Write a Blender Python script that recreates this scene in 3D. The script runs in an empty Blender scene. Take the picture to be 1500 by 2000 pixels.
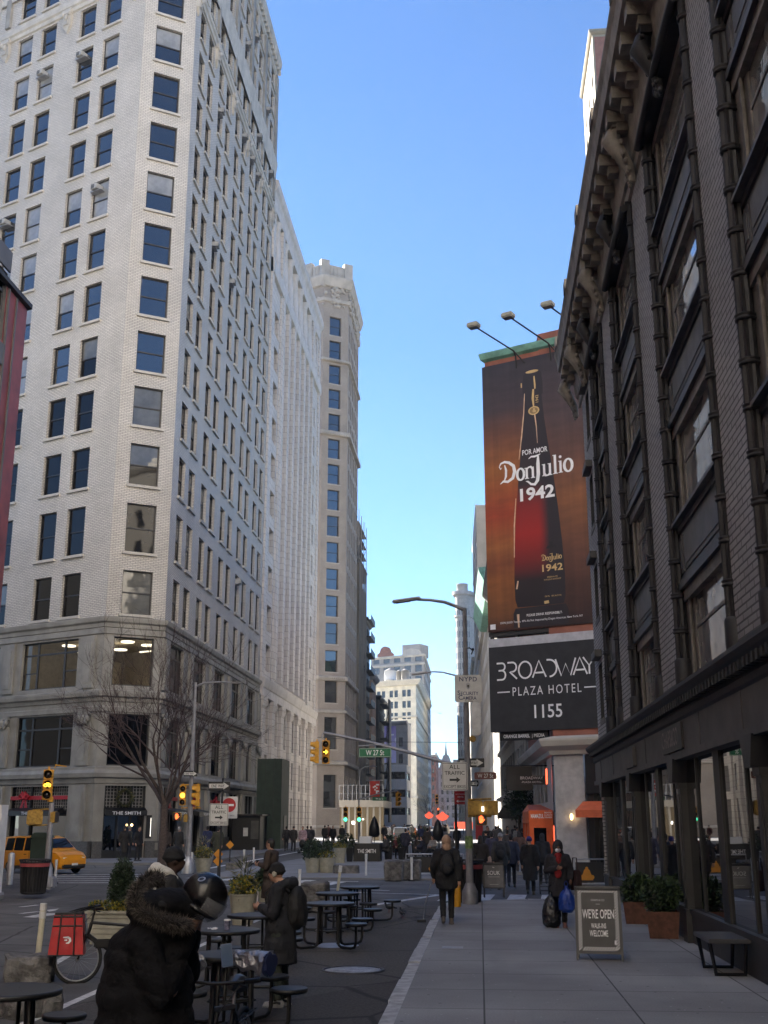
import bpy, bmesh, math, random
from mathutils import Vector, Matrix, noise
# ---------------------------------------------------------------- camera, sky, sun, exposure
scene = bpy.context.scene
R = math.radians
F_PX, PITCH, YAW, EYE = 2220.0, R(15.244), R(4.671), 2.13
cd = bpy.data.cameras.new("camera"); cam = bpy.data.objects.new("camera", cd); scene.collection.objects.link(cam)
cam.location = (0, 0, EYE); cam.rotation_euler = (R(90) + PITCH, 0, YAW)
cd.sensor_fit = 'VERTICAL'; cd.sensor_height = 36; cd.lens = 36 * F_PX / 2000; cd.clip_start = .1; cd.clip_end = 6000
scene.camera = cam
SUN_AZ, SUN_EL = R(52), R(27)          # azimuth to the left of the street axis (+Y)
world = bpy.data.worlds.new("World"); scene.world = world; world.use_nodes = True
wn = world.node_tree; bg = wn.nodes["Background"]
sky = wn.nodes.new("ShaderNodeTexSky"); sky.sky_type = 'NISHITA'; sky.sun_disc = False
sky.sun_elevation = SUN_EL; sky.sun_rotation = -SUN_AZ; sky.altitude = 0; sky.air_density = .9; sky.dust_density = .15; sky.ozone_density = 7.0
wn.links.new(sky.outputs[0], bg.inputs[0]); bg.inputs[1].default_value = .05
sd = bpy.data.lights.new("sun", 'SUN'); sd.energy = 5.0; sd.angle = R(.5); sd.color = (1, .93, .83)
sun = bpy.data.objects.new("sun", sd); scene.collection.objects.link(sun)
sdir = Vector((-math.sin(SUN_AZ) * math.cos(SUN_EL), math.cos(SUN_AZ) * math.cos(SUN_EL), math.sin(SUN_EL)))
sun.rotation_euler = (-sdir).to_track_quat('-Z', 'Y').to_euler(); sun.location = sdir * 200
vs = scene.view_settings; vs.view_transform = 'Standard'; vs.look = 'None'; vs.gamma = 1; vs.exposure = 2.5
try:
    scene.cycles.max_bounces = 7; scene.cycles.diffuse_bounces = 4; scene.cycles.glossy_bounces = 3
    scene.cycles.caustics_reflective = False; scene.cycles.caustics_refractive = False; scene.cycles.use_denoising = True
    scene.cycles.sample_clamp_indirect = 6
except Exception: pass
# ---------------------------------------------------------------- helpers
rnd = random.Random(7)
COL = scene.collection
def _ray(px, py):
    u = px - 750; v = py - 1000
    r = Vector((u, F_PX * math.cos(PITCH) + v * math.sin(PITCH), F_PX * math.sin(PITCH) - v * math.cos(PITCH)))
    return Matrix.Rotation(YAW, 3, 'Z') @ r
def G(px, py, z=0.0):                       # ground point measured on the survey photograph
    r = _ray(px, py); t = (z - EYE) / r.z; return Vector((r.x * t, r.y * t, z))
def D(px, py, Y):                           # point at street distance Y
    r = _ray(px, py); t = Y / r.y; return Vector((r.x * t, Y, r.z * t + EYE))
def V(*a): return Vector(a)
class MB:
    def __init__(s): s.v = []; s.f = []; s.m = []; s.uv = []; s.sm = []; s.M = Matrix.Identity(4)
    def add(s, vs, fs, m=0, uv=None, smooth=False):
        b = len(s.v); M = s.M
        s.v.extend([tuple(M @ Vector(p)) for p in vs])
        for i, f in enumerate(fs):
            s.f.append([b + k for k in f]); s.m.append(m); s.uv.append(uv[i] if uv else None); s.sm.append(smooth)
    def quad(s, a, b, c, d, m=0, uv=None): s.add([a, b, c, d], [(0, 1, 2, 3)], m, [uv] if uv else None)
    def box(s, x0, x1, y0, y1, z0, z1, m=0):
        p = [(x0, y0, z0), (x1, y0, z0), (x1, y1, z0), (x0, y1, z0), (x0, y0, z1), (x1, y0, z1), (x1, y1, z1), (x0, y1, z1)]
        s.add(p, [(3, 2, 1, 0), (4, 5, 6, 7), (0, 1, 5, 4), (1, 2, 6, 5), (2, 3, 7, 6), (3, 0, 4, 7)], m,
              [[(x0, y0)] * 4, [(x0, y0), (x1, y0), (x1, y1), (x0, y1)], [(x0, z0), (x1, z0), (x1, z1), (x0, z1)], [(y0, z0), (y1, z0), (y1, z1), (y0, z1)], [(x1, z0), (x0, z0), (x0, z1), (x1, z1)], [(y1, z0), (y0, z0), (y0, z1), (y1, z1)]])
    def cbox(s, c, sz, m=0, b=0.0):
        x, y, z = c; a, d, h = [k / 2 for k in sz]
        if b <= 0: s.box(x - a, x + a, y - d, y + d, z - h, z + h, m); return
        bm = bmesh.new(); bmesh.ops.create_cube(bm, size=1)
        for q in bm.verts: q.co = Vector((x + q.co.x * 2 * a, y + q.co.y * 2 * d, z + q.co.z * 2 * h))
        bmesh.ops.bevel(bm, geom=list(bm.edges), offset=b, segments=2, affect='EDGES'); s.bm(bm, m); bm.free()
    def bm(s, bm, m=0, smooth=False):
        bm.verts.index_update(); s.add([q.co[:] for q in bm.verts], [[q.index for q in f.verts] for f in bm.faces], m, None, smooth)
    def tube(s, pts, r, m=0, n=8, cap=True, smooth=True):
        pts = [Vector(p) for p in pts]; k = len(pts); rr = r if isinstance(r, (list, tuple)) else [r] * k
        vs = []; fs = []; ref = None
        for i, p in enumerate(pts):
            t = (pts[min(i + 1, k - 1)] - pts[max(i - 1, 0)])
            t = t.normalized() if t.length > 1e-9 else Vector((0, 0, 1))
            if ref is None: ref = Vector((0, 0, 1)) if abs(t.z) < .9 else Vector((1, 0, 0))
            a = (ref - t * ref.dot(t)); a = a.normalized() if a.length > 1e-6 else t.orthogonal().normalized(); b = t.cross(a); ref = a
            for j in range(n):
                q = 2 * math.pi * j / n; vs.append(p + (a * math.cos(q) + b * math.sin(q)) * rr[i])
        for i in range(k - 1):
            for j in range(n):
                j2 = (j + 1) % n; fs.append((i * n + j, i * n + j2, (i + 1) * n + j2, (i + 1) * n + j))
        s.add(vs, fs, m, None, smooth)
        if cap: s.add(vs[:n], [tuple(range(n))[::-1]], m); s.add(vs[-n:], [tuple(range(n))], m)
    def lathe(s, prof, m=0, n=16, c=(0, 0, 0), smooth=True, sq=None):
        vs = []; fs = []
        for r, z in prof:
            for j in range(n):
                q = 2 * math.pi * j / n; vs.append((c[0] + r * math.cos(q), c[1] + r * math.sin(q), c[2] + z))
        k = len(prof)
        for i in range(k - 1):
            for j in range(n):
                j2 = (j + 1) % n; fs.append((i * n + j, i * n + j2, (i + 1) * n + j2, (i + 1) * n + j))
        s.add(vs, fs, m, None, smooth)
        s.add(vs[:n], [tuple(range(n))[::-1]], m); s.add(vs[-n:], [tuple(range(n))], m)
    def ball(s, c, r, m=0, n=10, k=7):
        if not isinstance(r, (tuple, list)): r = (r, r, r)
        vs = [(c[0], c[1], c[2] - r[2])]; fs = []
        for i in range(1, k):
            a = -math.pi / 2 + math.pi * i / k
            for j in range(n):
                q = 2 * math.pi * j / n; vs.append((c[0] + r[0] * math.cos(a) * math.cos(q), c[1] + r[1] * math.cos(a) * math.sin(q), c[2] + r[2] * math.sin(a)))
        vs.append((c[0], c[1], c[2] + r[2])); L = len(vs) - 1
        for j in range(n): fs.append((0, 1 + (j + 1) % n, 1 + j)); fs.append((L, L - n + j, L - n + (j + 1) % n))
        for i in range(k - 2):
            for j in range(n):
                a = 1 + i * n + j; b = 1 + i * n + (j + 1) % n; fs.append((a, b, b + n, a + n))
        s.add(vs, fs, m, None, True)
    def prism(s, poly, z0, z1, m=0, top=True, bot=True):          # poly in xy, ccw
        n = len(poly); vs = [(p[0], p[1], z0) for p in poly] + [(p[0], p[1], z1) for p in poly]; fs = []; uv = []; L = 0
        for i in range(n):
            j = (i + 1) % n; d = math.hypot(poly[j][0] - poly[i][0], poly[j][1] - poly[i][1])
            fs.append((i, j, n + j, n + i)); uv.append([(L, z0), (L + d, z0), (L + d, z1), (L, z1)]); L += d
        if top: fs.append(tuple(range(n, 2 * n))); uv.append([(p[0], p[1]) for p in poly])
        if bot: fs.append(tuple(range(n))[::-1]); uv.append([(p[0], p[1]) for p in poly[::-1]])
        s.add(vs, fs, m, uv)
    def sheet(s, poly, t0, t1, m=0):           # poly in local xz, extruded along y from t0 to t1
        n = len(poly); vs = [(p[0], t0, p[1]) for p in poly] + [(p[0], t1, p[1]) for p in poly]
        fs = [(i, (i + 1) % n, n + (i + 1) % n, n + i) for i in range(n)] + [tuple(range(n))[::-1], tuple(range(n, 2 * n))]
        s.add(vs, fs, m, [[(vs[k][0], vs[k][2]) for k in f] for f in fs])
    def torus(s, c, R0, r, axis='z', m=0, n=28, k=8):
        vs = []; fs = []
        for i in range(n):
            a = 2 * math.pi * i / n
            for j in range(k):
                b = 2 * math.pi * j / k; rr = R0 + r * math.cos(b); p = (rr * math.cos(a), rr * math.sin(a), r * math.sin(b))
                if axis == 'x': p = (p[2], p[0], p[1])
                elif axis == 'y': p = (p[0], p[2], p[1])
                vs.append((c[0] + p[0], c[1] + p[1], c[2] + p[2]))
        for i in range(n):
            for j in range(k): fs.append((i * k + j, ((i + 1) % n) * k + j, ((i + 1) % n) * k + (j + 1) % k, i * k + (j + 1) % k))
        s.add(vs, fs, m, None, True)
    def mesh(s, name, mats):
        me = bpy.data.meshes.new(name); me.from_pydata(s.v, [], s.f)
        for m in (mats if isinstance(mats, (list, tuple)) else [mats]): me.materials.append(m)
        if s.f:
            me.polygons.foreach_set("material_index", s.m); me.polygons.foreach_set("use_smooth", s.sm)
            if any(u for u in s.uv):
                ul = me.uv_layers.new(name="uv"); fl = []
                for f, u in zip(s.f, s.uv):
                    for i in range(len(f)): fl.extend(u[i] if u else (0, 0))
                ul.data.foreach_set("uv", fl)
        me.update(); return me
    def build(s, name, mats, parent=None, loc=None, rot=0):
        return link(name, s.mesh(name, mats), parent, loc, rot)
def link(name, data, parent=None, loc=None, rot=0):
    o = bpy.data.objects.new(name, data); COL.objects.link(o)
    if parent: o.parent = parent
    if loc is not None: o.location = loc
    if rot: o.rotation_euler = (0, 0, rot)
    return o
def tag(o, label, cat, group=None, kind=None):
    if label: o['label'] = label
    if cat: o['category'] = cat
    if group: o['group'] = group
    if kind: o['kind'] = kind
    return o
def thing(name, label, cat, loc=(0, 0, 0), rot=0, group=None):
    return tag(link(name, None, None, loc, rot), label, cat, group)
def struct(o): o['kind'] = 'structure'; return o
def dup(o, loc=None, rot=None, label=None, group=None, parent=None, scale=None):
    c = o.copy(); COL.objects.link(c)
    if parent: c.parent = parent
    if loc is not None: c.location = loc
    if rot is not None: c.rotation_euler = (0, 0, rot)
    if scale: c.scale = (scale,) * 3
    if label: c['label'] = label
    if group: c['group'] = group
    for ch in list(o.children): dup(ch, parent=c)
    return c
# ---------------------------------------------------------------- materials
def NT(name):
    m = bpy.data.materials.new(name); m.use_nodes = True; nt = m.node_tree; return m, nt, nt.nodes["Principled BSDF"]
def mixc(nt, fac, a, b, mode='MIX'):
    n = nt.nodes.new("ShaderNodeMix"); n.data_type = 'RGBA'; n.blend_type = mode
    for s, x in ((0, fac), (6, a), (7, b)):
        if hasattr(x, 'is_output') or isinstance(x, bpy.types.NodeSocket): nt.links.new(x, n.inputs[s])
        elif s == 0: n.inputs[0].default_value = x
        else: n.inputs[s].default_value = (*x[:3], 1)
    return n.outputs[2]
def coord(nt, kind='Object'):
    n = nt.nodes.new("ShaderNodeTexCoord"); return n.outputs[kind]
def nz(nt, vec, scale, detail=4, rough=.55, lo=.35, hi=.65):
    n = nt.nodes.new("ShaderNodeTexNoise"); n.inputs['Scale'].default_value = scale; n.inputs['Detail'].default_value = detail; n.inputs['Roughness'].default_value = rough
    nt.links.new(vec, n.inputs['Vector']); r = nt.nodes.new("ShaderNodeMapRange"); r.inputs[1].default_value = lo; r.inputs[2].default_value = hi
    nt.links.new(n.outputs['Fac'], r.inputs[0]); return r.outputs[0]
def bump(nt, b, h, strength=.3, dist=.02):
    n = nt.nodes.new("ShaderNodeBump"); n.inputs['Strength'].default_value = strength; n.inputs['Distance'].default_value = dist
    nt.links.new(h, n.inputs['Height']); nt.links.new(n.outputs[0], b.inputs['Normal'])
def vmap(nt, vec, scale):
    n = nt.nodes.new("ShaderNodeMapping"); n.inputs['Scale'].default_value = scale; nt.links.new(vec, n.inputs[0]); return n.outputs[0]
def mat(name, c, rough=.6, metal=0.0, var=.12, scale=3.0, bmp=0.0, bscale=None, spec=.5, emit=None, es=1.0, stain=0.0, sc=(.5, .5, .12)):
    m, nt, b = NT(name); b.inputs['Roughness'].default_value = rough; b.inputs['Metallic'].default_value = metal; b.inputs['Specular IOR Level'].default_value = spec
    co = coord(nt); base = None
    if var:
        f = nz(nt, co, scale); base = mixc(nt, f, [k * (1 - var) for k in c], [min(1, k * (1 + var)) for k in c])
    if stain:
        f2 = nz(nt, vmap(nt, co, sc), 1.0, 5, .6, .5, .75)
        mu = nt.nodes.new("ShaderNodeMath"); mu.operation = 'MULTIPLY'; mu.inputs[1].default_value = stain; nt.links.new(f2, mu.inputs[0])
        base = mixc(nt, mu.outputs[0], base if base else c, [k * .45 for k in c])
    if base: nt.links.new(base, b.inputs['Base Color'])
    else: b.inputs['Base Color'].default_value = (*c, 1)
    if bmp: bump(nt, b, nz(nt, co, bscale or scale * 6, 5), bmp)
    if emit: b.inputs['Emission Color'].default_value = (*emit, 1); b.inputs['Emission Strength'].default_value = es
    return m
def brickmat(name, c1, c2, mortar, bw=.22, bh=.075, ms=.012, rough=.75, bmp=.4, var=.12, off=.5, stain=.25):
    m, nt, b = NT(name); b.inputs['Roughness'].default_value = rough
    uv = coord(nt, 'UV'); t = nt.nodes.new("ShaderNodeTexBrick"); nt.links.new(uv, t.inputs['Vector'])
    t.offset = off; t.inputs['Scale'].default_value = 1; t.inputs['Brick Width'].default_value = bw; t.inputs['Row Height'].default_value = bh; t.inputs['Mortar Size'].default_value = ms
    t.inputs['Color1'].default_value = (*c1, 1); t.inputs['Color2'].default_value = (*c2, 1); t.inputs['Mortar'].default_value = (*mortar, 1); t.inputs['Mortar Smooth'].default_value = .2
    f = nz(nt, uv, .35, 5); col = mixc(nt, f, (1 - var,) * 3, (1, 1, 1)); out = mixc(nt, 1.0, t.outputs['Color'], col, 'MULTIPLY')
    if stain:
        f2 = nz(nt, vmap(nt, uv, (.9, .08, 1)), 1.0, 6, .65, .5, .8); mu = nt.nodes.new("ShaderNodeMath"); mu.operation = 'MULTIPLY'; mu.inputs[1].default_value = stain; nt.links.new(f2, mu.inputs[0])
        out = mixc(nt, mu.outputs[0], out, [k * .5 for k in c1])
    nt.links.new(out, b.inputs['Base Color'])
    inv = nt.nodes.new("ShaderNodeMath"); inv.operation = 'SUBTRACT'; inv.inputs[0].default_value = 1; nt.links.new(t.outputs['Fac'], inv.inputs[1])
    bump(nt, b, inv.outputs[0], bmp, .01); return m
def glassmat(name, c, ior=2.0, rough=.02, wav=.06, wscale=.5, emit=None, es=0.0):
    m, nt, b = NT(name); b.inputs['Roughness'].default_value = rough; b.inputs['IOR'].default_value = ior
    co = coord(nt); f = nz(nt, co, .9, 3); nt.links.new(mixc(nt, f, [k * .6 for k in c], c), b.inputs['Base Color'])
    geo = nt.nodes.new("ShaderNodeNewGeometry"); bump(nt, b, nz(nt, geo.outputs['Position'], wscale, 2, .5, 0, 1), wav, .25)
    if emit: b.inputs['Emission Color'].default_value = (*emit, 1); b.inputs['Emission Strength'].default_value = es
    return m
M = {}
def mk(k, *a, **kw): M[k] = mat(k, *a, **kw); return M[k]
mk('asphalt', (.105, .103, .103), .85, var=.25, scale=.6, bmp=.35, bscale=60, stain=.35, sc=(.25, .25, 1))
mk('plaza', (.10, .093, .086), .9, var=.3, scale=25, bmp=.6, bscale=45, stain=.3, sc=(.4, .4, 1))
for _k in ('asphalt', 'plaza'):
    _nt = M[_k].node_tree if _k in M else None
    if not _nt: continue
    _b = _nt.nodes["Principled BSDF"]; _c = _b.inputs['Base Color'].links[0].from_socket; _co = coord(_nt); _n = _nt.nodes.new("ShaderNodeTexNoise"); _n.inputs['Scale'].default_value = .8; _n.inputs['Detail'].default_value = 4; _nt.links.new(_co, _n.inputs['Vector'])
    _wv = mixc(_nt, .12, _co, _n.outputs['Color']); _v = _nt.nodes.new("ShaderNodeTexVoronoi"); _v.feature = 'DISTANCE_TO_EDGE'; _v.inputs['Scale'].default_value = .32; _nt.links.new(_wv, _v.inputs['Vector'])
    _r = _nt.nodes.new("ShaderNodeMapRange"); _r.inputs[1].default_value = .004; _r.inputs[2].default_value = .010; _nt.links.new(_v.outputs['Distance'], _r.inputs[0]); _c = mixc(_nt, _r.outputs[0], (.035, .034, .034), _c)
    _v2 = _nt.nodes.new("ShaderNodeTexVoronoi"); _v2.inputs['Scale'].default_value = .3; _nt.links.new(vmap(_nt, _co, (1, .55, 1)), _v2.inputs['Vector']); _h = _nt.nodes.new("ShaderNodeSeparateColor"); _nt.links.new(_v2.outputs['Color'], _h.inputs[0]); _t = _nt.nodes.new("ShaderNodeMath"); _t.operation = 'GREATER_THAN'; _t.inputs[1].default_value = .72; _nt.links.new(_h.outputs[0], _t.inputs[0]); _c = mixc(_nt, _t.outputs[0], _c, mixc(_nt, 1.0, _c, (.72, .72, .73), 'MULTIPLY')); _nt.links.new(_c, _b.inputs['Base Color'])
mk('paint', (.55, .55, .55), .7, var=.25, scale=5, stain=.5, sc=(3, 3, 1))
M['walk'] = brickmat('walk', (.39, .38, .375), (.325, .318, .31), (.09, .088, .086), 1.62, 1.5, .011, .85, .25, .35, 0, .5)
_nt = M['walk'].node_tree; _b = _nt.nodes["Principled BSDF"]; _c = _b.inputs['Base Color'].links[0].from_socket; _uv = coord(_nt, 'UV')
for _sc, _th, _col in ((9, .10, (.55, .55, .55)), (5, .10, (.10, .10, .10))):
    _v = _nt.nodes.new("ShaderNodeTexVoronoi"); _v.inputs['Scale'].default_value = _sc; _nt.links.new(_uv, _v.inputs['Vector']); _w = _nt.nodes.new("ShaderNodeTexWhiteNoise"); _nt.links.new(_v.outputs['Position'], _w.inputs['Vector'])
    _r = _nt.nodes.new("ShaderNodeMath"); _r.operation = 'LESS_THAN'; _r.inputs[1].default_value = _th; _nt.links.new(_v.outputs['Distance'], _r.inputs[0]); _q = _nt.nodes.new("ShaderNodeMath"); _q.operation = 'LESS_THAN'; _q.inputs[1].default_value = .3; _nt.links.new(_w.outputs[0], _q.inputs[0]); _m = _nt.nodes.new("ShaderNodeMath"); _m.operation = 'MULTIPLY'; _nt.links.new(_r.outputs[0], _m.inputs[0]); _nt.links.new(_q.outputs[0], _m.inputs[1]); _c = mixc(_nt, _m.outputs[0], _c, _col)
_g = nz(_nt, _uv, 45, 3, .6, .3, .7); _c = mixc(_nt, 1.0, _c, mixc(_nt, _g, (.86,) * 3, (1.12,) * 3), 'MULTIPLY'); _nt.links.new(_c, _b.inputs['Base Color'])
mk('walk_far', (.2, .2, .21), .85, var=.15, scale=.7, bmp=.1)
mk('curb', (.46, .455, .45), .8, var=.25, scale=6, bmp=.5, bscale=20)
M['wbrick'] = brickmat('wbrick', (.69, .655, .605), (.58, .55, .51), (.32, .305, .29), .32, .108, .022, .7, .45, .16, .5, .22)
mk('wstone', (.50, .475, .435), .75, var=.12, scale=1.2, bmp=.15, bscale=8, stain=.45)
mk('lstone', (.30, .29, .268), .75, var=.15, scale=1.0, bmp=.15, bscale=8, stain=.5)
mk('granite', (.085, .083, .083), .55, var=.3, scale=14)
M['terra'] = brickmat('terra', (.68, .63, .585), (.62, .57, .53), (.34, .30, .28), .95, .62, .022, .65, .3, .12, .5, .2)
mk('terra_s', (.60, .56, .53), .7, var=.1, scale=1, stain=.3)
mk('tan_s', (.42, .385, .34), .8, var=.15, scale=.6, stain=.45, bmp=.1)
M['tan_b'] = brickmat('tan_b', (.40, .345, .295), (.36, .31, .265), (.30, .27, .235), .3, .1, .012, .8, .2, .2, .5, .3)
M['gbrick'] = brickmat('gbrick', (.50, .482, .465), (.43, .415, .40), (.14, .134, .13), .5, .105, .016, .75, .8, .3, .5, .3)
mk('iron', (.020, .019, .021), .6, var=.25, scale=4, bmp=.1)
mk('iron2', (.060, .058, .060), .5, var=.2, scale=4, bmp=.1)
mk('panel', (.105, .102, .104), .55, var=.2, scale=3, bmp=.08)
mk('wood_frame', (.17, .152, .136), .55, var=.25, scale=5, bmp=.1)
mk('cornice', (.26, .235, .205), .7, var=.25, scale=2.5, bmp=.3, bscale=10, stain=.4)
mk('shopfront', (.030, .029, .029), .5, var=.25, scale=2, bmp=.08)
mk('shopfascia', (.085, .080, .076), .6, var=.2, scale=2)
mk('black', (.012, .012, .013), .45, var=.2, scale=6)
mk('rubber', (.014, .014, .015), .8, var=.2, scale=8)
mk('dframe', (.026, .025, .026), .5, var=.15)
mk('redpaint', (.17, .036, .036), .5, var=.25, scale=1.2, bmp=.05, stain=.4)
mk('greypanel', (.085, .085, .09), .55, var=.2, scale=.8)
mk('copper', (.16, .33, .26), .7, var=.25, scale=2, stain=.3)
mk('rbrick', (.26, .10, .07), .8, var=.2, scale=1, bmp=.1)
mk('salmon', (.50, .33, .23), .8, var=.12, scale=1)
mk('cream', (.80, .73, .57), .75, var=.12, scale=.5, stain=.25)
mk('cream2', (.66, .61, .50), .75, var=.12, scale=.3, stain=.25)
mk('bounce_white', (.84, .78, .69), .8, var=.05, scale=.3)  # pale warm wall of the added unseen buildings, chosen to bounce sunlight
mk('tower_cream', (.30, .26, .19), .8, var=.1, scale=.4)
mk('greyst', (.30, .29, .28), .8, var=.2, scale=.35, stain=.35)
mk('lightst', (.48, .45, .40), .8, var=.12, scale=.3, stain=.3)
mk('whitewall', (.60, .62, .66), .6, var=.06, scale=.3)
mk('galv', (.36, .37, .40), .45, .5, var=.15, scale=5)
mk('pole', (.23, .23, .25), .5, .3, var=.15, scale=6)
mk('white', (.66, .66, .66), .55, var=.08)
mk('ac_shell', (.36, .36, .35), .5, var=.2)
mk('lettering', (.78, .78, .80), .5, var=.04)
mk('signwhite', (.58, .58, .57), .45, var=.1, scale=4)
mk('signblack', (.012, .012, .014), .45, var=.1)
mk('signblue', (.03, .035, .11), .5, var=.1)
mk('signgreen', (.006, .13, .055), .45, var=.1)
mk('signbrown', (.11, .028, .024), .5, var=.15)
mk('signred', (.42, .02, .025), .5, var=.1)
mk('sigyellow', (.56, .27, .012), .5, var=.15, scale=8)
mk('sigyellow_old', (.34, .20, .035), .65, var=.3, scale=14, stain=.4, sc=(6, 6, 2))
mk('lens_off', (.016, .010, .008), .25, var=.1)
mk('orange_sign', (.62, .25, .02), .5, var=.1)
mk('orange', (.62, .10, .018), .6, var=.12, scale=2)
mk('shedgreen', (.022, .040, .030), .65, var=.25, scale=2, stain=.4)
mk('planter_beige', (.30, .29, .24), .75, var=.12, scale=6)
mk('rust', (.115, .048, .030), .75, var=.3, scale=9, bmp=.2)
mk('rock', (.13, .125, .122), .9, var=.45, scale=5, bmp=.8, bscale=14)
mk('bark', (.075, .055, .048), .85, var=.35, scale=14, bmp=.5, bscale=30)
mk('twig', (.060, .036, .034), .8, var=.25, scale=5)
for k, c in dict(leaf_dark=(.016, .030, .013), leaf_mid=(.035, .062, .022), leaf_green=(.06, .10, .03), leaf_yellow=(.30, .24, .025), leaf_pale=(.20, .19, .11), leaf_olive=(.05, .055, .025)).items(): mk(k, c, .6, var=.35, scale=6)
M['glass'] = glassmat('glass', (.022, .024, .028), 2.1, .02, .03)
M['glass_c'] = glassmat('glass_c', (.30, .31, .32), 1.75)
M['glass_b'] = glassmat('glass_b', (.15, .15, .14), 1.6)
M['glass_far'] = glassmat('glass_far', (.03, .032, .036), 1.9, .08, 0.02)
M['glass_shop'] = glassmat('glass_shop', (.008, .008, .009), 2.8, .01, .015, .35)
M['glass_dark'] = glassmat('glass_dark', (.008, .008, .009), 1.35, .03, .025)
m_, nt_, bs_ = NT('glass_clear'); fr_ = nt_.nodes.new("ShaderNodeFresnel"); fr_.inputs[0].default_value = 1.6; tr_ = nt_.nodes.new("ShaderNodeBsdfTransparent"); tr_.inputs[0].default_value = (.75, .78, .8, 1); gs_ = nt_.nodes.new("ShaderNodeBsdfGlossy"); gs_.inputs['Roughness'].default_value = .02; mx_ = nt_.nodes.new("ShaderNodeMixShader")
nt_.links.new(fr_.outputs[0], mx_.inputs[0]); nt_.links.new(tr_.outputs[0], mx_.inputs[1]); nt_.links.new(gs_.outputs[0], mx_.inputs[2]); nt_.links.new(mx_.outputs[0], [n for n in nt_.nodes if n.type == 'OUTPUT_MATERIAL'][0].inputs[0]); M['glass_clear'] = m_
M['glass_lit'] = glassmat('glass_lit', (.05, .045, .035), 1.6, .03, .05, emit=(1, .72, .42), es=.03)
mk('office_light', (.9, .85, .7), .5, var=0, emit=(1, .84, .60), es=.55)
mk('lamp_warm', (.9, .7, .4), .5, var=0, emit=(1, .62, .25), es=2.2)
mk('lamp_white', (.9, .9, .85), .5, var=0, emit=(1, .93, .78), es=.55)
mk('sig_amber', (.9, .5, .05), .4, var=0, emit=(1, .50, .04), es=.75)
mk('sig_green', (.1, .8, .4), .4, var=0, emit=(.10, .95, .55), es=.45)
mk('sig_red', (.9, .1, .03), .4, var=0, emit=(1, .13, .03), es=.6)
mk('tail_red', (.7, .05, .03), .4, var=0, emit=(1, .07, .03), es=.25)
mk('neon', (.9, .2, .1), .4, var=0, emit=(1, .12, .05), es=.5)
# ---------------------------------------------------------------- lettering
_tc = {}
def tmesh(s, bold=0.0, spacing=1.0, ext=.0):
    k = (s, bold, spacing)
    if k not in _tc:
        c = bpy.data.curves.new("t", 'FONT'); c.body = s; c.size = 1; c.offset = bold; c.space_character = spacing; c.resolution_u = 3; c.align_x = 'CENTER'
        o = bpy.data.objects.new("t", c); COL.objects.link(o); dg = bpy.context.evaluated_depsgraph_get(); me = bpy.data.meshes.new_from_object(o.evaluated_get(dg))
        vs = [v.co[:] for v in me.vertices]; fs = [list(p.vertices) for p in me.polygons]
        bpy.data.objects.remove(o); bpy.data.curves.remove(c); bpy.data.meshes.remove(me); _tc[k] = (vs, fs)
    return _tc[k]
def text(mb, s, x, z, h, m=0, y=-.004, bold=0.0, w=None, spacing=1.0, align='C', shear=0.0):
    """flat lettering on the local xz plane, cap height h, facing -y"""
    vs, fs = tmesh(s, bold, spacing)
    if not vs: return
    x0 = min(v[0] for v in vs); x1 = max(v[0] for v in vs); k = h / .69; kx = (w / (x1 - x0)) if w else k
    cx = (x0 + x1) / 2 if align == 'C' else x0 if align == 'L' else x1
    mb.add([(x + (v[0] - cx) * kx + shear * v[1] * k, y, z + v[1] * k) for v in vs], fs, m)
def stroke(mb, pts, w, m=0, y=-.004):
    """flat ribbon on the local xz plane; w a number or a width per point"""
    n = len(pts); ws = w if isinstance(w, (list, tuple)) else [w] * n; L = []; Rr = []
    for i in range(n):
        a = pts[max(i - 1, 0)]; b = pts[min(i + 1, n - 1)]; dx, dz = b[0] - a[0], b[1] - a[1]; l = math.hypot(dx, dz) or 1
        L.append((pts[i][0] - dz / l * ws[i] / 2, y, pts[i][1] + dx / l * ws[i] / 2)); Rr.append((pts[i][0] + dz / l * ws[i] / 2, y, pts[i][1] - dx / l * ws[i] / 2))
    mb.add(L + Rr, [(i, n + i, n + i + 1, i + 1) for i in range(n - 1)], m)
def arc(cx, cz, r, a0, a1, n=16, rz=None):
    return [(cx + r * math.cos(R(a0 + (a1 - a0) * i / n)), cz + (rz or r) * math.sin(R(a0 + (a1 - a0) * i / n))) for i in range(n + 1)]
def flat(mb, poly, m=0, y=-.003): mb.add([(p[0], y, p[1]) for p in poly], [tuple(range(len(poly)))], m, [[(p[0], p[1]) for p in poly]])
def rrect(w, h, r, cx=0, cz=0, n=4):
    out = []
    for sx, sz, a in ((1, -1, -90), (1, 1, 0), (-1, 1, 90), (-1, -1, 180)):
        for i in range(n + 1):
            q = R(a + 90 * i / n); out.append((cx + sx * (w / 2 - r) + r * math.cos(q), cz + sz * (h / 2 - r) + r * math.sin(q)))
    return out
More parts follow.
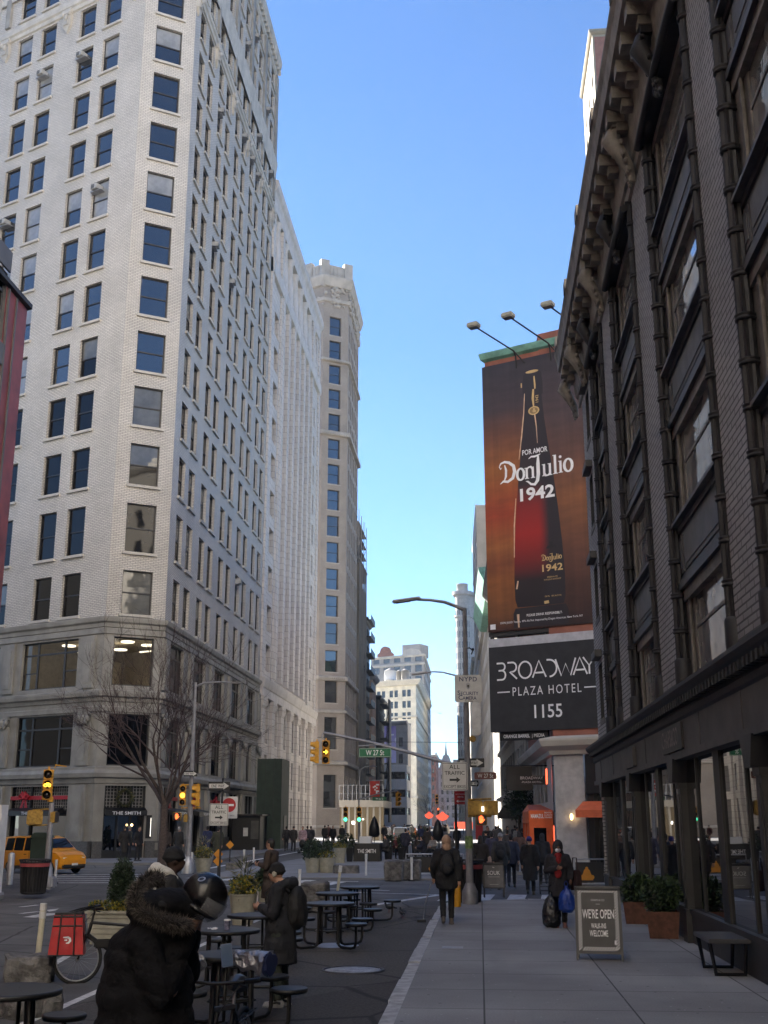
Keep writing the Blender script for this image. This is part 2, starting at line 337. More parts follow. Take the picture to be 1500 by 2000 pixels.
# ---------------------------------------------------------------- ground
TH = math.atan2(-4.07, 8.18)                       # direction of the cross street
E27 = V(math.cos(TH), math.sin(TH), 0); N27 = V(E27.y, -E27.x, 0)
b = MB(); b.quad((-400, -150, -.02), (400, -150, -.02), (400, 900, -.02), (-400, 900, -.02), 0); struct(b.build('ground', M['asphalt']))
b = MB(); b.quad((-60, -60, 0), (40, -60, 0), (40, 700, 0), (-60, 700, 0), 0); struct(b.build('road', M['asphalt']))
def slab(name, poly, z, m, side=None):
    b = MB(); b.prism(poly, -.01, z, 0); return struct(b.build(name, m))
right_curb = [(-1.05, -60), (-1.07, 14), (-1.06, 29), (-.85, 30.6), (-.2, 31.6), (1.2, 32.2), (9, 32.6)]
inner = [(-.9, -60), (-.92, 14), (-.91, 28.9), (-.74, 30.4), (-.12, 31.3), (1.2, 31.9), (9, 32.3)]
slab('pavement', inner + [(9, -60)], .15, M['walk'])
cb = MB(); i = 0
def curbrun(mb, A, Bp, seg, z=.152, jit=.03, gap=.022, r=rnd):
    for k in range(len(A) - 1):
        a0, a1, b0, b1 = V(*A[k]), V(*A[k + 1]), V(*Bp[k]), V(*Bp[k + 1]); L = (a1 - a0).length; n = max(1, round(L / seg))
        for q in range(n):
            t0, t1 = q / n + gap / L, (q + 1) / n - gap / L; jo = r.uniform(-jit, jit); jz = r.uniform(-.014, .010)
            d = (b0 - a0).normalized() * jo
            p = [a0.lerp(a1, t0) + d, a0.lerp(a1, t1) + d, b0.lerp(b1, t1), b0.lerp(b1, t0)]
            mb.prism([(v.x, v.y) for v in p][::-1], -.01, z + jz, 0)
curbrun(cb, right_curb, inner, 1.9); struct(cb.build('curb', M['curb']))
# plaza surface in the roadway, painted lines and crossings
b = MB(); b.quad((-4.9, -40, .004), (-1.05, -40, .004), (-1.05, 31.5, .004), (-4.9, 31.5, .004), 0); struct(b.build('plaza_surface', M['plaza']))
b = MB(); PAINTZ = .009
def line(a, c, w):
    a = V(a[0], a[1], 0); c = V(c[0], c[1], 0); d = (c - a).normalized(); n = V(-d.y, d.x, 0) * w / 2
    b.quad(*[(p.x, p.y, PAINTZ) for p in (a - n, c - n, c + n, a + n)])
g2 = lambda x, y: (G(x, y).x, G(x, y).y)
for p in ([(75, 1880), (150, 1838)], [(82, 1897), (160, 1852)]): line(g2(*p[0]), g2(*p[1]), .13)
line((-5.0, 4), (-5.0, 30), .12)
for k in range(5): line(g2(100, 1709 + k * 4), g2(300, 1708 + k * 4), .28)             # crossing of the side street at left
for k in range(9):                                                                       # ladder crossing over Broadway
    a = G(392 + k * 29, 1712 + k * 2.0); line((a.x, a.y - 1.6), (a.x + .5, a.y + 1.8), .5)
line(g2(370, 1728), g2(760, 1740), .2); line(g2(730, 1768), g2(860, 1748), .25); line(g2(560, 1740), g2(860, 1748), .15)
for k in range(9): line((-1.0 + k * .95, 33.3), (-.8 + k * .95, 36.3), .5)
line(g2(560, 1722), g2(700, 1722), .25); line(g2(560, 1715), g2(690, 1716), .25)
for y0 in (1785, 1772): line(g2(40, y0), g2(75, y0 - 4), .16)
b.add([(G(x, y).x, G(x, y).y, PAINTZ) for x, y in [(44, 1792), (62, 1789), (86, 1785), (114, 1784), (104, 1788), (70, 1793)]], [(0, 5, 4, 3, 2, 1)])
b.add([(G(x, y).x, G(x, y).y, PAINTZ) for x, y in [(90, 1778), (116, 1775), (108, 1779), (96, 1781)]], [(0, 3, 2, 1)])
struct(b.build('road_markings', M['paint']))
# manhole
mh = G(690, 1896); t = thing('manhole_cover', 'pale round manhole cover set in the dark plaza surface', 'manhole cover', (mh.x, mh.y, 0))
b = MB(); b.lathe([(.42, .004), (.42, .010), (.0, .010)], 0, 40); [b.box(-.36 + .06 * k, -.34 + .06 * k, -.22, .22, .0105, .013, 0) for k in range(13)]; b.build('lid', mat('manhole', (.36, .36, .38), .6, .3, var=.35, scale=6), t)
b = MB(); b.torus((0, 0, .006), .45, .022, n=40, k=6); b.build('rim', M['iron2'], t)
# far-side pavements
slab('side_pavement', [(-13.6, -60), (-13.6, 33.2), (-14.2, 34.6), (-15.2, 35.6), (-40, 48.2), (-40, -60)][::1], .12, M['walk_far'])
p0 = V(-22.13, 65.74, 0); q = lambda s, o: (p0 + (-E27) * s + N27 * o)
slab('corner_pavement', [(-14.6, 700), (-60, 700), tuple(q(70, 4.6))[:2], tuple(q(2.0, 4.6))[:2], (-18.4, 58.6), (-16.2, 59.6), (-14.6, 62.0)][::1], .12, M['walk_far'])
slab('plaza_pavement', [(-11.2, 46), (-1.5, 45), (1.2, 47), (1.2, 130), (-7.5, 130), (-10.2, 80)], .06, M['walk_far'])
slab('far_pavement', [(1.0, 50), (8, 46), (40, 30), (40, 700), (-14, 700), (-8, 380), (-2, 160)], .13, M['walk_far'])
b = MB()
for A in ([(403, 1697), (470, 1685), (519, 1676), (560, 1668), (618, 1658)],):
    P = [G(*a) for a in A]
    for k in range(len(P) - 1): line((P[k].x, P[k].y), (P[k + 1].x, P[k + 1].y), .3)
struct(b.build('lane_marking', M['white']))
# ---------------------------------------------------------------- facades
class Fac:
    def __init__(s, o, d, n=None):
        s.o = V(o[0], o[1], 0); s.d = V(d[0], d[1], 0).normalized(); s.n = V(s.d.y, -s.d.x, 0); s.rot = math.atan2(s.d.y, s.d.x)
    def p(s, a, z, off=0): return s.o + s.d * a + s.n * off + V(0, 0, z)
    def M(s, a=0, z=0, off=0): return Matrix.Translation(s.p(a, z, off)) @ Matrix.Rotation(s.rot, 4, 'Z')
def wall(mb, F, s0, s1, z0, z1, ops, m=0, depth=.28, mr=None):
    S = sorted({s0, s1, *[o[0] for o in ops], *[o[1] for o in ops]}); Z = sorted({z0, z1, *[o[2] for o in ops], *[o[3] for o in ops]})
    S = [x for x in S if s0 - 1e-6 <= x <= s1 + 1e-6]; Z = [x for x in Z if z0 - 1e-6 <= x <= z1 + 1e-6]
    for i in range(len(S) - 1):
        sc = (S[i] + S[i + 1]) / 2; run = None
        for j in range(len(Z)):
            solid = j < len(Z) - 1 and not any(o[0] < sc < o[1] and o[2] < (Z[j] + Z[j + 1]) / 2 < o[3] for o in ops)
            if solid and run is None: run = Z[j]
            if not solid and run is not None:
                a, c, zt = S[i], S[i + 1], Z[j]
                mb.quad(F.p(a, run), F.p(c, run), F.p(c, zt), F.p(a, zt), m, [(a, run), (c, run), (c, zt), (a, zt)]); run = None
    r = m if mr is None else mr
    for a, c, u, w in [o[:4] for o in ops]:
        mb.quad(F.p(a, u), F.p(a, u, -depth), F.p(a, w, -depth), F.p(a, w), r, [(a, u), (a + depth, u), (a + depth, w), (a, w)])
        mb.quad(F.p(c, u, -depth), F.p(c, u), F.p(c, w), F.p(c, w, -depth), r, [(c, u), (c + depth, u), (c + depth, w), (c, w)])
        mb.quad(F.p(a, w, -depth), F.p(c, w, -depth), F.p(c, w), F.p(a, w), r, [(a, w), (c, w), (c, w + depth), (a, w + depth)])
        mb.quad(F.p(a, u), F.p(c, u), F.p(c, u, -depth), F.p(a, u, -depth), r, [(a, u), (c, u), (c, u + depth), (a, u + depth)])
def fbox(mb, F, a, c, u, w, o0, o1, m=0):          # box on a facade, between offsets o0 and o1
    K = mb.M; mb.M = F.M(); mb.box(a, c, -o1, -o0, u, w, m); mb.M = K
def win_geo(fr, pn, si, w, h, style='sash', fw=.08):
    """one window in local coordinates: x across, z up, y=0 the back of the reveal"""
    fr.box(-w / 2, w / 2, -.07, .0, 0, fw); fr.box(-w / 2, w / 2, -.07, .0, h - fw, h); fr.box(-w / 2, -w / 2 + fw, -.069, .0, fw, h - fw); fr.box(w / 2 - fw, w / 2, -.069, .0, fw, h - fw)
    if style == 'sash':
        fr.box(-w / 2 + fw, w / 2 - fw, -.075, -.005, h * .5 - .04, h * .5 + .04)
        pn.quad((-w / 2 + fw, -.02, fw), (w / 2 - fw, -.02, fw), (w / 2 - fw, -.02, h / 2), (-w / 2 + fw, -.02, h / 2)); pn.quad((-w / 2 + fw, -.045, h / 2), (w / 2 - fw, -.045, h / 2), (w / 2 - fw, -.045, h - fw), (-w / 2 + fw, -.045, h - fw), 1)
    elif style == 'triple':
        for x in (-w * .24, w * .24): fr.box(x - .07, x + .07, -.09, -.005, fw, h - fw)
        fr.box(-w / 2 + fw, w / 2 - fw, -.085, -.006, h * .72, h * .72 + .1); [fr.box(x0, x1, -.06, -.007, h * .34, h * .34 + .07) for x0, x1 in ((-w / 2 + fw, -w * .24), (w * .24, w / 2 - fw))]
        pn.quad((-w / 2 + fw, -.03, fw), (w / 2 - fw, -.03, fw), (w / 2 - fw, -.03, h - fw), (-w / 2 + fw, -.03, h - fw))
    else:
        pn.quad((-w / 2 + fw, -.03, fw), (w / 2 - fw, -.03, fw), (w / 2 - fw, -.03, h - fw), (-w / 2 + fw, -.03, h - fw))
    if si is not None: si.box(-w / 2 - .14, w / 2 + .14, -.42, .0, -.17, -.003)
class Wins:
    """windows of one building: the largest as parts with pane and sill, the rest as one mass"""
    def __init__(s, root, fm, sm, limit=100, depth=.28): s.root = root; s.fm = fm; s.sm = sm; s.n = 0; s.lim = limit; s.c = {}; s.d = depth; s.F = MB(); s.P = {}; s.S = MB()
    def put(s, F, a, c, u, w, style='sash', glass='glass', sill=True, force=False, fw=.08):
        W, Hh = round(c - a, 3), round(w - u, 3)
        if s.n < s.lim:
            k = (W, Hh, style, sill, fw)
            if k not in s.c:
                f, p, q = MB(), MB(), (MB() if sill else None); win_geo(f, p, q, W, Hh, style, fw); s.c[k] = (f.mesh('window', s.fm), p, q.mesh('sill', s.sm) if sill else None, {})
            fm, p, q, gl = s.c[k]
            if glass not in gl: gl[glass] = p.mesh('pane', [M[glass.split('|')[-1]], M[glass.split('|')[0]]])
            o = link('window', fm, s.root, F.p((a + c) / 2, u, -s.d), F.rot); link('pane', gl[glass], o)
            if q: link('sill', q, o)
            s.n += 1
        else:
            Mx = F.M((a + c) / 2, u, -s.d); s.F.M = Mx; s.S.M = Mx; pm = s.P.setdefault(glass, MB()); pm.M = Mx; win_geo(s.F, pm, s.S if sill else None, W, Hh, style, fw)
    def done(s):
        if s.F.f:
            f = MB(); mats = [s.fm]; f.v = s.F.v; f.f = s.F.f; f.m = s.F.m; f.uv = s.F.uv; f.sm = s.F.sm
            for g, p in s.P.items(): mats += [M[g.split('|')[-1]], M[g.split('|')[0]]]; [f.add(p.v, [q for q, m in zip(p.f, p.m) if m == k], len(mats) - 2 + k) for k in (0, 1)]
            if s.S.f: mats.append(s.sm); f.add(s.S.v, s.S.f, len(mats) - 1)
            f.build('windows', mats, s.root)['kind'] = 'stuff'
def ledge(mb, Fs, prof, m=0):
    """sweep a profile [(offset, z)...] along a chain of facades [(F, s0, s1)...] with mitred corners"""
    pts = []
    for F, a, c in Fs:
        pts.append((F, a)); pts.append((F, c))
    rings = []
    for i, (F, s) in enumerate(pts):
        if 0 < i < len(pts) - 1:
            F2 = pts[i - 1][0] if i % 2 == 0 else pts[i + 1][0]
            nn = (F.n + F2.n); nn = nn / (nn.dot(F.n))
        else: nn = F.n
        base = F.p(s, 0); rings.append([base + nn * o + V(0, 0, z) for o, z in prof])
    k = len(prof); vs = [p for r in rings for p in r]
    for i in range(0, len(rings) - 1, 2) if False else range(len(rings) - 1):
        if (rings[i][0] - rings[i + 1][0]).length < 1e-4: continue
        L = (rings[i][0] - rings[i + 1][0]).length
        for j in range(k - 1):
            a, c, d, e = rings[i][j], rings[i + 1][j], rings[i + 1][j + 1], rings[i][j + 1]; mb.quad(a, c, d, e, m, [(0, 0), (L, 0), (L, .3), (0, .3)])
    for r, fl in ((rings[0], 1), (rings[-1], 0)): mb.add(r, [tuple(range(k))[::-1] if fl else tuple(range(k))], m)
def block(mb, poly, z0, z1, m=0): mb.prism(poly, z0, z1, m)
def bodypoly(Fs, depth_pts): return depth_pts
# ================================================================ white brick corner building
B1 = thing('office_building', 'tall white brick building with chamfered corner over a restaurant, behind the bare tree', 'building', (-19, 67.6, 0))
B1.location = (0, 0, 0)
L27, CH, LB = 85.0, math.hypot(2.98, 1.88), 30.9
c0 = V(-22.1, 65.75, 0); c1 = V(-19.0, 67.62, 0); CH = (c1 - c0).length
F27 = Fac(tuple(c0 + (-E27) * L27), tuple(E27)); FCH = Fac(tuple(c0), tuple(c1 - c0)); FBR = Fac(tuple(c1), (0, 1))
s27 = lambda s: L27 - s                       # distance measured back from the corner
chain = [(F27, 0, L27), (FCH, 0, CH), (FBR, 0, LB)]
rows = [(14.25, 16.95), (18.1, 21.2), (22.4, 25.1), (26.3, 28.95), (30.0, 32.75), (33.9, 36.65), (37.7, 40.55), (41.55, 44.4), (45.4, 48.2), (49.25, 52.1), (53.1, 55.9), (56.9, 59.4)]
uprows = [(61.1, 63.4), (66.1, 68.6), (69.7, 72.1), (72.7, 74.7)]
w27 = [(2.32, 3.9), (4.85, 6.43)]; per27 = 6.56
ops27, opsC, opsB = [], [], []
for k in range(12):
    for a, c in w27:
        for u, w in rows + uprows: ops27.append((s27(c + per27 * k), s27(a + per27 * k), u, w, k))
for u, w in rows + uprows: opsC.append((CH / 2 - .93, CH / 2 + .93, u, w, 0))
for k in range(5):
    for a, c in ((1.5, 3.08), (4.1, 5.68)):
        for u, w in rows + uprows: opsB.append((a + 6.06 * k, c + 6.06 * k, u, w, k))
low27 = [(s27(6.95 + 6.9 * k), s27(2.1 + 6.9 * k), u, w) for k in range(11) for u, w in ((9.95, 12.85), (5.3, 8.3), (.0, 4.15))]
lowC = [(CH / 2 - 1.22, CH / 2 + 1.22, 9.95, 12.85), (CH / 2 - 1.22, CH / 2 + 1.22, 5.3, 8.3), (CH / 2 - 1.2, CH / 2 + 1.2, .0, 4.15)]
lowB = []
for k in range(5):
    lowB += [(1.35 + 6.06 * k, 4.95 + 6.06 * k, 9.95, 12.85)]
    lowB += [(1.35 + 6.06 * k, 4.95 + 6.06 * k, 5.3, 8.3)] if k < 4 else [(2.1 + 6.06 * k, 4.1 + 6.06 * k, 5.3, 8.3)]
    lowB += [(1.2 + 6.06 * k, 5.1 + 6.06 * k, .0, 4.15)]
b = MB()
for F, L, ops, low in ((F27, L27, ops27, low27), (FCH, CH, opsC, lowC), (FBR, LB, opsB, lowB)):
    wall(b, F, 0, L, 13.9, 77, ops, 0, .27); wall(b, F, 0, L, 0, 13.9, low, 1, .4)
far = [tuple(F27.p(0, 0))[:2], tuple(c0)[:2], tuple(c1)[:2], (-19, 67.62 + LB), (-45, 67.62 + LB + 15), (-95, 110)]
b.add([(x, y, 76.9) for x, y in far], [tuple(range(6))], 1)
b.quad((-19, 67.62 + LB, 0), (-45, 67.62 + LB + 15, 0), (-45, 67.62 + LB + 15, 77), (-19, 67.62 + LB, 77), 0, [(0, 0), (30, 0), (30, 77), (0, 77)])
b.build('wall', [M['wbrick'], M['lstone']], B1)
W = Wins(B1, M['dframe'], M['wstone'], 100, .27)
rg = random.Random(3)
def b1glass(face, z):
    r = rg.random()
    if rg.random() < .18: return 'glass_c|glass' if z > 30 and face != 'B' else 'glass_b|glass_dark'
    if face == 'B': return 'glass_dark' if r < .85 else 'glass_b'
    if z < 30: return 'glass_b' if r < .3 else 'glass_dark'
    return 'glass_c' if r < (.12 if face == 'C' else .22) else 'glass'
for a, c, u, w in [o for o in low27[:9]]:
    W.put(F27, a, c, u, w, 'triple', 'glass_clear' if u > 9 else 'glass_dark', False) if u > 1 else None
for a, c, u, w in lowC[:2]: W.put(FCH, a, c, u, w, 'plain', 'glass_clear' if u > 9 else 'glass_dark', False)
for a, c, u, w, k in opsC: W.put(FCH, a, c, u, w, 'sash', b1glass('C', u))
for a, c, u, w in lowB:
    if u > 1: W.put(FBR, a, c, u, w, 'triple', 'glass_dark', False)
for a, c, u, w, k in sorted(ops27, key=lambda o: (o[4] > 1, o[2])): W.put(F27, a, c, u, w, 'sash', b1glass('N', u))
for a, c, u, w, k in opsB: W.put(FBR, a, c, u, w, 'sash', b1glass('B', u))
for a, c, u, w in low27[9:]:
    if u > 1: W.put(F27, a, c, u, w, 'triple', 'glass_dark', False)
W.done()
# lit office floor behind the clear third storey windows
b = MB(); iw = lambda s, o, z: F27.p(s27(s), z, o)
ip = [iw(26, -.5, 0), iw(.2, -.5, 0), V(-19.7, 68.0, 0), V(-19.7, 73.5, 0), iw(26, -7.5, 0)]
for z_ in (9.8, 13.2): b.add([(q_.x, q_.y, z_) for q_ in ip], [(0, 1, 2, 3, 4)])
b.quad(*[V(q_.x, q_.y, z_) for q_, z_ in ((ip[3], 9.8), (ip[4], 9.8), (ip[4], 13.2), (ip[3], 13.2))]); fbox(b, F27, s27(5.5), s27(5.2), 9.8, 12.4, -6.9, -3.5); fbox(b, F27, s27(9.6), s27(8.9), 9.8, 13.2, -6.9, -2.5); fbox(b, F27, s27(4.5), s27(3.4), 10.0, 11.9, -4, -3.7, 1); b.build('interior', [mat('office', (.42, .36, .26), .8), M['black']], B1)
b = MB()
for s_, o_ in ((3.2, -2.2), (4.6, -1.6), (3.0, -4.5), (5.8, -4.0), (10.2, -2), (12, -3.5), (.3, -2.3), (.2, -4.0), (14.5, -2), (16, -4)): p_ = iw(s_, o_, 12.75); b.lathe([(.42, 0), (.42, .07), (0, .08)], 0, 16, tuple(p_))
for s_ in (1.8, 6.2): b.tube([iw(s_, -5.0, 12.6), iw(s_ - 1.4, -5.0, 12.6)], .05, n=6)
b.build('office_lamp', M['office_light'], B1)['kind'] = 'stuff'
b = MB()
ledge(b, chain, [(0, 13.35), (.07, 13.4), (.09, 13.62), (.22, 13.72), (.27, 13.92), (.27, 14.0), (0, 14.08)])
ledge(b, chain, [(0, 12.95), (.10, 13.0), (.10, 13.3), (0, 13.35)])
ledge(b, chain, [(0, 8.95), (.09, 9.0), (.12, 9.2), (.32, 9.28), (.37, 9.48), (.37, 9.6), (0, 9.68)])
ledge(b, chain, [(0, 8.35), (.08, 8.4), (.10, 8.65), (.0, 8.72)])
ledge(b, chain, [(0, 4.25), (.10, 4.3), (.12, 4.55), (.30, 4.62), (.34, 4.85), (.2, 5.05), (.2, 5.2), (0, 5.25)])
b.build('ledge', M['lstone'], B1)
b = MB(); ledge(b, chain, [(0, 59.55), (.12, 59.6), (.14, 59.9), (.26, 60.0), (.28, 60.25), (.1, 60.4), (0, 60.9)]); ledge(b, chain, [(0, 64.1), (.15, 64.2), (.16, 63.2), (.34, 64.75), (.38, 65.1), (0, 65.25)])
b.build('band', M['wstone'], B1)
b = MB(); ledge(b, chain, [(0, 74.9), (.12, 75.0), (.16, 75.6), (.46, 75.9), (.56, 76.4), (.56, 76.7), (.1, 76.9), (0, 77.1)])
for F, L in ((F27, L27), (FBR, LB)):
    s = .4
    while s < L: fbox(b, F, s, s + .3, 75.35, 75.85, .14, .42); s += .8
b.build('cornice', M['wstone'], B1)
# pilasters of the upper storeys, corner pilasters of the base, brackets under the band
b = MB()
for k in range(6):
    for F, s in ((FBR, .15 + 6.06 * k), (F27, s27(1.15 + per27 * k))):
        fbox(b, F, s - .15 if F is FBR else s - .45, s + .75 if F is FBR else s + .45, 65.3, 74.9, 0, .22); fbox(b, F, s + .05 if F is FBR else s - .25, s + .55 if F is FBR else s + .25, 61, 64, 0, .2)
for k in range(6):
    for F, s in ((FBR, .55 + 6.06 * k), (F27, s27(1.1 + 6.9 * k))):
        for z0, z1 in ((5.3, 7.75), (9.8, 12.9)): fbox(b, F, s - .48, s + .48, z0, z1, 0, .16); fbox(b, F, s - .28, s + .28, z0 + .3, z1 - .4, .16, .2)
        fbox(b, F, s - .5, s + .5, .9, 4.2, 0, .18); fbox(b, F, s - .3, s + .3, 1.3, 3.8, .18, .22); fbox(b, F, s - .56, s + .56, .55, .95, 0, .26)
b.build('pilaster', M['lstone'], B1)['kind'] = 'stuff'
def bracket_geo(b, s=1.0):
    b.box(-.45 * s, .45 * s, -.3, 0, 0, .35); b.box(-.38 * s, .38 * s, -.24, 0, -1.0, 0)
    b.add([(-.38 * s, -.22, -1.0), (.38 * s, -.22, -1.0), (0, -.12, -1.55), (-.38 * s, 0, -1.0), (.38 * s, 0, -1.0), (0, 0, -1.55)], [(0, 2, 1), (0, 3, 5, 2), (2, 5, 4, 1)])
    for x in (-.32, .32): b.ball((x * s, -.3, -.05), (.14, .12, .2), n=8, k=5)
    b.ball((0, -.3, -.35), (.2, .12, .25), n=8, k=5); b.box(-.2 * s, .2 * s, -.3, -.22, -.95, -.55)
b = MB(); bracket_geo(b); bm_ = b.mesh('bracket', M['wstone'])
for k in range(6): link('bracket', bm_, B1, FBR.p(.3 + 6.06 * k if k else .45, 59.5), FBR.rot); link('bracket', bm_, B1, F27.p(s27(1.1 + per27 * k), 59.5), F27.rot)
b = MB()
for k in range(6):
    for F, s in ((FBR, .55 + 6.06 * k), (F27, s27(1.1 + 6.9 * k))):
        b.M = F.M(s, 8.2, .16); b.box(-.55, .55, -.12, .05, .0, .16)
        for x in (-.38, 0, .38): b.ball((x, -.1, -.2), (.2, .14, .22), n=7, k=5); b.ball((x * .7, -.12, -.42), (.13, .1, .2), n=6, k=4)
b.build('capital', M['lstone'], B1)['kind'] = 'stuff'
# plinth
for F, spans in ((FCH, [(0, CH / 2 - 1.25), (CH / 2 + 1.25, CH)]), (FBR, [(0, 1.15)] + [(5.15 + 6.06 * k, 7.2 + 6.06 * k) for k in range(5)]), (F27, [(s27(2.05), L27)] + [(s27(9.0 + 6.9 * k - .05), s27(7.0 + 6.9 * k)) for k in range(4)])):
    for a, c in spans: b = MB(); fbox(b, F, a, min(c, 30.8) if F is FBR else c, 0, 1.05, .0, .3); b.build('plinth', M['granite'], B1)
# restaurant front: dark timber infill with mullions, lattice, awnings
def shopbay(F, a, c):
    w = c - a; shop, gl, latt = MB(), MB(), MB()
    fbox(shop, F, a, c, 0, .55, -.3, -.2); fbox(shop, F, a, c, 2.62, 2.78, -.3, -.12)
    for x in (a, c - .09, a + w * .33, a + w * .66): fbox(shop, F, x, x + .09, 0, 4.15, -.31, -.14)
    gl.M = F.M(); gl.quad((a, .28, .0), (c, .28, .0), (c, .28, 2.7), (a, .28, 2.7))
    fbox(latt, F, a, c, 2.78, 4.15, -.39, -.33, 1)
    x = a
    while x < c: fbox(latt, F, x, x + .035, 2.78, 4.15, -.33, -.28); x += .19
    z = 2.85
    while z < 4.1: fbox(latt, F, a, c, z, z + .035, -.332, -.282); z += .19
    o = shop.build('shopfront', M['black'], B1); gl.build('pane', M['glass_shop'], o); latt.build('lattice', [M['greyst'], M['black']], o)
shopbay(FCH, *lowC[2][:2])
for o in low27[2::3][:4]: shopbay(F27, o[0], o[1])
for k in range(5): shopbay(FBR, 1.2 + 6.06 * k, 5.1 + 6.06 * k)
def awning(F, a, c, z, proj, lbl):
    aw = MB(); aw.M = F.M((a + c) / 2, z); w = c - a
    aw.add([(-w / 2, 0, .18), (w / 2, 0, .18), (w / 2, -proj, 0), (-w / 2, -proj, 0), (-w / 2, -proj, -.28), (w / 2, -proj, -.28), (-w / 2, 0, -.05), (w / 2, 0, -.05)], [(3, 2, 1, 0), (4, 5, 2, 3), (0, 6, 4, 3), (1, 2, 5, 7), (6, 7, 5, 4)])
    o = aw.build('awning', M['black'], B1); t = MB(); t.M = F.M((a + c) / 2, z, proj + .004); text(t, 'THE SMITH', 0, -.22, .17, 0, 0, .02, w=min(1.65, w * .75)); t.build('lettering', M['lettering'], o)
awning(FCH, *lowC[2][:2], 2.75, .55, ''); o = low27[2]; awning(F27, o[0] + .3, o[1] - .3, 2.75, .5, ''); o = low27[5]; awning(F27, o[0] + .3, o[1] - .3, 2.75, .5, '')
for k in range(3): awning(FBR, 1.2 + 6.06 * k, 5.1 + 6.06 * k, 2.75, .9, '')
b = MB(); [b.ball(tuple(F.p(s, z, .3)), .07) for F, s, z in ((FCH, CH / 2 + .4, 1.95),)]; b.build('wall_lamp', M['lamp_warm'], B1)
b = MB(); fbox(b, FCH, CH / 2 + 1.3, CH / 2 + 1.62, 1.2, 2.5, .02, .08); b.build('menu_case', M['black'], B1); b = MB(); fbox(b, FCH, CH / 2 + 1.56, CH / 2 + 1.585, 1.3, 2.35, .082, .088); b.build('menu_light', M['lamp_white'], B1)
# red ribbons with bows and the wreath (each hung on the front)
rib = mat('ribbon', (.40, .012, .022), .6, var=.15)
def ribbon(F, a, c, z, bow, label):
    t = thing('ribbon', label, 'ribbon', tuple(F.p((a + c) / 2, z, -.05)), F.rot, 'red ribbons above the restaurant windows'); w = (c - a) / 2
    m = MB(); m.box(-w, w, -.03, 0, -.11, .11); m.build('band', rib, t); m = MB(); x = bow - (a + c) / 2
    for sx in (-1, 1):
        m.tube([(x, -.08, 0), (x + sx * .25, -.14, .22), (x + sx * .42, -.12, .1), (x + sx * .3, -.1, -.06), (x, -.08, 0)], .07, n=6)
        m.add([(x, -.07, 0), (x + sx * .12, -.09, -.75), (x + sx * .36, -.08, -.65), (x + sx * .1, -.06, 0)], [(0, 1, 2, 3)]); m.tube([(x, -.08, .02), (x + sx * .14, -.16, .36), (x + sx * .25, -.12, .25), (x, -.08, 0)], .06, n=6)
    m.ball((x, -.12, 0), .1, n=8, k=5); m.build('bow', rib, t)
ribbon(F27, low27[2][0], low27[2][1], 3.5, low27[2][0] + 1.25, 'long red ribbon with a bow over the restaurant front left of the corner door')
ribbon(F27, low27[5][0], low27[5][1], 3.5, low27[5][0] + 1.25, 'red ribbon with a bow at the left edge, over the window beyond the taxi')
for k, nm in enumerate(('first', 'second', 'third')): ribbon(FBR, 1.2 + 6.06 * k, 5.1 + 6.06 * k, 3.5, 3.2 + 6.06 * k, f'red ribbon with a bow, {nm} bay past the corner door on the avenue side')
t = thing('wreath', 'round green wreath hung over the corner door of the restaurant', 'wreath', tuple(FCH.p(CH / 2, 3.47, -.1)), FCH.rot)
m = MB(); m.torus((0, -.05, 0), .42, .06, 'y', 0, 24, 6); rr = random.Random(5)
for i in range(900):
    a = rr.uniform(0, 6.283); r0 = .44 + rr.gauss(0, .07); c = V(r0 * math.cos(a), -.08 + rr.gauss(0, .05), r0 * math.sin(a)); d = V(rr.gauss(0, 1), rr.gauss(0, 1), rr.gauss(0, 1)).normalized() * .09; e = d.orthogonal().normalized() * .022
    m.add([c, c + d * .5 + e, c + d, c + d * .5 - e], [(0, 1, 2, 3)], 0 if rr.random() < .93 else 1)
m.build('greenery', [M['leaf_olive'], M['leaf_yellow']], t)
# air conditioners hung in the windows
b = MB(); b.cbox((0, -.38, .22), (.56, .62, .38), 0, .02); [b.box(-.22, .08, -.697, -.692, .07 + .05 * i, .098 + .05 * i, 1) for i in range(6)]; b.box(-.5, .5, -.5, 0, -.06, -.003, 2)
acm = b.mesh('air_conditioner', [M['ac_shell'], M['dframe'], M['galv']])
ords = ['first', 'second', 'third', 'fourth', 'fifth', 'sixth', 'seventh', 'eighth', 'ninth', 'tenth', 'eleventh', 'twelfth', 'thirteenth', 'fourteenth', 'fifteenth', 'sixteenth', 'seventeenth', 'eighteenth', 'nineteenth', 'twentieth']
allrows = rows + uprows
def ac(F, a, c, row, lbl):
    u, w = allrows[row]; o = link('air_conditioner', acm, None, F.p((a + c) / 2 - .25, w - .78, -.28), F.rot)
    tag(o, f'boxy air conditioner, {lbl}, {ords[row]} row above the stone base', 'air conditioner', 'air conditioners in the white brick building')
wn27 = lambda i: (s27(w27[i % 2][1] + per27 * (i // 2)), s27(w27[i % 2][0] + per27 * (i // 2)))
for i, r in ((1, 7), (1, 10), (2, 10), (0, 7), (3, 7)):
    if (i, r) != (1, 7): ac(F27, *wn27(i), r, f'{ords[i]} window left of the chamfered corner')
wnb = lambda i: ((1.5, 3.08), (4.1, 5.68))[i % 2] if i < 2 else tuple(x + 6.06 * (i // 2) for x in ((1.5, 3.08), (4.1, 5.68))[i % 2])
for i, r in ((2, 10), (5, 11), (7, 12), (6, 11), (7, 11), (2, 7), (4, 7), (6, 1), (6, 14), (8, 13), (9, 12), (3, 14), (5, 13)): ac(FBR, *wnb(i), r, f'{ords[i]} window right of the chamfered corner')
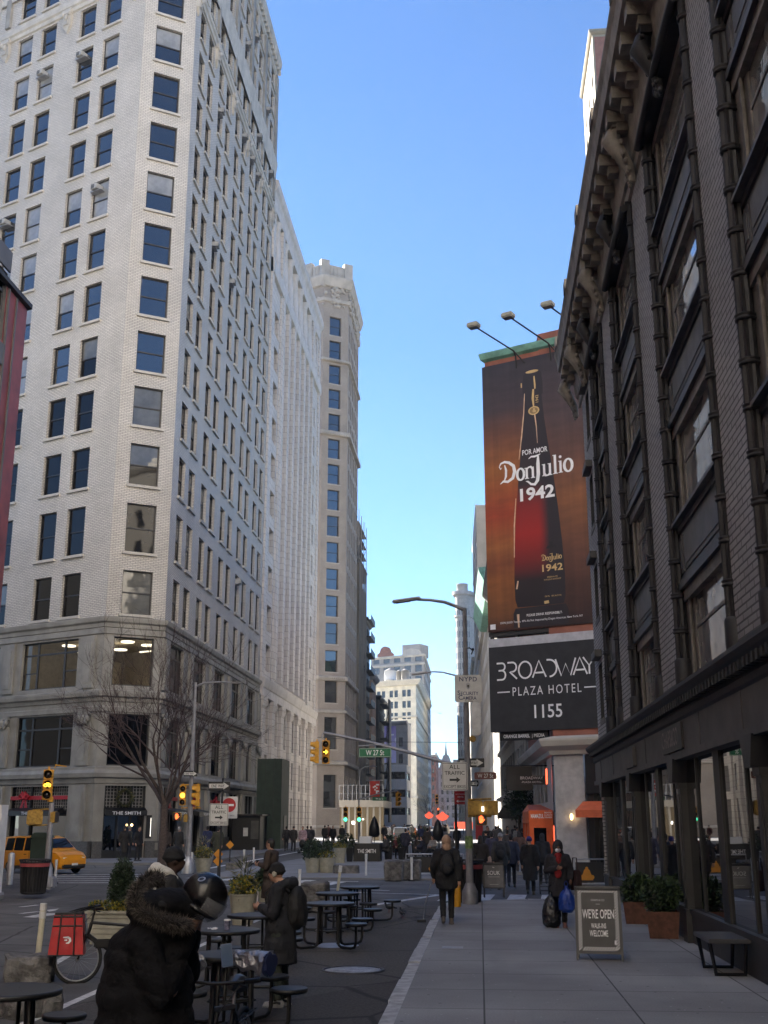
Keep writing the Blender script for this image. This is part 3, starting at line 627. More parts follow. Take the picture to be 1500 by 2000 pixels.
# ================================================================ pale terracotta building with colonnade
B2 = thing('columned_building', 'pale terracotta building with tall columns below its cornice, beside the white brick building', 'building')
F2 = Fac((-19, 98.55), (0, 1)); L2 = 33.6
W = Wins(B2, M['dframe'], M['terra_s'], 60, .5)
end_ops = []; 
for s0 in (2.2, 28.0):
    for k in range(10): end_ops.append((s0 + .55, s0 + 2.75, 15.3 + 3.65 * k, 17.7 + 3.65 * k))
mid = [(6.3, 27.2, 14.9, 53.4), (6.3, 27.2, 55.0, 60.6), (2.2, 5.4, 55.0, 60.6), (28.2, 31.4, 55.0, 60.6)]
gops = [(2.0 + 4.9 * k, 4.6 + 4.9 * k, z0, z1) for k in range(6) for z0, z1 in ((8.9, 12.3), (5.2, 7.9), (0, 4.4))]
b = MB(); wall(b, F2, 0, L2, 14.4, 63.2, end_ops + mid, 0, .5); wall(b, F2, 0, L2, 0, 14.4, gops, 0, .7)
bm = F2.p(6.3, 0, -.9)
b.quad(F2.p(2.2, 55, -.9), F2.p(31.4, 55, -.9), F2.p(31.4, 60.6, -.9), F2.p(2.2, 60.6, -.9), 0, [(0, 0), (29, 0), (29, 6.6), (0, 6.6)])
inner_ops = [(7.3 + 3.5 * k, 9.0 + 3.5 * k, 15.6 + 3.65 * j, 18.2 + 3.65 * j) for k in range(6) for j in range(10)]
FI = Fac(tuple(F2.p(0, 0, -.5))[:2], (0, 1)); wall(b, FI, 6.3, 27.2, 14.9, 53.4, inner_ops, 0, .25)
top = [(-19, 98.55), (-19, 98.55 + L2), (-60, 98.55 + L2 + 20), (-60, 98.55 + 20)]
b.add([(x, y, 63.1) for x, y in top], [(0, 1, 2, 3)], 1); b.quad((-19, 98.55 + L2, 0), (-60, 98.55 + L2 + 20, 0), (-60, 98.55 + L2 + 20, 63.2), (-19, 98.55 + L2, 63.2), 0, [(0, 0), (40, 0), (40, 64), (0, 64)])
b.quad((-60, 118.55, 0), (-19, 98.55, 0), (-19, 98.55, 63.2), (-60, 118.55, 63.2), 0, [(0, 0), (40, 0), (40, 64), (0, 64)])
b.build('wall', [M['terra'], M['terra_s']], B2)
for o in end_ops: W.put(F2, *o, glass='glass_dark')
Wi = Wins(B2, M['dframe'], M['terra_s'], 0, .75)
for o in inner_ops: Wi.put(F2, *o, glass='glass_dark', sill=False)
for o in gops: W.put(F2, *o, style='plain' if o[2] < 1 else 'sash', glass='glass_dark' if o[2] > 1 else 'glass_shop', sill=o[2] > 1)
W.done(); Wi.done()
b = MB()
for k in range(6): fbox(b, F2, 5.75 + 3.5 * k + .3, 7.05 + 3.5 * k + .1, 14.9, 53.5, -.5, .28); 
for s in (.0, 5.45, 27.25, 32.6): fbox(b, F2, s, s + .95, 14.45, 60.8, 0, .2)
for k in range(7):
    s = .35 + 4.9 * k; fbox(b, F2, s, s + 1.5, .0, 11.9, 0, .28); fbox(b, F2, s - .12, s + 1.62, 11.9, 12.3, 0, .36); fbox(b, F2, s - .2, s + 1.7, 12.3, 12.75, 0, .42)
b.build('pilaster', M['terra'], B2)['kind'] = 'stuff'
b = MB(); b.lathe([(.78, 0), (.78, .3), (.66, .5), (.64, 3), (.55, 5.7), (.62, 5.75), (.58, 5.95), (.8, 6.25), (.8, 6.5)], 0, 18); cm = b.mesh('column', M['terra_s'])
for k in range(8): link('column', cm, B2, F2.p(3.8 + (3.5 * k if k else 0) + (1.0 if k else 0), 55.0, -.35)).scale = (.85, .85, .86)
b = MB(); F2c = [(F2, 0, L2)]
ledge(b, F2c, [(0, 60.6), (.15, 60.6), (.15, 61.7), (.2, 61.9), (.26, 62.2), (.46, 62.5), (.52, 63.0), (.52, 63.3), (0, 63.5)]); ledge(b, F2c, [(0, 53.4), (.3, 53.5), (.36, 53.9), (.36, 54.4), (.3, 54.9), (0, 55.0)])
b.build('cornice', M['terra_s'], B2)
b = MB(); ledge(b, F2c, [(0, 12.75), (.32, 12.8), (.32, 13.5), (.4, 13.6), (.5, 14.0), (.54, 14.3), (0, 14.5)]); b.build('ledge', M['terra_s'], B2)
# ================================================================ generic building with a window grid
def gridb(name, label, faces, H, wm, tm, fm='dframe', limit=30, top=None, glass=('glass_far',), sill=False, depth=.25, ledges=(), cornice=(.6, .8), cat='building', gl_seed=1, style='sash', roofm=None):
    """faces: [(F, L, [(a, c)...], [(u, w)...])] left to right seen from outside"""
    root = thing(name, label, cat); b = MB(); rr = random.Random(gl_seed); W = Wins(root, M[fm], M[tm], limit, depth)
    for F, L, cols, rws in faces:
        ops = [(a, c, u, w) for u, w in rws for a, c in cols]; wall(b, F, 0, L, 0, H, ops, 0, depth)
        for o in ops: W.put(F, *o, style=style, glass=rr.choice(glass), sill=sill)
    W.done()
    poly = top or [tuple(faces[0][0].p(0, 0))[:2]] + [tuple(F.p(L, 0))[:2] for F, L, _, _ in faces]
    if top is None:
        F, L = faces[-1][0], faces[-1][1]; F0 = faces[0][0]; poly += ([tuple(F.p(L, 0, -14))[:2], tuple(F0.p(0, 0, -14))[:2]] if F.n.y > -.6 else [tuple(F.p(L, 0) + V(0, 14, 0))[:2], tuple(F0.p(0, 0) + V(0, 14, 0))[:2]]) if len(faces) == 1 else [tuple(F.p(L, 0) + F0.p(0, 0) - faces[0][0].p(faces[0][1], 0))[:2]]
    n = len(poly)
    for i in range(len(faces), n):
        p, q2 = poly[i], poly[(i + 1) % n]; d = math.hypot(q2[0] - p[0], q2[1] - p[1]); b.quad((*p, 0), (*q2, 0), (*q2, H), (*p, H), 0, [(0, 0), (d, 0), (d, H), (0, H)])
    b.add([(x, y, H - .02) for x, y in poly], [tuple(range(n))], 1); b.build('wall', [M[wm], M[roofm or tm]], root)
    ch = [(F, 0, L) for F, L, _, _ in faces]; k = MB()
    for z, pr, h in ledges: ledge(k, ch, [(0, z), (pr, z + .1), (pr, z + h), (0, z + h + .15)])
    if ledges: k.build('ledge', M[tm], root)
    if cornice: k = MB(); pr, h = cornice; ledge(k, ch, [(0, H - h), (pr * .5, H - h + .1), (pr, H - .25), (pr, H + .1), (0, H + .25)]); k.build('cornice', M[tm], root)
    return root
def cols(n, L, w, m=None):
    st = L / n; return [(st * (i + .5) - w / 2, st * (i + .5) + w / 2) for i in range(n)]
def rws(n, z0, fh, h): return [(z0 + fh * i, z0 + fh * i + h) for i in range(n)]
# ================================================================ grey brick and iron building at right
RB = thing('loft_building', 'dark grey brick and iron building with fluted columns, storefront and deep cornice at right', 'building')
XR, Y0 = 3.57, 34.9
FR = Fac((XR, Y0), (0, -1)); sY = lambda y: Y0 - y; LR = Y0 + 45
bays = [(28.8, 31.5), (22.5, 26.4), (15.9, 20.2), (9.6, 14.0), (3.3, 7.9), (-3, 1.7), (-9.3, -4.6)]
bops = [(sY(y1), sY(y0), 4.42, 15.2) for y0, y1 in bays]
sw = [(1.05, 1.95, z, z + 1.55) for z in (5.0, 7.9, 10.7, 13.4)]
b = MB(); wall(b, FR, 0, LR, 4.25, 16.6, bops + sw, 0, .22, 1); FR2 = Fac(tuple(FR.p(0, 0) + E27 * 22)[:2], tuple(-E27))
fb = Fac((XR, Y0), tuple(E27)); 
b.quad((XR + 22 * E27.x, Y0 + 22 * E27.y, 0), (XR, Y0, 0), (XR, Y0, 16.6), (XR + 22 * E27.x, Y0 + 22 * E27.y, 16.6), 0, [(22, 0), (0, 0), (0, 16.6), (22, 16.6)])
b.add([(XR, Y0, 16.6), (XR, -45, 16.6), (XR + 20, -45, 16.6), (XR + 20, Y0 - 10, 16.6)], [(0, 1, 2, 3)], 1)
b.quad((XR + 20, -45, 0), (XR, -45, 0), (XR, -45, 16.6), (XR + 20, -45, 16.6), 0, [(0, 0), (20, 0), (20, 16), (0, 16)])
b.build('wall', [M['gbrick'], M['iron']], RB)
WS = Wins(RB, M['wood_frame'], M['shopfascia'], 10, .4)
for o in sw: WS.put(FR, *o, glass='glass_b'); 
WS.done()
b = MB(); [fbox(b, FR, .95, 2.05, z + 1.7, z + 1.9, 0, .2) for z in (5.0, 7.9, 10.7, 13.4)]; b.build('lintel', M['shopfascia'], RB)['kind'] = 'stuff'
M['glass_loft'] = glassmat('glass_loft', (.34, .33, .31), 3.4, .015, .02, 1.1)
stz = [(4.42, 6.05), (7.3, 9.05), (10.2, 11.95), (13.1, 15.0)]
def fluted(mb, x, y, z0, z1, r, m=0, n=10):
    pr = []; vs = []; fs = []; K = 2 * n
    for z in (z0, z1):
        for j in range(K):
            q2 = 2 * math.pi * j / K; rr_ = r * (1 if j % 2 else .80); vs.append((x + rr_ * math.cos(q2), y + rr_ * math.sin(q2), z))
    for j in range(K): fs.append((j, (j + 1) % K, K + (j + 1) % K, K + j))
    mb.add(vs, fs + [tuple(range(K, 2 * K))], m)
colm = None
for bi, (y0, y1) in enumerate(bays):
    w = y1 - y0; sc = sY((y0 + y1) / 2)
    for si, (u, v) in enumerate(stz):                                  # deep timber window
        f, p = MB(), MB(); f.M = FR.M(sc, u, -.20); p.M = f.M; hw = w / 2; h = v - u
        for sx in (-1, 1):
            x0, x1 = sorted((sx * (hw - .02), sx * (hw - .42))); f.box(x0, x1, -.07, 0, 0, h); x0, x1 = sorted((sx * (hw - .42), sx * (hw - .62))); f.box(x0, x1, -.03, .0, 0, h); x0, x1 = sorted((sx * (hw - .40), sx * (hw - .5))); f.box(x0, x1, -.10, -.07, 0, h)
            x0, x1 = sorted((sx * (hw - .62), sx * (hw - .69))); f.box(x0, x1, .0, .14, 0, h)
        f.box(-hw + .02, hw - .02, -.12, .0, h - .2, h - .002); f.box(-hw + .62, hw - .62, -.03, .13, 0, .09); f.box(-hw + .62, hw - .62, -.02, .12, h * .55, h * .55 + .06)
        p.quad((-hw + .60, -.004, .09), (hw - .60, -.004, .09), (hw - .60, -.004, h - .2), (-hw + .60, -.004, h - .2))
        o = f.build('window', M['wood_frame'], RB); p.build('pane', M['glass_loft'], o)
    for si in range(3):                                                 # iron spandrel with sloping sill
        z0, z1 = stz[si][1], stz[si + 1][0]; s_ = MB(); s_.M = FR.M(sc, z0, -.21); hw = w / 2 - .02; h = z1 - z0
        s_.box(-hw, hw, -.12, 0, .0, h - .12, 0); s_.box(-hw, hw, -.20, -.12, .0, .12, 0); s_.box(-hw + .0, hw, -.165, -.12, .12, .22, 0); s_.box(-hw + .02, hw - .02, -.16, -.12, h - .22, h - .12, 0)
        for a, c in ((-hw + .1, -hw + .42), (-hw + .55, hw - .55), (hw - .42, hw - .1)):
            s_.box(a, c, -.14, -.12, .30, h - .30, 1); s_.box(a + .08, c - .08, -.155, -.14, .38, h - .38, 1)
        s_.add([(-hw, -.27, h - .12), (hw, -.27, h - .12), (hw, -.27, h - .06), (-hw, -.27, h - .06), (-hw, 0, h - .12), (hw, 0, h - .12), (hw, 0, h + .10), (-hw, 0, h + .10)], [(0, 1, 2, 3), (3, 2, 6, 7), (1, 0, 4, 5), (0, 3, 7, 4), (2, 1, 5, 6)], 1)
        s_.build('spandrel', [M['iron2'], M['panel']], RB)
    s_ = MB(); s_.M = FR.M(sc, 15.0, -.21); s_.box(-w / 2 + .02, w / 2 - .02, -.34, 0, 0, .2); s_.tube([(x, -.38, .02 + .10 * math.cos(x / w * math.pi)) for x in [w * (i / 10 - .5) for i in range(11)]], .09, n=6)
    s_.build('arch_head', M['iron'], RB)
    for yy in (y0 + .06, y1 - .06):                                     # fluted iron columns with rings
        cbm = MB(); fluted(cbm, 0, 0, 4.42, 15.1, .115, n=8); cbm.lathe([(.15, 4.42), (.15, 4.82), (.12, 4.87)], 0, 12)
        z = 5.3
        while z < 15: cbm.lathe([(.12, z), (.142, z + .015), (.142, z + .03), (.126, z + .045), (.126, z + .06), (.142, z + .075), (.142, z + .09), (.12, z + .1)], 0, 12); z += .62
        if colm is None: colm = cbm.mesh('column', M['iron'])
        link('column', colm, RB, (XR + .01, yy, 0))
b = MB(); ledge(b, [(FR, -.6, LR)], [(0, 15.2), (.06, 15.25), (.06, 15.5), (.12, 15.55), (.16, 15.75), (.2, 16.2), (.26, 16.3), (.30, 16.42), (.68, 16.5), (.72, 16.85), (.78, 17.0), (.78, 17.1), (0, 17.3)])
s = -.4
while s < LR:
    fbox(b, FR, s, s + .34, 16.2, 16.48, .26, .62); fbox(b, FR, s + .04, s + .3, 16.02, 16.2, .18, .42); s += .82
s = 0
while s < LR: fbox(b, FR, s, s + .5, 17.0, 17.3, .5, .81); s += 4.1
b.build('cornice', M['cornice'], RB)
def console(mb, rr):                                                   # carved console bracket
    mb.box(-.3, .3, -.62, 0, .75, .95)
    mb.tube([(0, -.5, .8), (0, -.62, .45), (0, -.42, .1), (0, -.22, -.3), (0, -.12, -.75)], [.22, .26, .2, .16, .07], n=8)
    for i in range(34):
        z = rr.uniform(-.8, .8); a = rr.uniform(-1, 1); d = (.2 + .42 * max(0, (z + .8) / 1.6)); mb.ball((a * .27 * (.5 + .5 * (z + .8) / 1.6 + .2), -d * rr.uniform(.75, 1.05), z), (rr.uniform(.05, .1), rr.uniform(.05, .09), rr.uniform(.05, .12)), n=6, k=4)
rr = random.Random(9); cb = MB(); console(cb, rr); cons_l = cb.mesh('console', M['cornice']); cb = MB(); console(cb, rr); cons_d = cb.mesh('console', M['iron'])
for yy in (32.6, 35.6, 27.6, 21.35, 15.05, 8.75, 2.5): link('console', cons_l, RB, (XR - .02, yy, 15.55), FR.rot).scale = (.75, .8, .8)
for y0, y1 in bays: link('console', cons_d, RB, (XR + .05, (y0 + y1) / 2, 15.3), FR.rot).scale = (.8, .7, .75)
# storefront
b = MB(); SF = [(FR, -.3, LR)]
ledge(b, SF, [(.12, 3.80), (.16, 3.84), (.18, 3.92), (.16, 3.96), (.16, 4.0), (.33, 4.14), (.37, 4.2), (.37, 4.26), (0, 4.42)])
s = -.2
while s < LR:
    fbox(b, FR, s, s + .12, 3.98, 4.13, .13, .29); s += .24
b.build('shop_cornice', M['iron'], RB)
b = MB(); fbox(b, FR, -.2, LR, 3.27, 3.82, -.4, .12); fbox(b, FR, -.2, LR, 3.17, 3.28, -.4, .17)
for k in range(14): fbox(b, FR, 1.5 + 3 * k, 1.53 + 3 * k, 3.28, 3.80, .12, .135)
b.build('fascia', M['shopfascia'], RB)
b = MB(); fbox(b, FR, .0, LR, .1, .62, -.45, .02); fbox(b, FR, .0, LR, .62, .70, -.4, .05); b.build('stall_riser', M['shopfront'], RB)
posts = [33.1, 27.0, 21.0, 15.0, 9, 3, -3, -9]
for i in range(len(posts) - 1):
    ya, yb = posts[i], posts[i + 1]; g_ = MB(); g_.M = FR.M(); g_.quad((sY(ya), .05, .70), (sY(yb), .05, .70), (sY(yb), .05, 3.2), (sY(ya), .05, 3.2)); g_.build('shop_window', M['glass_shop'], RB)
    m_ = (ya + yb) / 2; f = MB(); fbox(f, FR, sY(m_ + .22), sY(m_ - .22), .70, 3.17, -.08, -.01); f.build('post', M['black'], RB)
    for y_ in (ya - 1.2, yb + 1.15): f = MB(); fbox(f, FR, sY(y_ + .035), sY(y_ - .035), .72, 3.17, -.08, -.02); f.build('mullion', M['black'], RB)
g_ = MB(); g_.M = FR.M(); g_.quad((.1, .05, .7), (sY(33.1), .05, .7), (sY(33.1), .05, 3.2), (.1, .05, 3.2)); g_.build('shop_window', M['glass_shop'], RB)
pb = MB(); pb.box(-.15, .15, -.07, .3, 0, 3.05); pb.box(-.2, .2, -.11, .3, 0, .55); pb.box(-.18, .18, -.10, .3, 2.55, 2.65); pb.sheet([(-.16, 2.65), (.16, 2.65), (.34, 3.05), (-.34, 3.05)], -.2, .25); pb.box(-.08, .08, -.09, -.06, .7, 2.45)
pm = pb.mesh('pilaster', M['shopfront'])
for y_ in posts: link('pilaster', pm, RB, (XR, y_, .14), FR.rot)
b = MB(); b.quad((XR + .9, Y0 - .3, .1), (XR + .9, -40, .1), (XR + .9, -40, 3.1), (XR + .9, Y0 - .3, 3.1)); b.build('shop_interior', M['black'], RB)
def signboard(name, label, loc, rot, w, h, t, body, fn, mats, cat='sign', parent=None, corner=.04, group=None):
    """flat sign: board part plus lettering part; fn(mb) draws on local xz centred on the board"""
    root = thing(name, label, cat, loc, rot, group) if parent is None else parent
    a = MB(); a.sheet(rrect(w, h, corner), 0, t, 0); a.build('board', body, root)
    l = MB(); fn(l); l.build('lettering', mats, root); return root
p = FR.p(sY(20.9), 3.55, .16)
signboard('shop_sign', 'dark shop sign with raised lettering on the storefront fascia, right side', tuple(p), FR.rot, 2.1, .46, .05, M['shopfront'], lambda m: text(m, 'CHAPS&CO', 0, -.14, .29, 0, -.03, .012, w=1.7), [M['cornice']])
signboard('shop_plaque', 'small dark plaque on the storefront fascia nearer the corner', tuple(FR.p(sY(26.6), 3.52, .2)), FR.rot, 1.4, .44, .08, M['shopfascia'], lambda m: (text(m, 'BARBER', 0, -.12, .13, 0, -.006, w=.8), stroke(m, [(-.4, .1), (.4, .1)], .03)) if False else stroke(m, [(-.45, -.14), (.45, -.14)], .05), [M['shopfront']])
# ================================================================ hotel and its wallscapes
HT = thing('hotel', 'hotel on the far corner, stone base and copper cornice, carrying the tall billboard', 'building')
HX, HY = 3.57, 56.0
xr = lambda y: HX - .024 * (y - HY)
FH = Fac((HX, HY), tuple(E27)); FHB = Fac((xr(74), 74), (HX - xr(74), HY - 74)); LHB = math.hypot(HX - xr(74), 18)
b = MB(); hops = [(1.0 + 2.9 * k, 2.9 + 2.9 * k, z, z + 2.0) for k in range(6) for z in (7.2, 10.4, 13.6, 16.8, 20, 23)]
wall(b, FHB, 0, LHB, 5.9, 27, hops, 0, .3); b.quad((HX, HY, 5.9), tuple(FH.p(20, 5.9)), tuple(FH.p(20, 27)), (HX, HY, 27), 0, [(0, 6), (20, 6), (20, 27), (0, 27)])
b.add([(HX, HY, 27), tuple(FH.p(20, 27)), (26, 74, 27), (xr(74), 74, 27)], [(0, 1, 2, 3)], 0)
gh = [(1.2 + 2.6 * k, 3.2 + 2.6 * k, z0, z1) for k in range(5) for z0, z1 in ((.15, 2.6), (3.1, 5.2))]
wall(b, FHB, 0, LHB - 1.3, 0, 5.9, gh, 1, .4); wall(b, FH, 1.6, 20, 0, 5.4, [(1.9, 9.5, .15, 4.2)], 2, .6, 2)
b.build('wall', [M['rbrick'], M['lightst'], M['black']], HT)
W = Wins(HT, M['dframe'], M['lightst'], 60, .3)
for o in hops: W.put(FHB, *o, glass='glass_dark')
for o in gh: W.put(FHB, *o, style='plain', glass='glass_dark', sill=False)
W.done()
hs = mat('hotel_stone', (.40, .385, .38), .7, var=.14, scale=3, bmp=.1)
b = MB()
for z0, z1 in ((.5, 1.85), (1.87, 3.05), (3.07, 4.22), (4.24, 5.2)): fbox(b, FH, .0, 1.5, z0, z1, -1.4, .03); fbox(b, FH, .04, 1.46, z0 - .02, z0, -1.36, .0)
fbox(b, FH, -.05, 1.6, 0, .48, -1.4, .1); b.build('corner_pier', hs, HT)
b = MB(); ledge(b, [(FHB, 0, LHB), (FH, 0, 9)], [(0, 5.2), (.2, 5.22), (.25, 5.4), (.6, 5.6), (.7, 5.85), (.7, 5.95), (0, 6.1)]); b.build('ledge', M['lightst'], HT)
b = MB(); b.M = FH.M(5.2, 2.1, -.55); b.quad((-3.6, 0, -1.9), (4.2, 0, -1.9), (4.2, 0, 2.1), (-3.6, 0, 2.1)); b.build('lobby_glass', M['glass_shop'], HT)
b = MB(); fbox(b, FH, 1.62, 6.5, 3.4, 5.15, .03, .16); b.build('sign_band', M['black'], HT)
b = MB(); b.M = FH.M(2.95, 4.35, .55); [b.box(*v) for v in ((-.28, -.2, 0, .05, -.42, .42), (-.28, .2, 0, .05, .34, .42), (.12, .2, 0, .05, -.05, .34), (-.28, .2, 0, .05, -.05, .02))]; b.build('neon_letter', M['neon'], HT)
b = MB(); b.M = FH.M(2.3, 3.0, .05); b.add([(-.9, 0, .05), (1.9, 0, .05), (1.9, -1.0, -.35), (-.9, -1.0, -.35), (-.9, -1.0, -.68), (1.9, -1.0, -.68), (-.9, 0, -.3), (1.9, 0, -.3)], [(3, 2, 1, 0), (4, 5, 2, 3), (0, 6, 4, 3), (1, 2, 5, 7), (6, 7, 5, 4)]); b.build('awning', mat('awning_o', (.60, .13, .05), .7, var=.1), HT)
b = MB(); [(b.ball((FH.p(s, z, o).x, FH.p(s, z, o).y, z), (.07, .07, .15), n=8, k=6)) for s, z, o in ((.9, 2.35, .3), (3.5, 2.1, .35))]; b.build('lantern', M['lamp_warm'], HT)
b = MB(); [b.ball(tuple(FH.p(s, z, -.5)), .05) for s, z in ((2.7, 1.6),)]; b.build('bulb', M['lamp_warm'], HT)
b = MB(); k = FHB.M(LHB - 1.25, 4.2, .25); b.M = k; b.box(-.25, .25, -.05, 0, -.3, .42); b.build('red_sign', M['neon'], HT)
t = thing('entrance_vestibule', 'bright orange entrance vestibule with white lettering against the hotel', 'vestibule', (2.35, 57.3, .1), 0)
bx = MB(); bx.box(0, 1.15, 0, 8.5, 1.95, 2.55); bx.box(0, .22, 0, .2, 0, 1.95); bx.box(.82, 1.15, 0, .2, 0, 1.95); bx.box(.22, .82, 0, .2, 1.75, 1.95); bx.box(0, .12, .2, 8.5, 0, .9)
for y in (2.2, 4.3, 6.4, 8.4): bx.box(.005, .11, y, y + .1, .9, 1.95)
bx.add([(0, 0, 2.55), (1.15, 0, 2.55), (1.3, 8.5, 2.95), (.3, 8.5, 2.95), (1.15, 8.5, 2.55), (0, 8.5, 2.55)], [(0, 1, 2, 3), (1, 4, 2), (0, 3, 5)]); bx.build('frame', M['orange'], t)
g_ = MB(); g_.quad((.22, .1, 0), (.82, .1, 0), (.82, .1, 1.75), (.22, .1, 1.75)); g_.build('pane', M['glass_dark'], t)
g_ = MB(); g_.quad((.06, 8.5, .9), (.06, .2, .9), (.06, .2, 1.95), (.06, 8.5, 1.95)); g_.build('side_pane', mat('orange_film', (.36, .10, .04), .3, var=.3), t)
l = MB(); text(l, 'MAMAZUL', .40, 2.2, .19, 0, -.005, .02, w=.62); [text(l, s_, .93, z, .075, 0, -.005, .008, w=.36) for s_, z in (('BREAKFAST', 2.42), ('LUNCH', 2.31), ('DINNER', 2.2))]; l.build('lettering', M['lettering'], t)
b = MB(); b.box(1.16, 1.2, -.02, .03, .6, 1.85); b.build('light_tube', M['neon'], t)
# billboards: steel frame projecting over the pavement, copper cornice on top
BO = V(.64, 57.45, 0); FB = Fac(tuple(BO), tuple(E27)); BW = 6.0
BB = thing('billboard', 'tall bottle advertisement billboard with copper cornice, above the black hotel sign', 'billboard')
k = MB(); fbox(k, FB, .12, 9, 11.2, 26.3, -1.5, -.05, 0); k.build('backing', M['rbrick'], BB)
k = MB(); ledge(k, [(Fac(tuple(FB.p(.25, 0, -1.6)), tuple(N27)), 0, 1.4), (Fac(tuple(FB.p(.25, 0, -.2)), tuple(E27)), 0, 9)], [(0, 25.85), (.10, 25.9), (.10, 26.05), (.32, 26.2), (.38, 26.45), (.38, 26.55), (0, 26.6)]); k.build('cornice', M['copper'], BB)
def postermat():
    m, nt, bs = NT('poster'); bs.inputs['Roughness'].default_value = .5
    uv = coord(nt, 'UV'); sp = nt.nodes.new("ShaderNodeSeparateXYZ"); nt.links.new(uv, sp.inputs[0])
    def ramp(x, st):
        r = nt.nodes.new("ShaderNodeValToRGB"); nt.links.new(x, r.inputs[0]); e = r.color_ramp.elements
        while len(e) < len(st): e.new(.5)
        for el, (p, c) in zip(e, st): el.position = p; el.color = (*c, 1)
        return r.outputs[0]
    L_ = ramp(sp.outputs[1], [(0, (.05, .018, .014)), (.06, (.18, .07, .025)), (.18, (.26, .09, .026)), (.24, (.20, .06, .025)), (.3, (.29, .10, .03)), (.42, (.31, .048, .017)), (.58, (.29, .10, .026)), (.72, (.14, .056, .034)), (.82, (.05, .035, .042)), (1, (.036, .033, .045))])
    R_ = ramp(sp.outputs[1], [(0, (.03, .016, .016)), (.25, (.11, .045, .03)), (.45, (.22, .085, .035)), (.6, (.12, .055, .04)), (.75, (.07, .045, .048)), (1, (.034, .03, .04))])
    f = nt.nodes.new("ShaderNodeMapRange"); f.interpolation_type = 'SMOOTHSTEP'; f.inputs[1].default_value = .25; f.inputs[2].default_value = .7; nt.links.new(sp.outputs[0], f.inputs[0])
    c = mixc(nt, f.outputs[0], L_, R_); st = nz(nt, vmap(nt, uv, (3, 26, 1)), 1, 4, .6, .35, .7); st2 = nz(nt, vmap(nt, uv, (14, 1.2, 1)), 1, 3, .5, .4, .7)
    c = mixc(nt, 1.0, c, mixc(nt, st, (.82,) * 3, (1.12, 1.1, 1.05)), 'MULTIPLY'); c = mixc(nt, 1.0, c, mixc(nt, st2, (.85,) * 3, (1.15, 1.12, 1.08)), 'MULTIPLY')
    nt.links.new(c, bs.inputs['Base Color']); return m
def bottlemat():
    m, nt, bs = NT('bottle_print'); bs.inputs['Roughness'].default_value = .5
    uv = coord(nt, 'UV'); sp = nt.nodes.new("ShaderNodeSeparateXYZ"); nt.links.new(uv, sp.inputs[0])
    r = nt.nodes.new("ShaderNodeValToRGB"); nt.links.new(sp.outputs[1], r.inputs[0]); e = r.color_ramp.elements
    st = [(0, (.016, .012, .014)), (.17, (.018, .012, .014)), (.24, (.15, .014, .012)), (.34, (.30, .016, .012)), (.44, (.20, .014, .012)), (.52, (.028, .018, .02)), (1, (.022, .02, .026))]
    while len(e) < len(st): e.new(.5)
    for el, (p_, c) in zip(e, st): el.position = p_; el.color = (*c, 1)
    f = nt.nodes.new("ShaderNodeMapRange"); f.interpolation_type = 'SMOOTHSTEP'; f.inputs[1].default_value = .5; f.inputs[2].default_value = .72; nt.links.new(sp.outputs[0], f.inputs[0])
    nt.links.new(mixc(nt, f.outputs[0], r.outputs[0], (.02, .016, .02)), bs.inputs['Base Color']); return m
PZ, PH = 11.38, 14.4
po = MB(); po.M = FB.M(0, PZ, .06); po.add([(0, 0, 0), (BW, 0, 0), (BW, 0, PH), (0, 0, PH), (0, .12, 0), (BW, .12, 0), (BW, .12, PH), (0, .12, PH)], [(0, 1, 2, 3), (1, 5, 6, 2), (4, 0, 3, 7), (3, 2, 6, 7), (5, 4, 7, 6)], 0, [[(0, 0), (1, 0), (1, 1), (0, 1)]] + [[(0, 0)] * 4] * 4)
po = po.build('poster', postermat(), BB)
half = [(x * .9, z) for x, z in [(0, 1.1), (1.38, 1.12), (1.5, 1.5), (1.52, 2.6), (1.44, 4.2), (1.28, 6.0), (1.05, 8.0), (.82, 9.6), (.64, 11), (.54, 12.2), (.62, 12.25), (.64, 12.8), (.56, 13.45), (.44, 13.5), (.42, 13.6), (0, 13.65)]]
bt = MB(); bt.M = FB.M(2.9, PZ, .06); poly = [(x, z) for x, z in half] + [(-x, z) for x, z in half[::-1] if x]
bt.add([(x, -.005, z) for x, z in poly], [tuple(range(len(poly)))], 0, [[(x / 3.2 + .5, z / PH) for x, z in poly]])
bt.add([(x * .98, -.005, 1.08 - z * .45) for x, z in [(1.38, 0), (1.5, .6), (1.5, 2.2), (-1.5, 2.2), (-1.5, .6), (-1.38, 0)]], [(5, 4, 3, 2, 1, 0)], 0, [[(.8, .02)] * 6]); bt.build('bottle', bottlemat(), po)
mgold = mat('gold_print', (.55, .38, .17), .5, var=.15); mhl = mat('highlight_print', (.62, .42, .28), .5, var=.2)
dk = MB(); dk.M = FB.M(2.9, PZ, .06) @ Matrix.Diagonal((1.36, 1, 1.03, 1))
flat(dk, arc(0, 13.17, .27, 0, 360, 20, .08)[:-1], 0, -.009); flat(dk, arc(.02, 11.05, .23, 0, 360, 24)[:-1], 0, -.009); flat(dk, arc(.02, 11.05, .17, 0, 360, 24)[:-1], 1, -.0105); flat(dk, [(.0, 10.95), (.1, 10.95), (.12, 11.05), (.06, 11.07), (.06, 11.17), (0, 11.17), (0, 11.07), (-.05, 11.05)], 0, -.012)
stroke(dk, [(.03, 12.2), (.0, 11.7), (.02, 11.25)], [.07, .1, .05], 0, -.009); stroke(dk, [(.05, 10.85), (.1, 10.2), (.12, 9.3)], [.05, .04, .02], 2, -.009); stroke(dk, [(.08, 12.9), (.1, 12.4), (.1, 12.2)], [.05, .07, .04], 0, -.009)
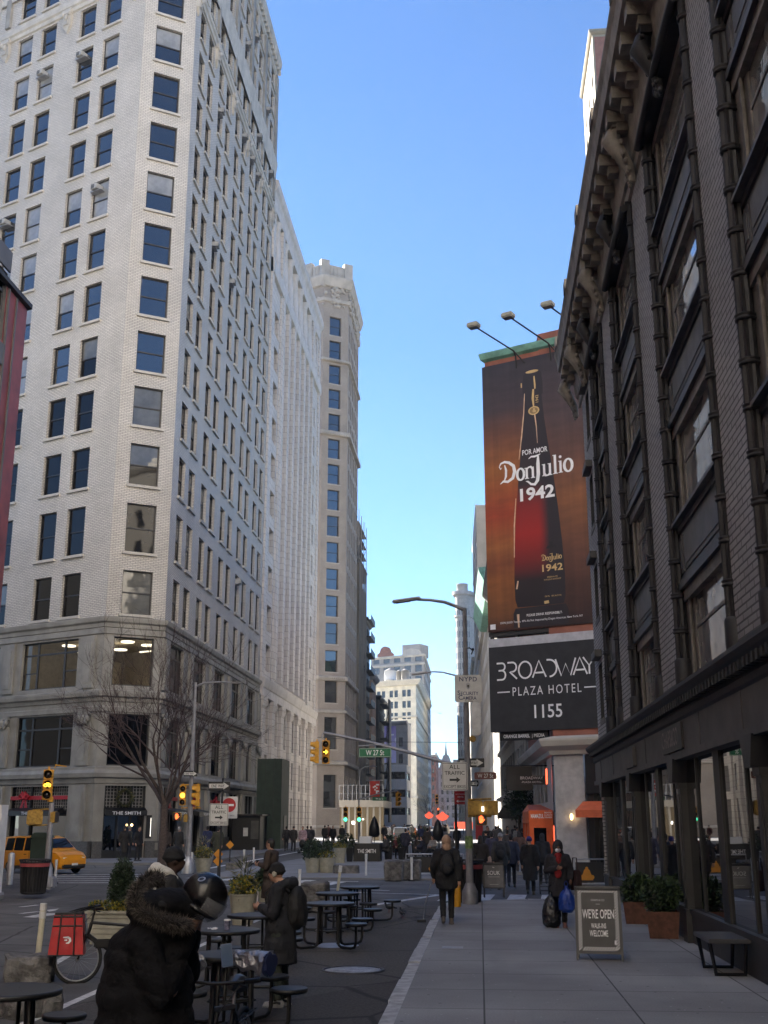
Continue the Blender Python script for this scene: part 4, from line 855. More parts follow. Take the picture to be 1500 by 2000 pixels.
stroke(dk, [(-.34, 12.05), (-.40, 11.0), (-.52, 9.8), (-.66, 8.6)], [.03, .04, .05, .02], 2, -.009); stroke(dk, [(-.84, 6.6), (-.94, 5.2), (-.98, 3.6)], [.03, .05, .03], 2, -.009); stroke(dk, [(-.86, 2.4), (-.92, 2.0)], .06, 2, -.009); stroke(dk, [(-.46, 12.65), (-.46, 12.4)], .05, 0, -.009); stroke(dk, [(-.9, .75), (-.88, .1)], [.1, .05], 2, -.009); stroke(dk, [(.16, 1.2), (.34, 1.22)], .14, 0, -.009)
dk.M = dk.M @ Matrix.Translation((.16, -.009, 10.9)) @ Matrix.Rotation(R(90), 4, 'Y') if False else dk.M
dk.build('bottle_detail', [mgold, mat('gold_dark', (.25, .17, .07), .5), mhl], po)
vt = MB(); vt.M = FB.M(3.15, PZ + 12.0, .07) @ Matrix.Rotation(R(-90), 4, 'Y'); text(vt, '1942', 0, -.06, .16, 0, -.006, .01); vt.build('neck_lettering', mgold, po)
def serif_i(mb, x, z, h, w, y, m, dot=False):
    stroke(mb, [(x, z), (x, z + h)], w, m, y); stroke(mb, [(x - w * .95, z + w * .16), (x + w * .95, z + w * .16)], w * .32, m, y - .0004); stroke(mb, [(x - w * .95, z + h - w * .16), (x + w * .3, z + h - w * .16)], w * .32, m, y - .0004)
    if dot: flat(mb, arc(x, z + h * 1.32, w * .62, 0, 360, 12)[:-1], m, y)
def donjulio(mb, cx, z, W_, m, y=-.012):
    """brand lettering: blackletter capitals with slab lower case, total width W_"""
    u = W_ / 4.35; X = lambda x: cx + (x - 2.175) * u; P = lambda pts: [(X(a), z + c * u) for a, c in pts]; s = lambda pts, w: stroke(mb, P(pts), [k * u for k in w] if isinstance(w, list) else w * u, m, y)
    s([(.02, .95), (.12, 1.12), (.34, 1.18), (.6, 1.1), (.86, .88), (.92, .55), (.8, .2), (.5, .04), (.24, .1), (.05, -.03)], [.04, .1, .13, .15, .18, .2, .18, .15, .12, .03]); s([(.34, 1.0), (.42, .7), (.40, .35), (.3, .12)], [.06, .13, .13, .06]); s([(.02, .95), (.1, .8), (.18, .88)], [.05, .06, .03])
    s([(1.26 + .20 * math.cos(R(a)), .34 + .32 * math.sin(R(a))) for a in range(0, 361, 20)], [.09 + .06 * abs(math.cos(R(a))) for a in range(0, 361, 20)])
    for x in (1.62, 1.97): serif_i(mb, X(x), z + .03 * u, .62 * u, .13 * u, y, m)
    s([(1.62, .5), (1.72, .65), (1.86, .67), (1.97, .52)], [.05, .09, .12, .12])
    s([(1.75, 1.12), (1.9, 1.22), (2.1, 1.2), (2.3, 1.24), (2.44, 1.3)], [.03, .09, .11, .09, .03]); s([(2.3, 1.2), (2.28, .8), (2.28, .2), (2.22, -.15), (2.06, -.34), (1.85, -.3), (1.66, -.12), (1.55, -.1)], [.1, .19, .2, .19, .16, .12, .09, .03])
    for x in (2.62, 2.95): serif_i(mb, X(x), z + .03 * u, .66 * u, .13 * u, y, m)
    s([(2.62, .2), (2.7, .05), (2.84, .05), (2.95, .2)], [.12, .12, .09, .05])
    serif_i(mb, X(3.25), z + .05 * u, 1.05 * u, .14 * u, y, m); serif_i(mb, X(3.55), z + .07 * u, .66 * u, .13 * u, y, m, True)
    s([(3.98 + .22 * math.cos(R(a)), .42 + .34 * math.sin(R(a))) for a in range(0, 361, 20)], [.09 + .07 * abs(math.cos(R(a))) for a in range(0, 361, 20)])
PB_ = lambda: FB.M(0, PZ, .06)
tx = MB(); tx.M = PB_(); text(tx, 'POR AMOR', 2.9, 9.05, .27, 0, -.012, .012, w=1.4); tx.build('slogan', M['lettering'], po)
tx = MB(); tx.M = PB_(); donjulio(tx, 2.95, 7.72, 4.2, 0); tx.build('brand_lettering', M['lettering'], po)
tx = MB(); tx.M = PB_(); text(tx, '1942', 2.95, 6.62, .62, 0, -.012, .03, w=1.9); tx.build('number', M['lettering'], po); tx = MB(); tx.M = PB_()
for dx in (-.62, -.02, .5): pass
text(tx, 'PLEASE DRINK RESPONSIBLY.', 3.1, .62, .12, 0, -.012, .006, w=1.9); text(tx, 'DON JULIO Tequila. 40% Alc/Vol. Imported by Diageo Americas, New York, NY', 2.9, .36, .10, 0, -.012, w=4.4); flat(tx, [(.12, .12), (.42, .12), (.42, .38), (.12, .38)], 0, -.012)
tx.build('lettering', M['lettering'], po)
tx = MB(); tx.M = FB.M(0, PZ, .06); donjulio(tx, 3.6, 3.35, 1.12, 0, -.012); text(tx, '1942', 3.62, 2.8, .34, 0, -.012, .02, w=1.1); [text(tx, s_, 3.6, z, .07, 0, -.012, w=w_) for s_, z, w_ in (('RESERVA DE', 2.46, .55), ('DON JULIO GONZALEZ', 2.34, .9), ('750 ML   40% ALC/VOL', 1.5, .9))]; stroke(tx, [(3.5, 2.15), (3.7, 2.25), (3.65, 2.15), (3.95, 2.28)], .03); flat(tx, [(3.3, 3.95), (3.9, 3.98), (3.8, 4.1), (3.68, 4.1), (3.7, 4.3), (3.5, 4.3), (3.52, 4.1), (3.4, 4.08)], 1, -.012)
tx.build('label_lettering', [mgold, M['signblack']], po)
k = MB()
for s in (.1, 1.5, 3.0, 4.5, 5.9): fbox(k, FB, s - .05, s + .05, 10.9, 11.4, -.3, -.05); 
fbox(k, FB, 0, BW + .4, 10.93, 11.0, -.9, -.1); fbox(k, FB, 0, BW + .4, 11.15, 11.36, -.4, -.02); k.build('lower_frame', M['dframe'], BB)
for hs_, hz_ in ((.87, 27.0), (2.84, 27.08), (5.03, 27.15)):
    f = MB(); s = hs_ + 1.15; t = link('floodlight', None, BB); a_ = FB.p(s, 26.2, .35); e_ = FB.p(hs_, hz_, 2.6); f.tube([FB.p(s, 25.3, .07), FB.p(s, 26.0, .12), a_, e_], .045, n=6); f.tube([FB.p(s + .5, 25.5, .07), a_], .04, n=6); f.build('arm', M['iron'], t)
    h = MB(); h.M = Matrix.Translation(e_ + V(-.05, 0, .05)) @ Matrix.Rotation(FB.rot, 4, 'Z'); h.cbox((0, 0, 0), (.62, .5, .26), 0, .05); h.box(-.24, .24, -.2, .2, -.14, -.132, 1); h.build('head', [M['planter_beige'], M['glass_c']], t)
HS = thing('hotel_sign', 'black hotel name sign board numbered 1155 below the bottle billboard', 'sign')
k = MB(); k.M = FB.M(0, 6.4, .06); k.box(0, 6.1, 0, .5, 0, 4.2); k.build('board', mat('signcloth', (.020, .020, .023), .6, var=.2, scale=2, bmp=.05), HS)
k = MB(); k.M = FB.M(0, 10.6, .06); k.box(0, 6.1, -.01, .5, .0, .42); k.build('top_band', mat('top_band', (.40, .40, .44), .6), HS)
k = MB(); k.M = FB.M(0, 6.4, .06)
def deco(mb, x, z, h, seq, w=.085):
    for pts in seq: stroke(mb, [(.42 + (x - .42 + a) * .955, z + c * h) for a, c in pts], w)
z0, h = 2.55, .82; x = .42
deco(k, x, z0, h, [[(0, 1), (.3, 1)] + [(.3 + .17 * math.sin(R(a)), .78 + .22 * math.cos(R(a))) for a in range(0, 181, 20)] + [(.1, .55)], [(.3, .55)] + [(.3 + .19 * math.sin(R(a)), .275 + .275 * math.cos(R(a))) for a in range(0, 181, 20)] + [(0, 0)]])
deco(k, x + .62, z0, h, [[(0, 1), (.28, 1)] + [(.28 + .22 * math.sin(R(a)), .72 + .28 * math.cos(R(a))) for a in range(0, 181, 20)] + [(.12, .44), (.52, 0)]])
deco(k, x + 1.25, z0, h, [[(.36 + .36 * math.cos(R(a)), .5 + .5 * math.sin(R(a))) for a in range(0, 361, 15)]])
deco(k, x + 2.02, z0, h, [[(0, 0), (.37, 1), (.74, 0)], [(.15, .28), (.6, .28)]])
deco(k, x + 2.82, z0, h, [[(0, 1), (.1, 1)] + [(.14 + .40 * math.sin(R(a)), .5 + .5 * math.cos(R(a))) for a in range(0, 181, 15)]])
deco(k, x + 3.3, z0, h, [[(0, 1), (.3, 0), (.55, .7), (.8, 0), (1.1, 1)]])
deco(k, x + 4.25, z0, h, [[(0, 0), (.37, 1), (.74, 0)], [(.15, .28), (.6, .28)]])
deco(k, x + 4.75, z0, h, [[(.05, 1), (.36, .5), (.68, 1)], [(.36, .5), (.36, 0)]])
text(k, 'PLAZA HOTEL', 3.05, 1.72, .42, 0, -.004, .0, w=3.6, spacing=1.3); stroke(k, [(.42, 1.93), (1.1, 1.93)], .06); stroke(k, [(5.0, 1.93), (5.75, 1.93)], .06); text(k, '1155', 3.1, .6, .62, 0, -.004, .01, w=1.45)
k.build('lettering', M['lettering'], HS)
k = MB(); k.M = FB.M(.42, 5.98, -.1); k.box(0, 2.55, 0, .2, 0, .42); o = k.build('name_strip', M['signblack'], HS); l = MB(); l.M = FB.M(.42, 5.98, -.1); text(l, 'ORANGE BARREL', .9, .12, .16, 0, -.005, .02, w=1.4); text(l, '| MEDIA', 2.05, .12, .16, 0, -.005, 0, w=.65); l.build('strip_lettering', M['lettering'], o)
k = MB(); [k.tube([FB.p(s, z, -.1), FH.p(.8, z, -.6)], .07, n=6) for s in (.3, 1.6, 2.9) for z in (7.2, 9.8)]; k.build('bracket_arm', M['iron'], HS)['kind'] = 'stuff'
# dark hotel flag hung over the pavement
t = thing('flag_banner', 'black hotel banner with white lettering hung out over the right pavement', 'banner', (0, 0, 0)); p = D(1022, 1520, 60)
k = MB(); k.M = Matrix.Translation(p); k.tube([(-1.1, 0, .62), (1.6, 0, .62)], .03, n=6); k.build('rod', M['iron'], t)
k = MB(); k.M = Matrix.Translation(p); k.box(-.85, .45, -.012, .012, -.6, .58); k.box(-.4, 1.3, -.16, -.08, -.32, .12); k.build('cloth', M['signblack'], t)
k = MB(); k.M = Matrix.Translation(p + V(0, -.165, 0)); text(k, 'BROADWAY', .42, -.06, .14, 0, 0, w=1.15); text(k, '-PLAZA HOTEL-', .42, -.24, .09, 0, 0, w=1.05); k.build('lettering', M['lettering'], t)
# ================================================================ far buildings
FarE, FarN = E27, N27
def pairF(x, y, L1, L2, near='L', slope=0.0):
    """two facades meeting at corner (x, y): across-street face and avenue face"""
    if near == 'L': return Fac((x - E27.x * L1, y - E27.y * L1), tuple(E27)), Fac((x, y), (slope, 1))
    return Fac((x + L2 * -slope, y + L2), (slope, -1)), Fac((x, y), tuple(E27))
# left side: octagonal-cornered tan tower
t3 = V(-19.0, 163.5, 0); c3 = t3 - (c1 - c0).normalized() * 4.2; FT27 = Fac(tuple(c3 - E27 * 30), tuple(E27)); FTC = Fac(tuple(c3), tuple(t3 - c3)); FTB = Fac(tuple(t3), (0, 1))
rT = [(4.0, 8.5), (12, 16.5), (18.5, 21.6)] + [(22.9 + 4.02 * k, 26.0 + 4.02 * k) for k in range(14)]
T3 = gridb('stone_tower', 'tan stone and brick tower with slim windowed corner and carved top, beyond columned building', [(FT27, 30, [(25.5, 27.5), (20, 22)], rT), (FTC, 4.2, [(1.05, 3.0)], rT), (FTB, 15.5, [(1.5 + 2.35 * k, 2.9 + 2.35 * k) for k in range(6)], rT)], 84.8, 'tan_b', 'tan_s', limit=50, glass=('glass', 'glass', 'glass_far'), sill=True, ledges=((1.2, .1, .3), (9.8, .5, .5), (17.0, .3, .4), (21.6, .4, .6), (58.6, .5, .7), (70.6, .4, .5)), cornice=(.8, 1.6), depth=.4)
b = MB(); ch3 = [(FT27, 0, 30), (FTC, 0, 4.2), (FTB, 0, 15.5)]
ledge(b, ch3, [(0, 84.9), (.1, 85.0), (.1, 87.0), (-.4, 87.0), (-.4, 84.9)]); ledge(b, ch3, [(0, 80.6), (.3, 80.7), (.35, 81.2), (0, 81.3)])
for F, s in ((FTC, .1), (FTC, 4.1), (FT27, 27), (FTB, 15)): fbox(b, F, s - .7, s + .7, 84.7, 87.7, -.6, .25)
for F, L in ((FT27, 30), (FTC, 4.2), (FTB, 15.5)):
    s = .3
    while s < L: fbox(b, F, s, s + .22, 85.3, 86.7, .1, .2); s += .62
b.build('parapet', M['tan_s'], T3)
b = MB(); rr = random.Random(4)
for F, L, n in ((FTC, 4.2, 60), (FTB, 15.5, 150), (FT27, 30, 60)):
    for i in range(n):
        s = rr.uniform(0, L) if F is not FTC else rr.gauss(2.1, .9); z = rr.uniform(80.0, 83.4); b.ball(tuple(F.p(s, z, .1)), (rr.uniform(.15, .35),) * 3, n=6, k=4)
for z in (70.8, 58.9, 22): 
    for i in range(14): b.ball(tuple(FTC.p(.3 * i, z, .4)), .2, n=6, k=4)
b.build('carving', M['tan_s'], T3)
# scaffold wrapped building
S4 = gridb('scaffolded_building', 'brown building wrapped in netted scaffolding, beside the tan tower', [(Fac((-20.6, 180), (0, 1)), 14, cols(4, 14, 1.4), rws(9, 8, 4, 2.4))], 46, 'tan_s', 'greyst', limit=16)
b = MB(); 
for k in range(4):
    for x in (-20.4, -18.9): b.tube([(x, 180.5 + 4.2 * k, 0), (x, 180.5 + 4.2 * k, 52)], .07, n=5)
for z in range(2, 52, 2):
    for x in (-20.4, -18.9): b.tube([(x, 180.5, z), (x, 193.1, z)], .05, n=4)
    b.box(-20.4, -18.9, 180.5, 193.1, z, z + .06, 0)
for z in range(2, 50, 4):
    for k in range(3): b.tube([(-18.9, 180.5 + 4.2 * k, z), (-18.9, 184.7 + 4.2 * k, z + 2)], .04, n=4); b.tube([(-20.4, 180.45, z), (-18.9, 180.45, z + 2)], .04, n=4)
b.build('scaffold', M['greyst'], S4)
nm, nt_, bs_ = NT('netting'); f_ = nz(nt_, vmap(nt_, coord(nt_), (.5, .5, .12)), 1.3, 6, .65, .3, .7); nt_.links.new(mixc(nt_, f_, (.09, .075, .055), (.24, .20, .15)), bs_.inputs['Base Color']); bs_.inputs['Roughness'].default_value = .9
al = nz(nt_, vmap(nt_, coord(nt_), (.6, .6, .25)), 1.1, 5, .6, .30, .42); nt_.links.new(al, bs_.inputs['Alpha'])
b = MB(); b.quad((-20.5, 180.4, 3), (-18.8, 180.4, 3), (-18.8, 180.4, 43), (-20.5, 180.4, 43)); b.quad((-18.8, 180.4, 3), (-18.8, 193.2, 3), (-18.8, 193.2, 44), (-18.8, 180.4, 44)); b.build('netting', nm, S4)
b = MB(); b.box(-20.6, -18.7, 180.2, 193.4, 43.6, 43.9); b.build('deck', M['greyst'], S4)
S5 = gridb('balcony_building', 'dark glassy apartment building with stacked balconies behind the scaffolding', [(Fac((-26.4, 207), (1, 0)), 6, cols(2, 6, 2.2), rws(11, 4, 3.1, 2.2)), (Fac((-20.4, 207), (0, 1)), 9, cols(3, 9, 2.2), rws(11, 4, 3.1, 2.2))], 38.5, 'greypanel', 'dframe', limit=20)
b = MB(); [b.box(-20.4, -19.3, 207.5, 215.5, 4 + 3.1 * k, 4.25 + 3.1 * k) for k in range(12)]; [b.box(-19.35, -19.3, 207.5, 215.5, 4.25 + 3.1 * k, 5.1 + 3.1 * k) for k in range(12)]; b.build('balcony', M['dframe'], S5)['kind'] = 'stuff'
gridb('narrow_building', 'salmon sunlit building with a plain side wall, low between darker fronts', [(Fac((-26.6, 224), (1, 0)), 6, [], []), (Fac((-20.6, 224), (0, 1)), 8, cols(3, 8, 1.2), rws(7, 5, 3.4, 2))], 30, 'salmon', 'tan_s', limit=6, cornice=(.8, .9))
gridb('brick_building', 'red brick building with a dark cornice, beside the salmon building', [(Fac((-26.4, 196), (1, 0)), 6, [], []), (Fac((-20.3, 196), (0, 1)), 7, cols(3, 7, 1.1), rws(6, 5, 3.3, 1.9))], 24, 'rbrick', 'iron', limit=6, cornice=(.8, 1.0))
S8 = gridb('fire_escape_building', 'near black building draped in dark netting and fire escapes', [(Fac((-30.2, 234), (1, 0)), 10, [], []), (Fac((-20.2, 234), (0, 1)), 14, cols(4, 14, 1.5), rws(7, 5, 3.4, 2))], 27, 'iron', 'dframe', limit=8)
b = MB(); [b.box(-20.2, -18.7, 236, 246, 5 + 3.4 * k, 5.15 + 3.4 * k) for k in range(7)]; [b.tube([(-18.7, 236 + 2 * j, 5), (-18.7, 236 + 2 * j, 26)], .06, n=4) for j in range(6)]; [b.tube([(-18.9, 236.5, 5.2 + 3.4 * k), (-18.9, 245, 8.4 + 3.4 * k)], .1, n=4) for k in range(6)]; b.box(-18.8, -18.5, 240.5, 245.8, 2, 27); b.build('fire_escape', M['iron'], S8)
S9 = gridb('banded_building', 'low white building with ribbon windows in bands, left of the cream building', [(Fac((-25.6, 262), (1, 0)), 9.3, [(.3, 9.0)], rws(3, 3.6, 3.9, 1.6)), (Fac((-16.3, 262), (0, 1)), 14, [(.3, 13.5)], rws(3, 3.6, 3.9, 1.6))], 14.6, 'whitewall', 'whitewall', limit=20, cornice=None, style='triple')
Pb = thing('purple_billboard', 'purple billboard high on a building wall left of the cream building', 'billboard'); p = D(771, 1455, 285)
k = MB(); k.M = Matrix.Translation(p); k.box(-2.6, 1.9, -.1, .1, -4.3, 4.6); m_, nt_, bs_ = NT('purple_print'); sp_ = nt_.nodes.new("ShaderNodeSeparateXYZ"); nt_.links.new(coord(nt_, 'Generated'), sp_.inputs[0]); nt_.links.new(mixc(nt_, sp_.outputs[2], (.55, .55, .85), (.26, .20, .48)), bs_.inputs['Base Color']); k.build('panel', m_, Pb)
k = MB(); k.M = Matrix.Translation(p + V(0, -.11, 0)); text(k, '.18', .4, .6, 1.1, 0, 0, .02); text(k, 'Now in', -.6, 2.6, .35, 0, 0) if False else stroke(k, [(-1.6, 2.4), (-.2, 2.5)], .35, 0, 0); k.build('lettering', M['lettering'], Pb)
gridb('grey_building', 'plain pale grey building carrying the purple billboard', [(Fac((-24.5, 287), tuple(E27)), 8, cols(2, 8, 1.2), rws(5, 4, 4, 2.2))], 26, 'greyst', 'greyst', limit=12)
f1, f2 = pairF(-18.9, 352, 15, 0); pc = [(.9 + 4.6 * k + d, 2.2 + 4.6 * k + d) for k in range(3) for d in (0, 1.75)]
S10 = gridb('cream_building', 'cream stone loft building with a bracketed cornice and water tanks on its roof', [(f1, 15, pc, rws(11, 5, 3.45, 2.1)), (f2, 82, cols(26, 82, 1.9), rws(11, 5, 3.45, 2.1))], 44.5, 'cream', 'cream2', limit=60, ledges=((33, .4, .5), (9, .4, .4)), cornice=(1.6, 1.6), sill=False)
f1, f2 = pairF(-20.5, 440, 24, 0)
S11 = gridb('gabled_building', 'taller grey brown building with curved gable, rising behind the cream building', [(f1, 24, cols(5, 24, 3.0), rws(15, 5, 4.1, 2.6)), (f2, 60, cols(16, 60, 2.2), rws(15, 5, 4.1, 2.6))], 65, 'greyst', 'lightst', limit=40, ledges=((52, .4, .7), (61, .4, .7)), cornice=(.6, .8))
b = MB(); b.M = f1.M(6.5, 65, 0); b.sheet([(-3.4, 0), (3.4, 0), (3.4, 1.2)] + [(2.2 * math.cos(R(a)), 2 + 2.2 * math.sin(R(a))) for a in range(0, 181, 20)] + [(-3.4, 1.2)], -.3, 1.2); b.build('gable', M['rbrick'], S11); b = MB(); b.M = f1.M(18.5, 65, 0); b.sheet([(-4.2, 0), (4.2, 0), (3, 2.0), (0, 2.6), (-3, 2.0)], -.3, 1.2); b.build('pediment', M['lightst'], S11)
b = MB(); b.M = f1.M(15, 65, -8); b.box(-3.5, 4.5, -3, 4, 0, 5); b.build('penthouse', M['greyst'], S11)
for i, (px, py, Y, r, h, l) in enumerate(((762, 1357, 358, 1.9, 2.9, 'pale blue water tank, widest, on the cream building roof'), (780, 1355, 362, 1.1, 3.2, 'slim grey water tank, middle one on the cream building roof'), (792, 1352, 360, 1.3, 3.2, 'grey conical water tank, right one on the cream building roof'))):
    p = D(px, py, Y); t = thing('water_tank', l, 'water tank', (p.x, p.y, 44.5)); b = MB(); b.lathe([(r, .6), (r, .6 + h), (r * 1.04, .6 + h)], 0, 16); b.build('tank', M['whitewall'] if i == 0 else M['greyst'], t); b = MB(); b.lathe([(r * 1.05, .6 + h), (.05, .6 + h + r * .55)], 0, 16); b.build('roof', M['greyst'], t); b = MB(); [b.box(x - .08, x + .08, y - .08, y + .08, -.02, .7) for x in (-r * .6, r * .6) for y in (-r * .6, r * .6)]; b.build('stand', M['iron'], t)
f1, f2 = pairF(-19.2, 520, 12, 0); gridb('red_brick_block', 'distant red brick block to the right of the cream building', [(f1, 12, cols(4, 12, 1.2), rws(7, 5, 3.6, 2)), (f2, 30, cols(10, 30, 1.2), rws(7, 5, 3.6, 2))], 31, 'rbrick', 'lightst', limit=10)
# gabled stone building with spire at the end of the avenue
p = D(876, 1600, 560); SP = gridb('spired_building', 'distant grey stone building with steep gable and spire closing the street', [(Fac((p.x - 6.5, 560), (1, 0)), 12.5, cols(5, 12.5, 1.1), rws(6, 4, 3.6, 2))], 27, 'greyst', 'greyst', limit=6)
b = MB(); b.M = Matrix.Translation((p.x - .8, 560, 27)); b.sheet([(-3.4, 0), (3.4, 0), (1.3, 6.0), (.6, 6.2), (0, 12.5), (-.6, 6.2), (-1.3, 6.0)], -.4, 3); b.box(-6, -3.6, 0, 3, 0, 5.5); b.add([(-6, 0, 5.5), (-3.6, 0, 5.5), (-3.6, 3, 5.5), (-6, 3, 5.5), (-4.8, 1.5, 7.6)], [(0, 1, 4), (1, 2, 4), (2, 3, 4), (3, 0, 4)]); b.box(3.4, 5.8, 0, 3, 0, 4.0); b.build('gable', M['greyst'], SP)
# flatiron-like tower with rounded prow
p = D(911, 1600, 402); rr_ = 2.7; FL = thing('prow_tower', 'tall slim grey tower with a rounded prow and crowning cornice, beyond the lamp posts', 'building')
n_ = 14; pts = [(p.x + rr_ * math.cos(R(a)), 402 + rr_ * math.sin(R(a))) for a in [200 + 140 * i / n_ for i in range(n_ + 1)]]
Htop = D(911, 1158, 402).z; poly = pts + [(p.x + 12, 432), (p.x - 1.6, 445)]
b = MB(); b.prism(poly, 0, Htop, 0); b.build('wall', brickmat('tower_st', (.33, .32, .30), (.28, .27, .26), (.2, .19, .18), 1.2, .6, .03), FL)
b = MB()
for i in range(n_):
    if i % 2: continue
    (x0, y0), (x1, y1) = pts[i], pts[i + 1]; F = Fac((x0, y0), (x1 - x0, y1 - y0)); Lw = math.hypot(x1 - x0, y1 - y0)
    for k in range(19): fbox(b, F, .12, Lw - .12, 5 + 3.75 * k, 7.2 + 3.75 * k, .0, .06)
F = Fac((p.x - 1.6, 445), (pts[0][0] - p.x + 1.6, pts[0][1] - 445))
for j in range(12):
    for k in range(19): fbox(b, F, 1.5 + 3.5 * j, 3 + 3.5 * j, 5 + 3.75 * k, 7.2 + 3.75 * k, .0, .06)
b.build('window', M['glass_far'], FL)['kind'] = 'stuff'
b = MB()
for z, o, h in ((Htop - 1, 1.1, 1.2), (Htop - 9, .5, .6), (22, .4, .6), (12, .4, .6)): b.prism([(p.x + (x - p.x) * (1 + o / rr_), 402 + (y - 402) * (1 + o / rr_)) for x, y in pts] + [(p.x + 6, 412), (p.x - 2, 412)], z, z + h, 0)
b.lathe([(2.0, 0), (2.0, 3.2), (2.2, 3.3), (1.9, 3.6)], 0, 14, (p.x, 404, Htop)); b.build('cornice', M['greyst'], FL)
# right side beyond the hotel
dR = (.024, -1)
def rightF(y0, y1, off=0): return Fac((xr(y1) + off, y1), dR), math.hypot(.024 * (y1 - y0), y1 - y0)
F, L = rightF(74, 90); gridb('stone_building', 'dark ornate stone front next to the hotel, seen below the billboard', [(F, L, cols(5, L, 1.9), rws(5, 4.6, 3.9, 2.7))], 24, 'lstone', 'lightst', limit=30, ledges=((4.0, .6, .4), (12, .5, .4)), cornice=(1.3, 1.2), sill=True)
F, L = rightF(90.5, 117); gridb('iron_building', 'grey iron front with deep cornice beyond the ornate stone front', [(F, L, cols(8, L, 2.2), rws(5, 4.6, 3.9, 2.8))], 25, 'shopfascia', 'greyst', limit=20, ledges=((4.0, .5, .3), (8.3, .3, .3)), cornice=(1.4, 1.2))
F, L = rightF(118, 148); RC = gridb('copper_building', 'building with projecting green copper cornice, just left of the billboard', [(F, L, cols(9, L, 1.6), rws(6, 4.6, 3.9, 2.4))], 28, 'lightst', 'copper', limit=20, cornice=(1.7, 2.0))
F, L = rightF(150, 186); gridb('low_loft', 'lower pale loft between the copper cornice and the banded building', [(F, L, cols(9, L, 2.6), rws(6, 4.6, 3.9, 2.3))], 28, 'lightst', 'lightst', limit=8, cornice=(.4, .5))
F, L = rightF(186.5, 220); gridb('white_banded_building', 'tall pale building with long window bands on the right side of the avenue', [(F, L, cols(8, L, 2.9), rws(12, 4.6, 3.9, 2.3))], 54, 'lightst', 'whitewall', limit=40, ledges=[(4 + 3.9 * k, .10, .35) for k in range(12)], cornice=(.15, .5), glass=('glass',))
F, L = rightF(222, 300); gridb('far_loft', 'far pale loft building beyond the banded building', [(F, L, cols(20, L, 1.8), rws(7, 4.6, 3.9, 2.3))], 33, 'lightst', 'lightst', limit=10)
F, L = rightF(302, 395); gridb('far_row', 'farthest row of buildings on the right side', [(F, L, cols(24, L, 1.8), rws(5, 4.6, 3.9, 2.3))], 26, 'tan_s', 'lightst', limit=6)
# sunlit tower peeping over the grey cornice
pT = D(1156, 62, 150)
FP1 = Fac((pT.x, 166), (0, -1)); FP2 = Fac((pT.x, 150), (1, 0))
TW = gridb('cream_tower', 'sunlit cream tower with brick flank peeping above the grey building cornice', [(FP1, 16, cols(3, 16, 1.6), rws(28, 5, 3.9, 2.2)), (FP2, 25, [], [])], D(1152, 62, 150).z, 'tower_cream', 'tower_cream', limit=10, cornice=(.5, .6))
k = MB(); fbox(k, FP2, .3, 25, 0, D(1152, 62, 150).z - 1, 0, .05); k.build('brick_flank', M['rbrick'], TW)
# ================================================================ red and grey building at the left edge
LX = -19.0
RG = thing('red_grey_building', 'building with red piers and grey bay panels at the left edge', 'building')
FL1 = Fac((LX, -45), (0, 1)); LL = 88.6; FL2 = Fac((LX, 43.6), tuple(-E27)); 
b = MB(); opsL = [(.1 + 5.5 * k, 3.9 + 5.5 * k, 4.6 + 4.1 * j, 7.6 + 4.1 * j) for k in range(16) for j in range(5)]; wall(b, FL1, 0, LL, 0, 23.6, opsL, 0, .35, 1); b.quad((LX, 43.6, 0), (LX - 40 * E27.x, 43.6 - 40 * E27.y, 0), (LX - 40 * E27.x, 43.6 - 40 * E27.y, 23.6), (LX, 43.6, 23.6), 1)
b.add([(LX, -45, 23.6), (LX, 43.6, 23.6), (LX - 40 * E27.x, 43.6 - 40 * E27.y, 23.6), (-60, -45, 23.6)], [(0, 1, 2, 3)], 1); b.build('wall', [M['redpaint'], M['greypanel']], RG)
W = Wins(RG, M['greypanel'], M['greypanel'], 40, .2)
for o in sorted(opsL, key=lambda o: -o[0]): W.put(FL1, *o, style='triple', glass='glass_dark', sill=False)
W.done()
b = MB()
for k in range(16):
    for j in range(5): fbox(b, FL1, .0 + 5.5 * k, 4.0 + 5.5 * k, 7.7 + 4.1 * j, 8.6 + 4.1 * j, 0, .08)
    fbox(b, FL1, 4.9 + 5.5 * k, 5.0 + 5.5 * k, 4, 23.4, 0, .06); fbox(b, FL1, 4.02 + 5.5 * k, 4.1 + 5.5 * k, 4, 23.4, 0, .1)
b.build('bay_panel', M['greypanel'], RG)['kind'] = 'stuff'
b = MB(); ledge(b, [(FL1, 0, LL), (FL2, 0, 40)], [(0, 23.45), (.18, 23.5), (.18, 23.7), (0, 23.75)]); ledge(b, [(FL1, 0, LL), (FL2, 0, 40)], [(0, 3.6), (.1, 3.7), (.1, 4.1), (0, 4.2)]); b.build('coping', M['iron'], RG)

# ================================================================ unseen buildings added for the light: some bounce sun into the street, some block it
gridb('bounce_block_rear', 'unseen pale block added behind the camera to bounce sunlight down the avenue', [(Fac((48, -75), (-1, 0)), 80, cols(18, 80, 1.2), rws(22, 6, 3.8, 2.2))], 95, 'bounce_white', 'bounce_white', limit=0)  # added out of view as a warm fill for the street
gridb('bounce_block_right', 'unseen cream block added behind the grey loft building to bounce sunlight', [(Fac((26, 30), (0, -1)), 24, cols(6, 24, 1.3), rws(9, 6, 3.8, 2.2))], 44, 'bounce_white', 'bounce_white', limit=0)  # added out of view: fill light, and a reflection for the corner windows
gridb('bounce_tower', 'unseen cream tower added behind the camera at right to bounce sunlight', [(Fac((24, 5), (0, -1)), 90, cols(20, 90, 1.2), rws(22, 6, 3.8, 2.0))], 105, 'bounce_white', 'bounce_white', limit=0)  # added out of view, high sunlit wall throws light on the left fronts
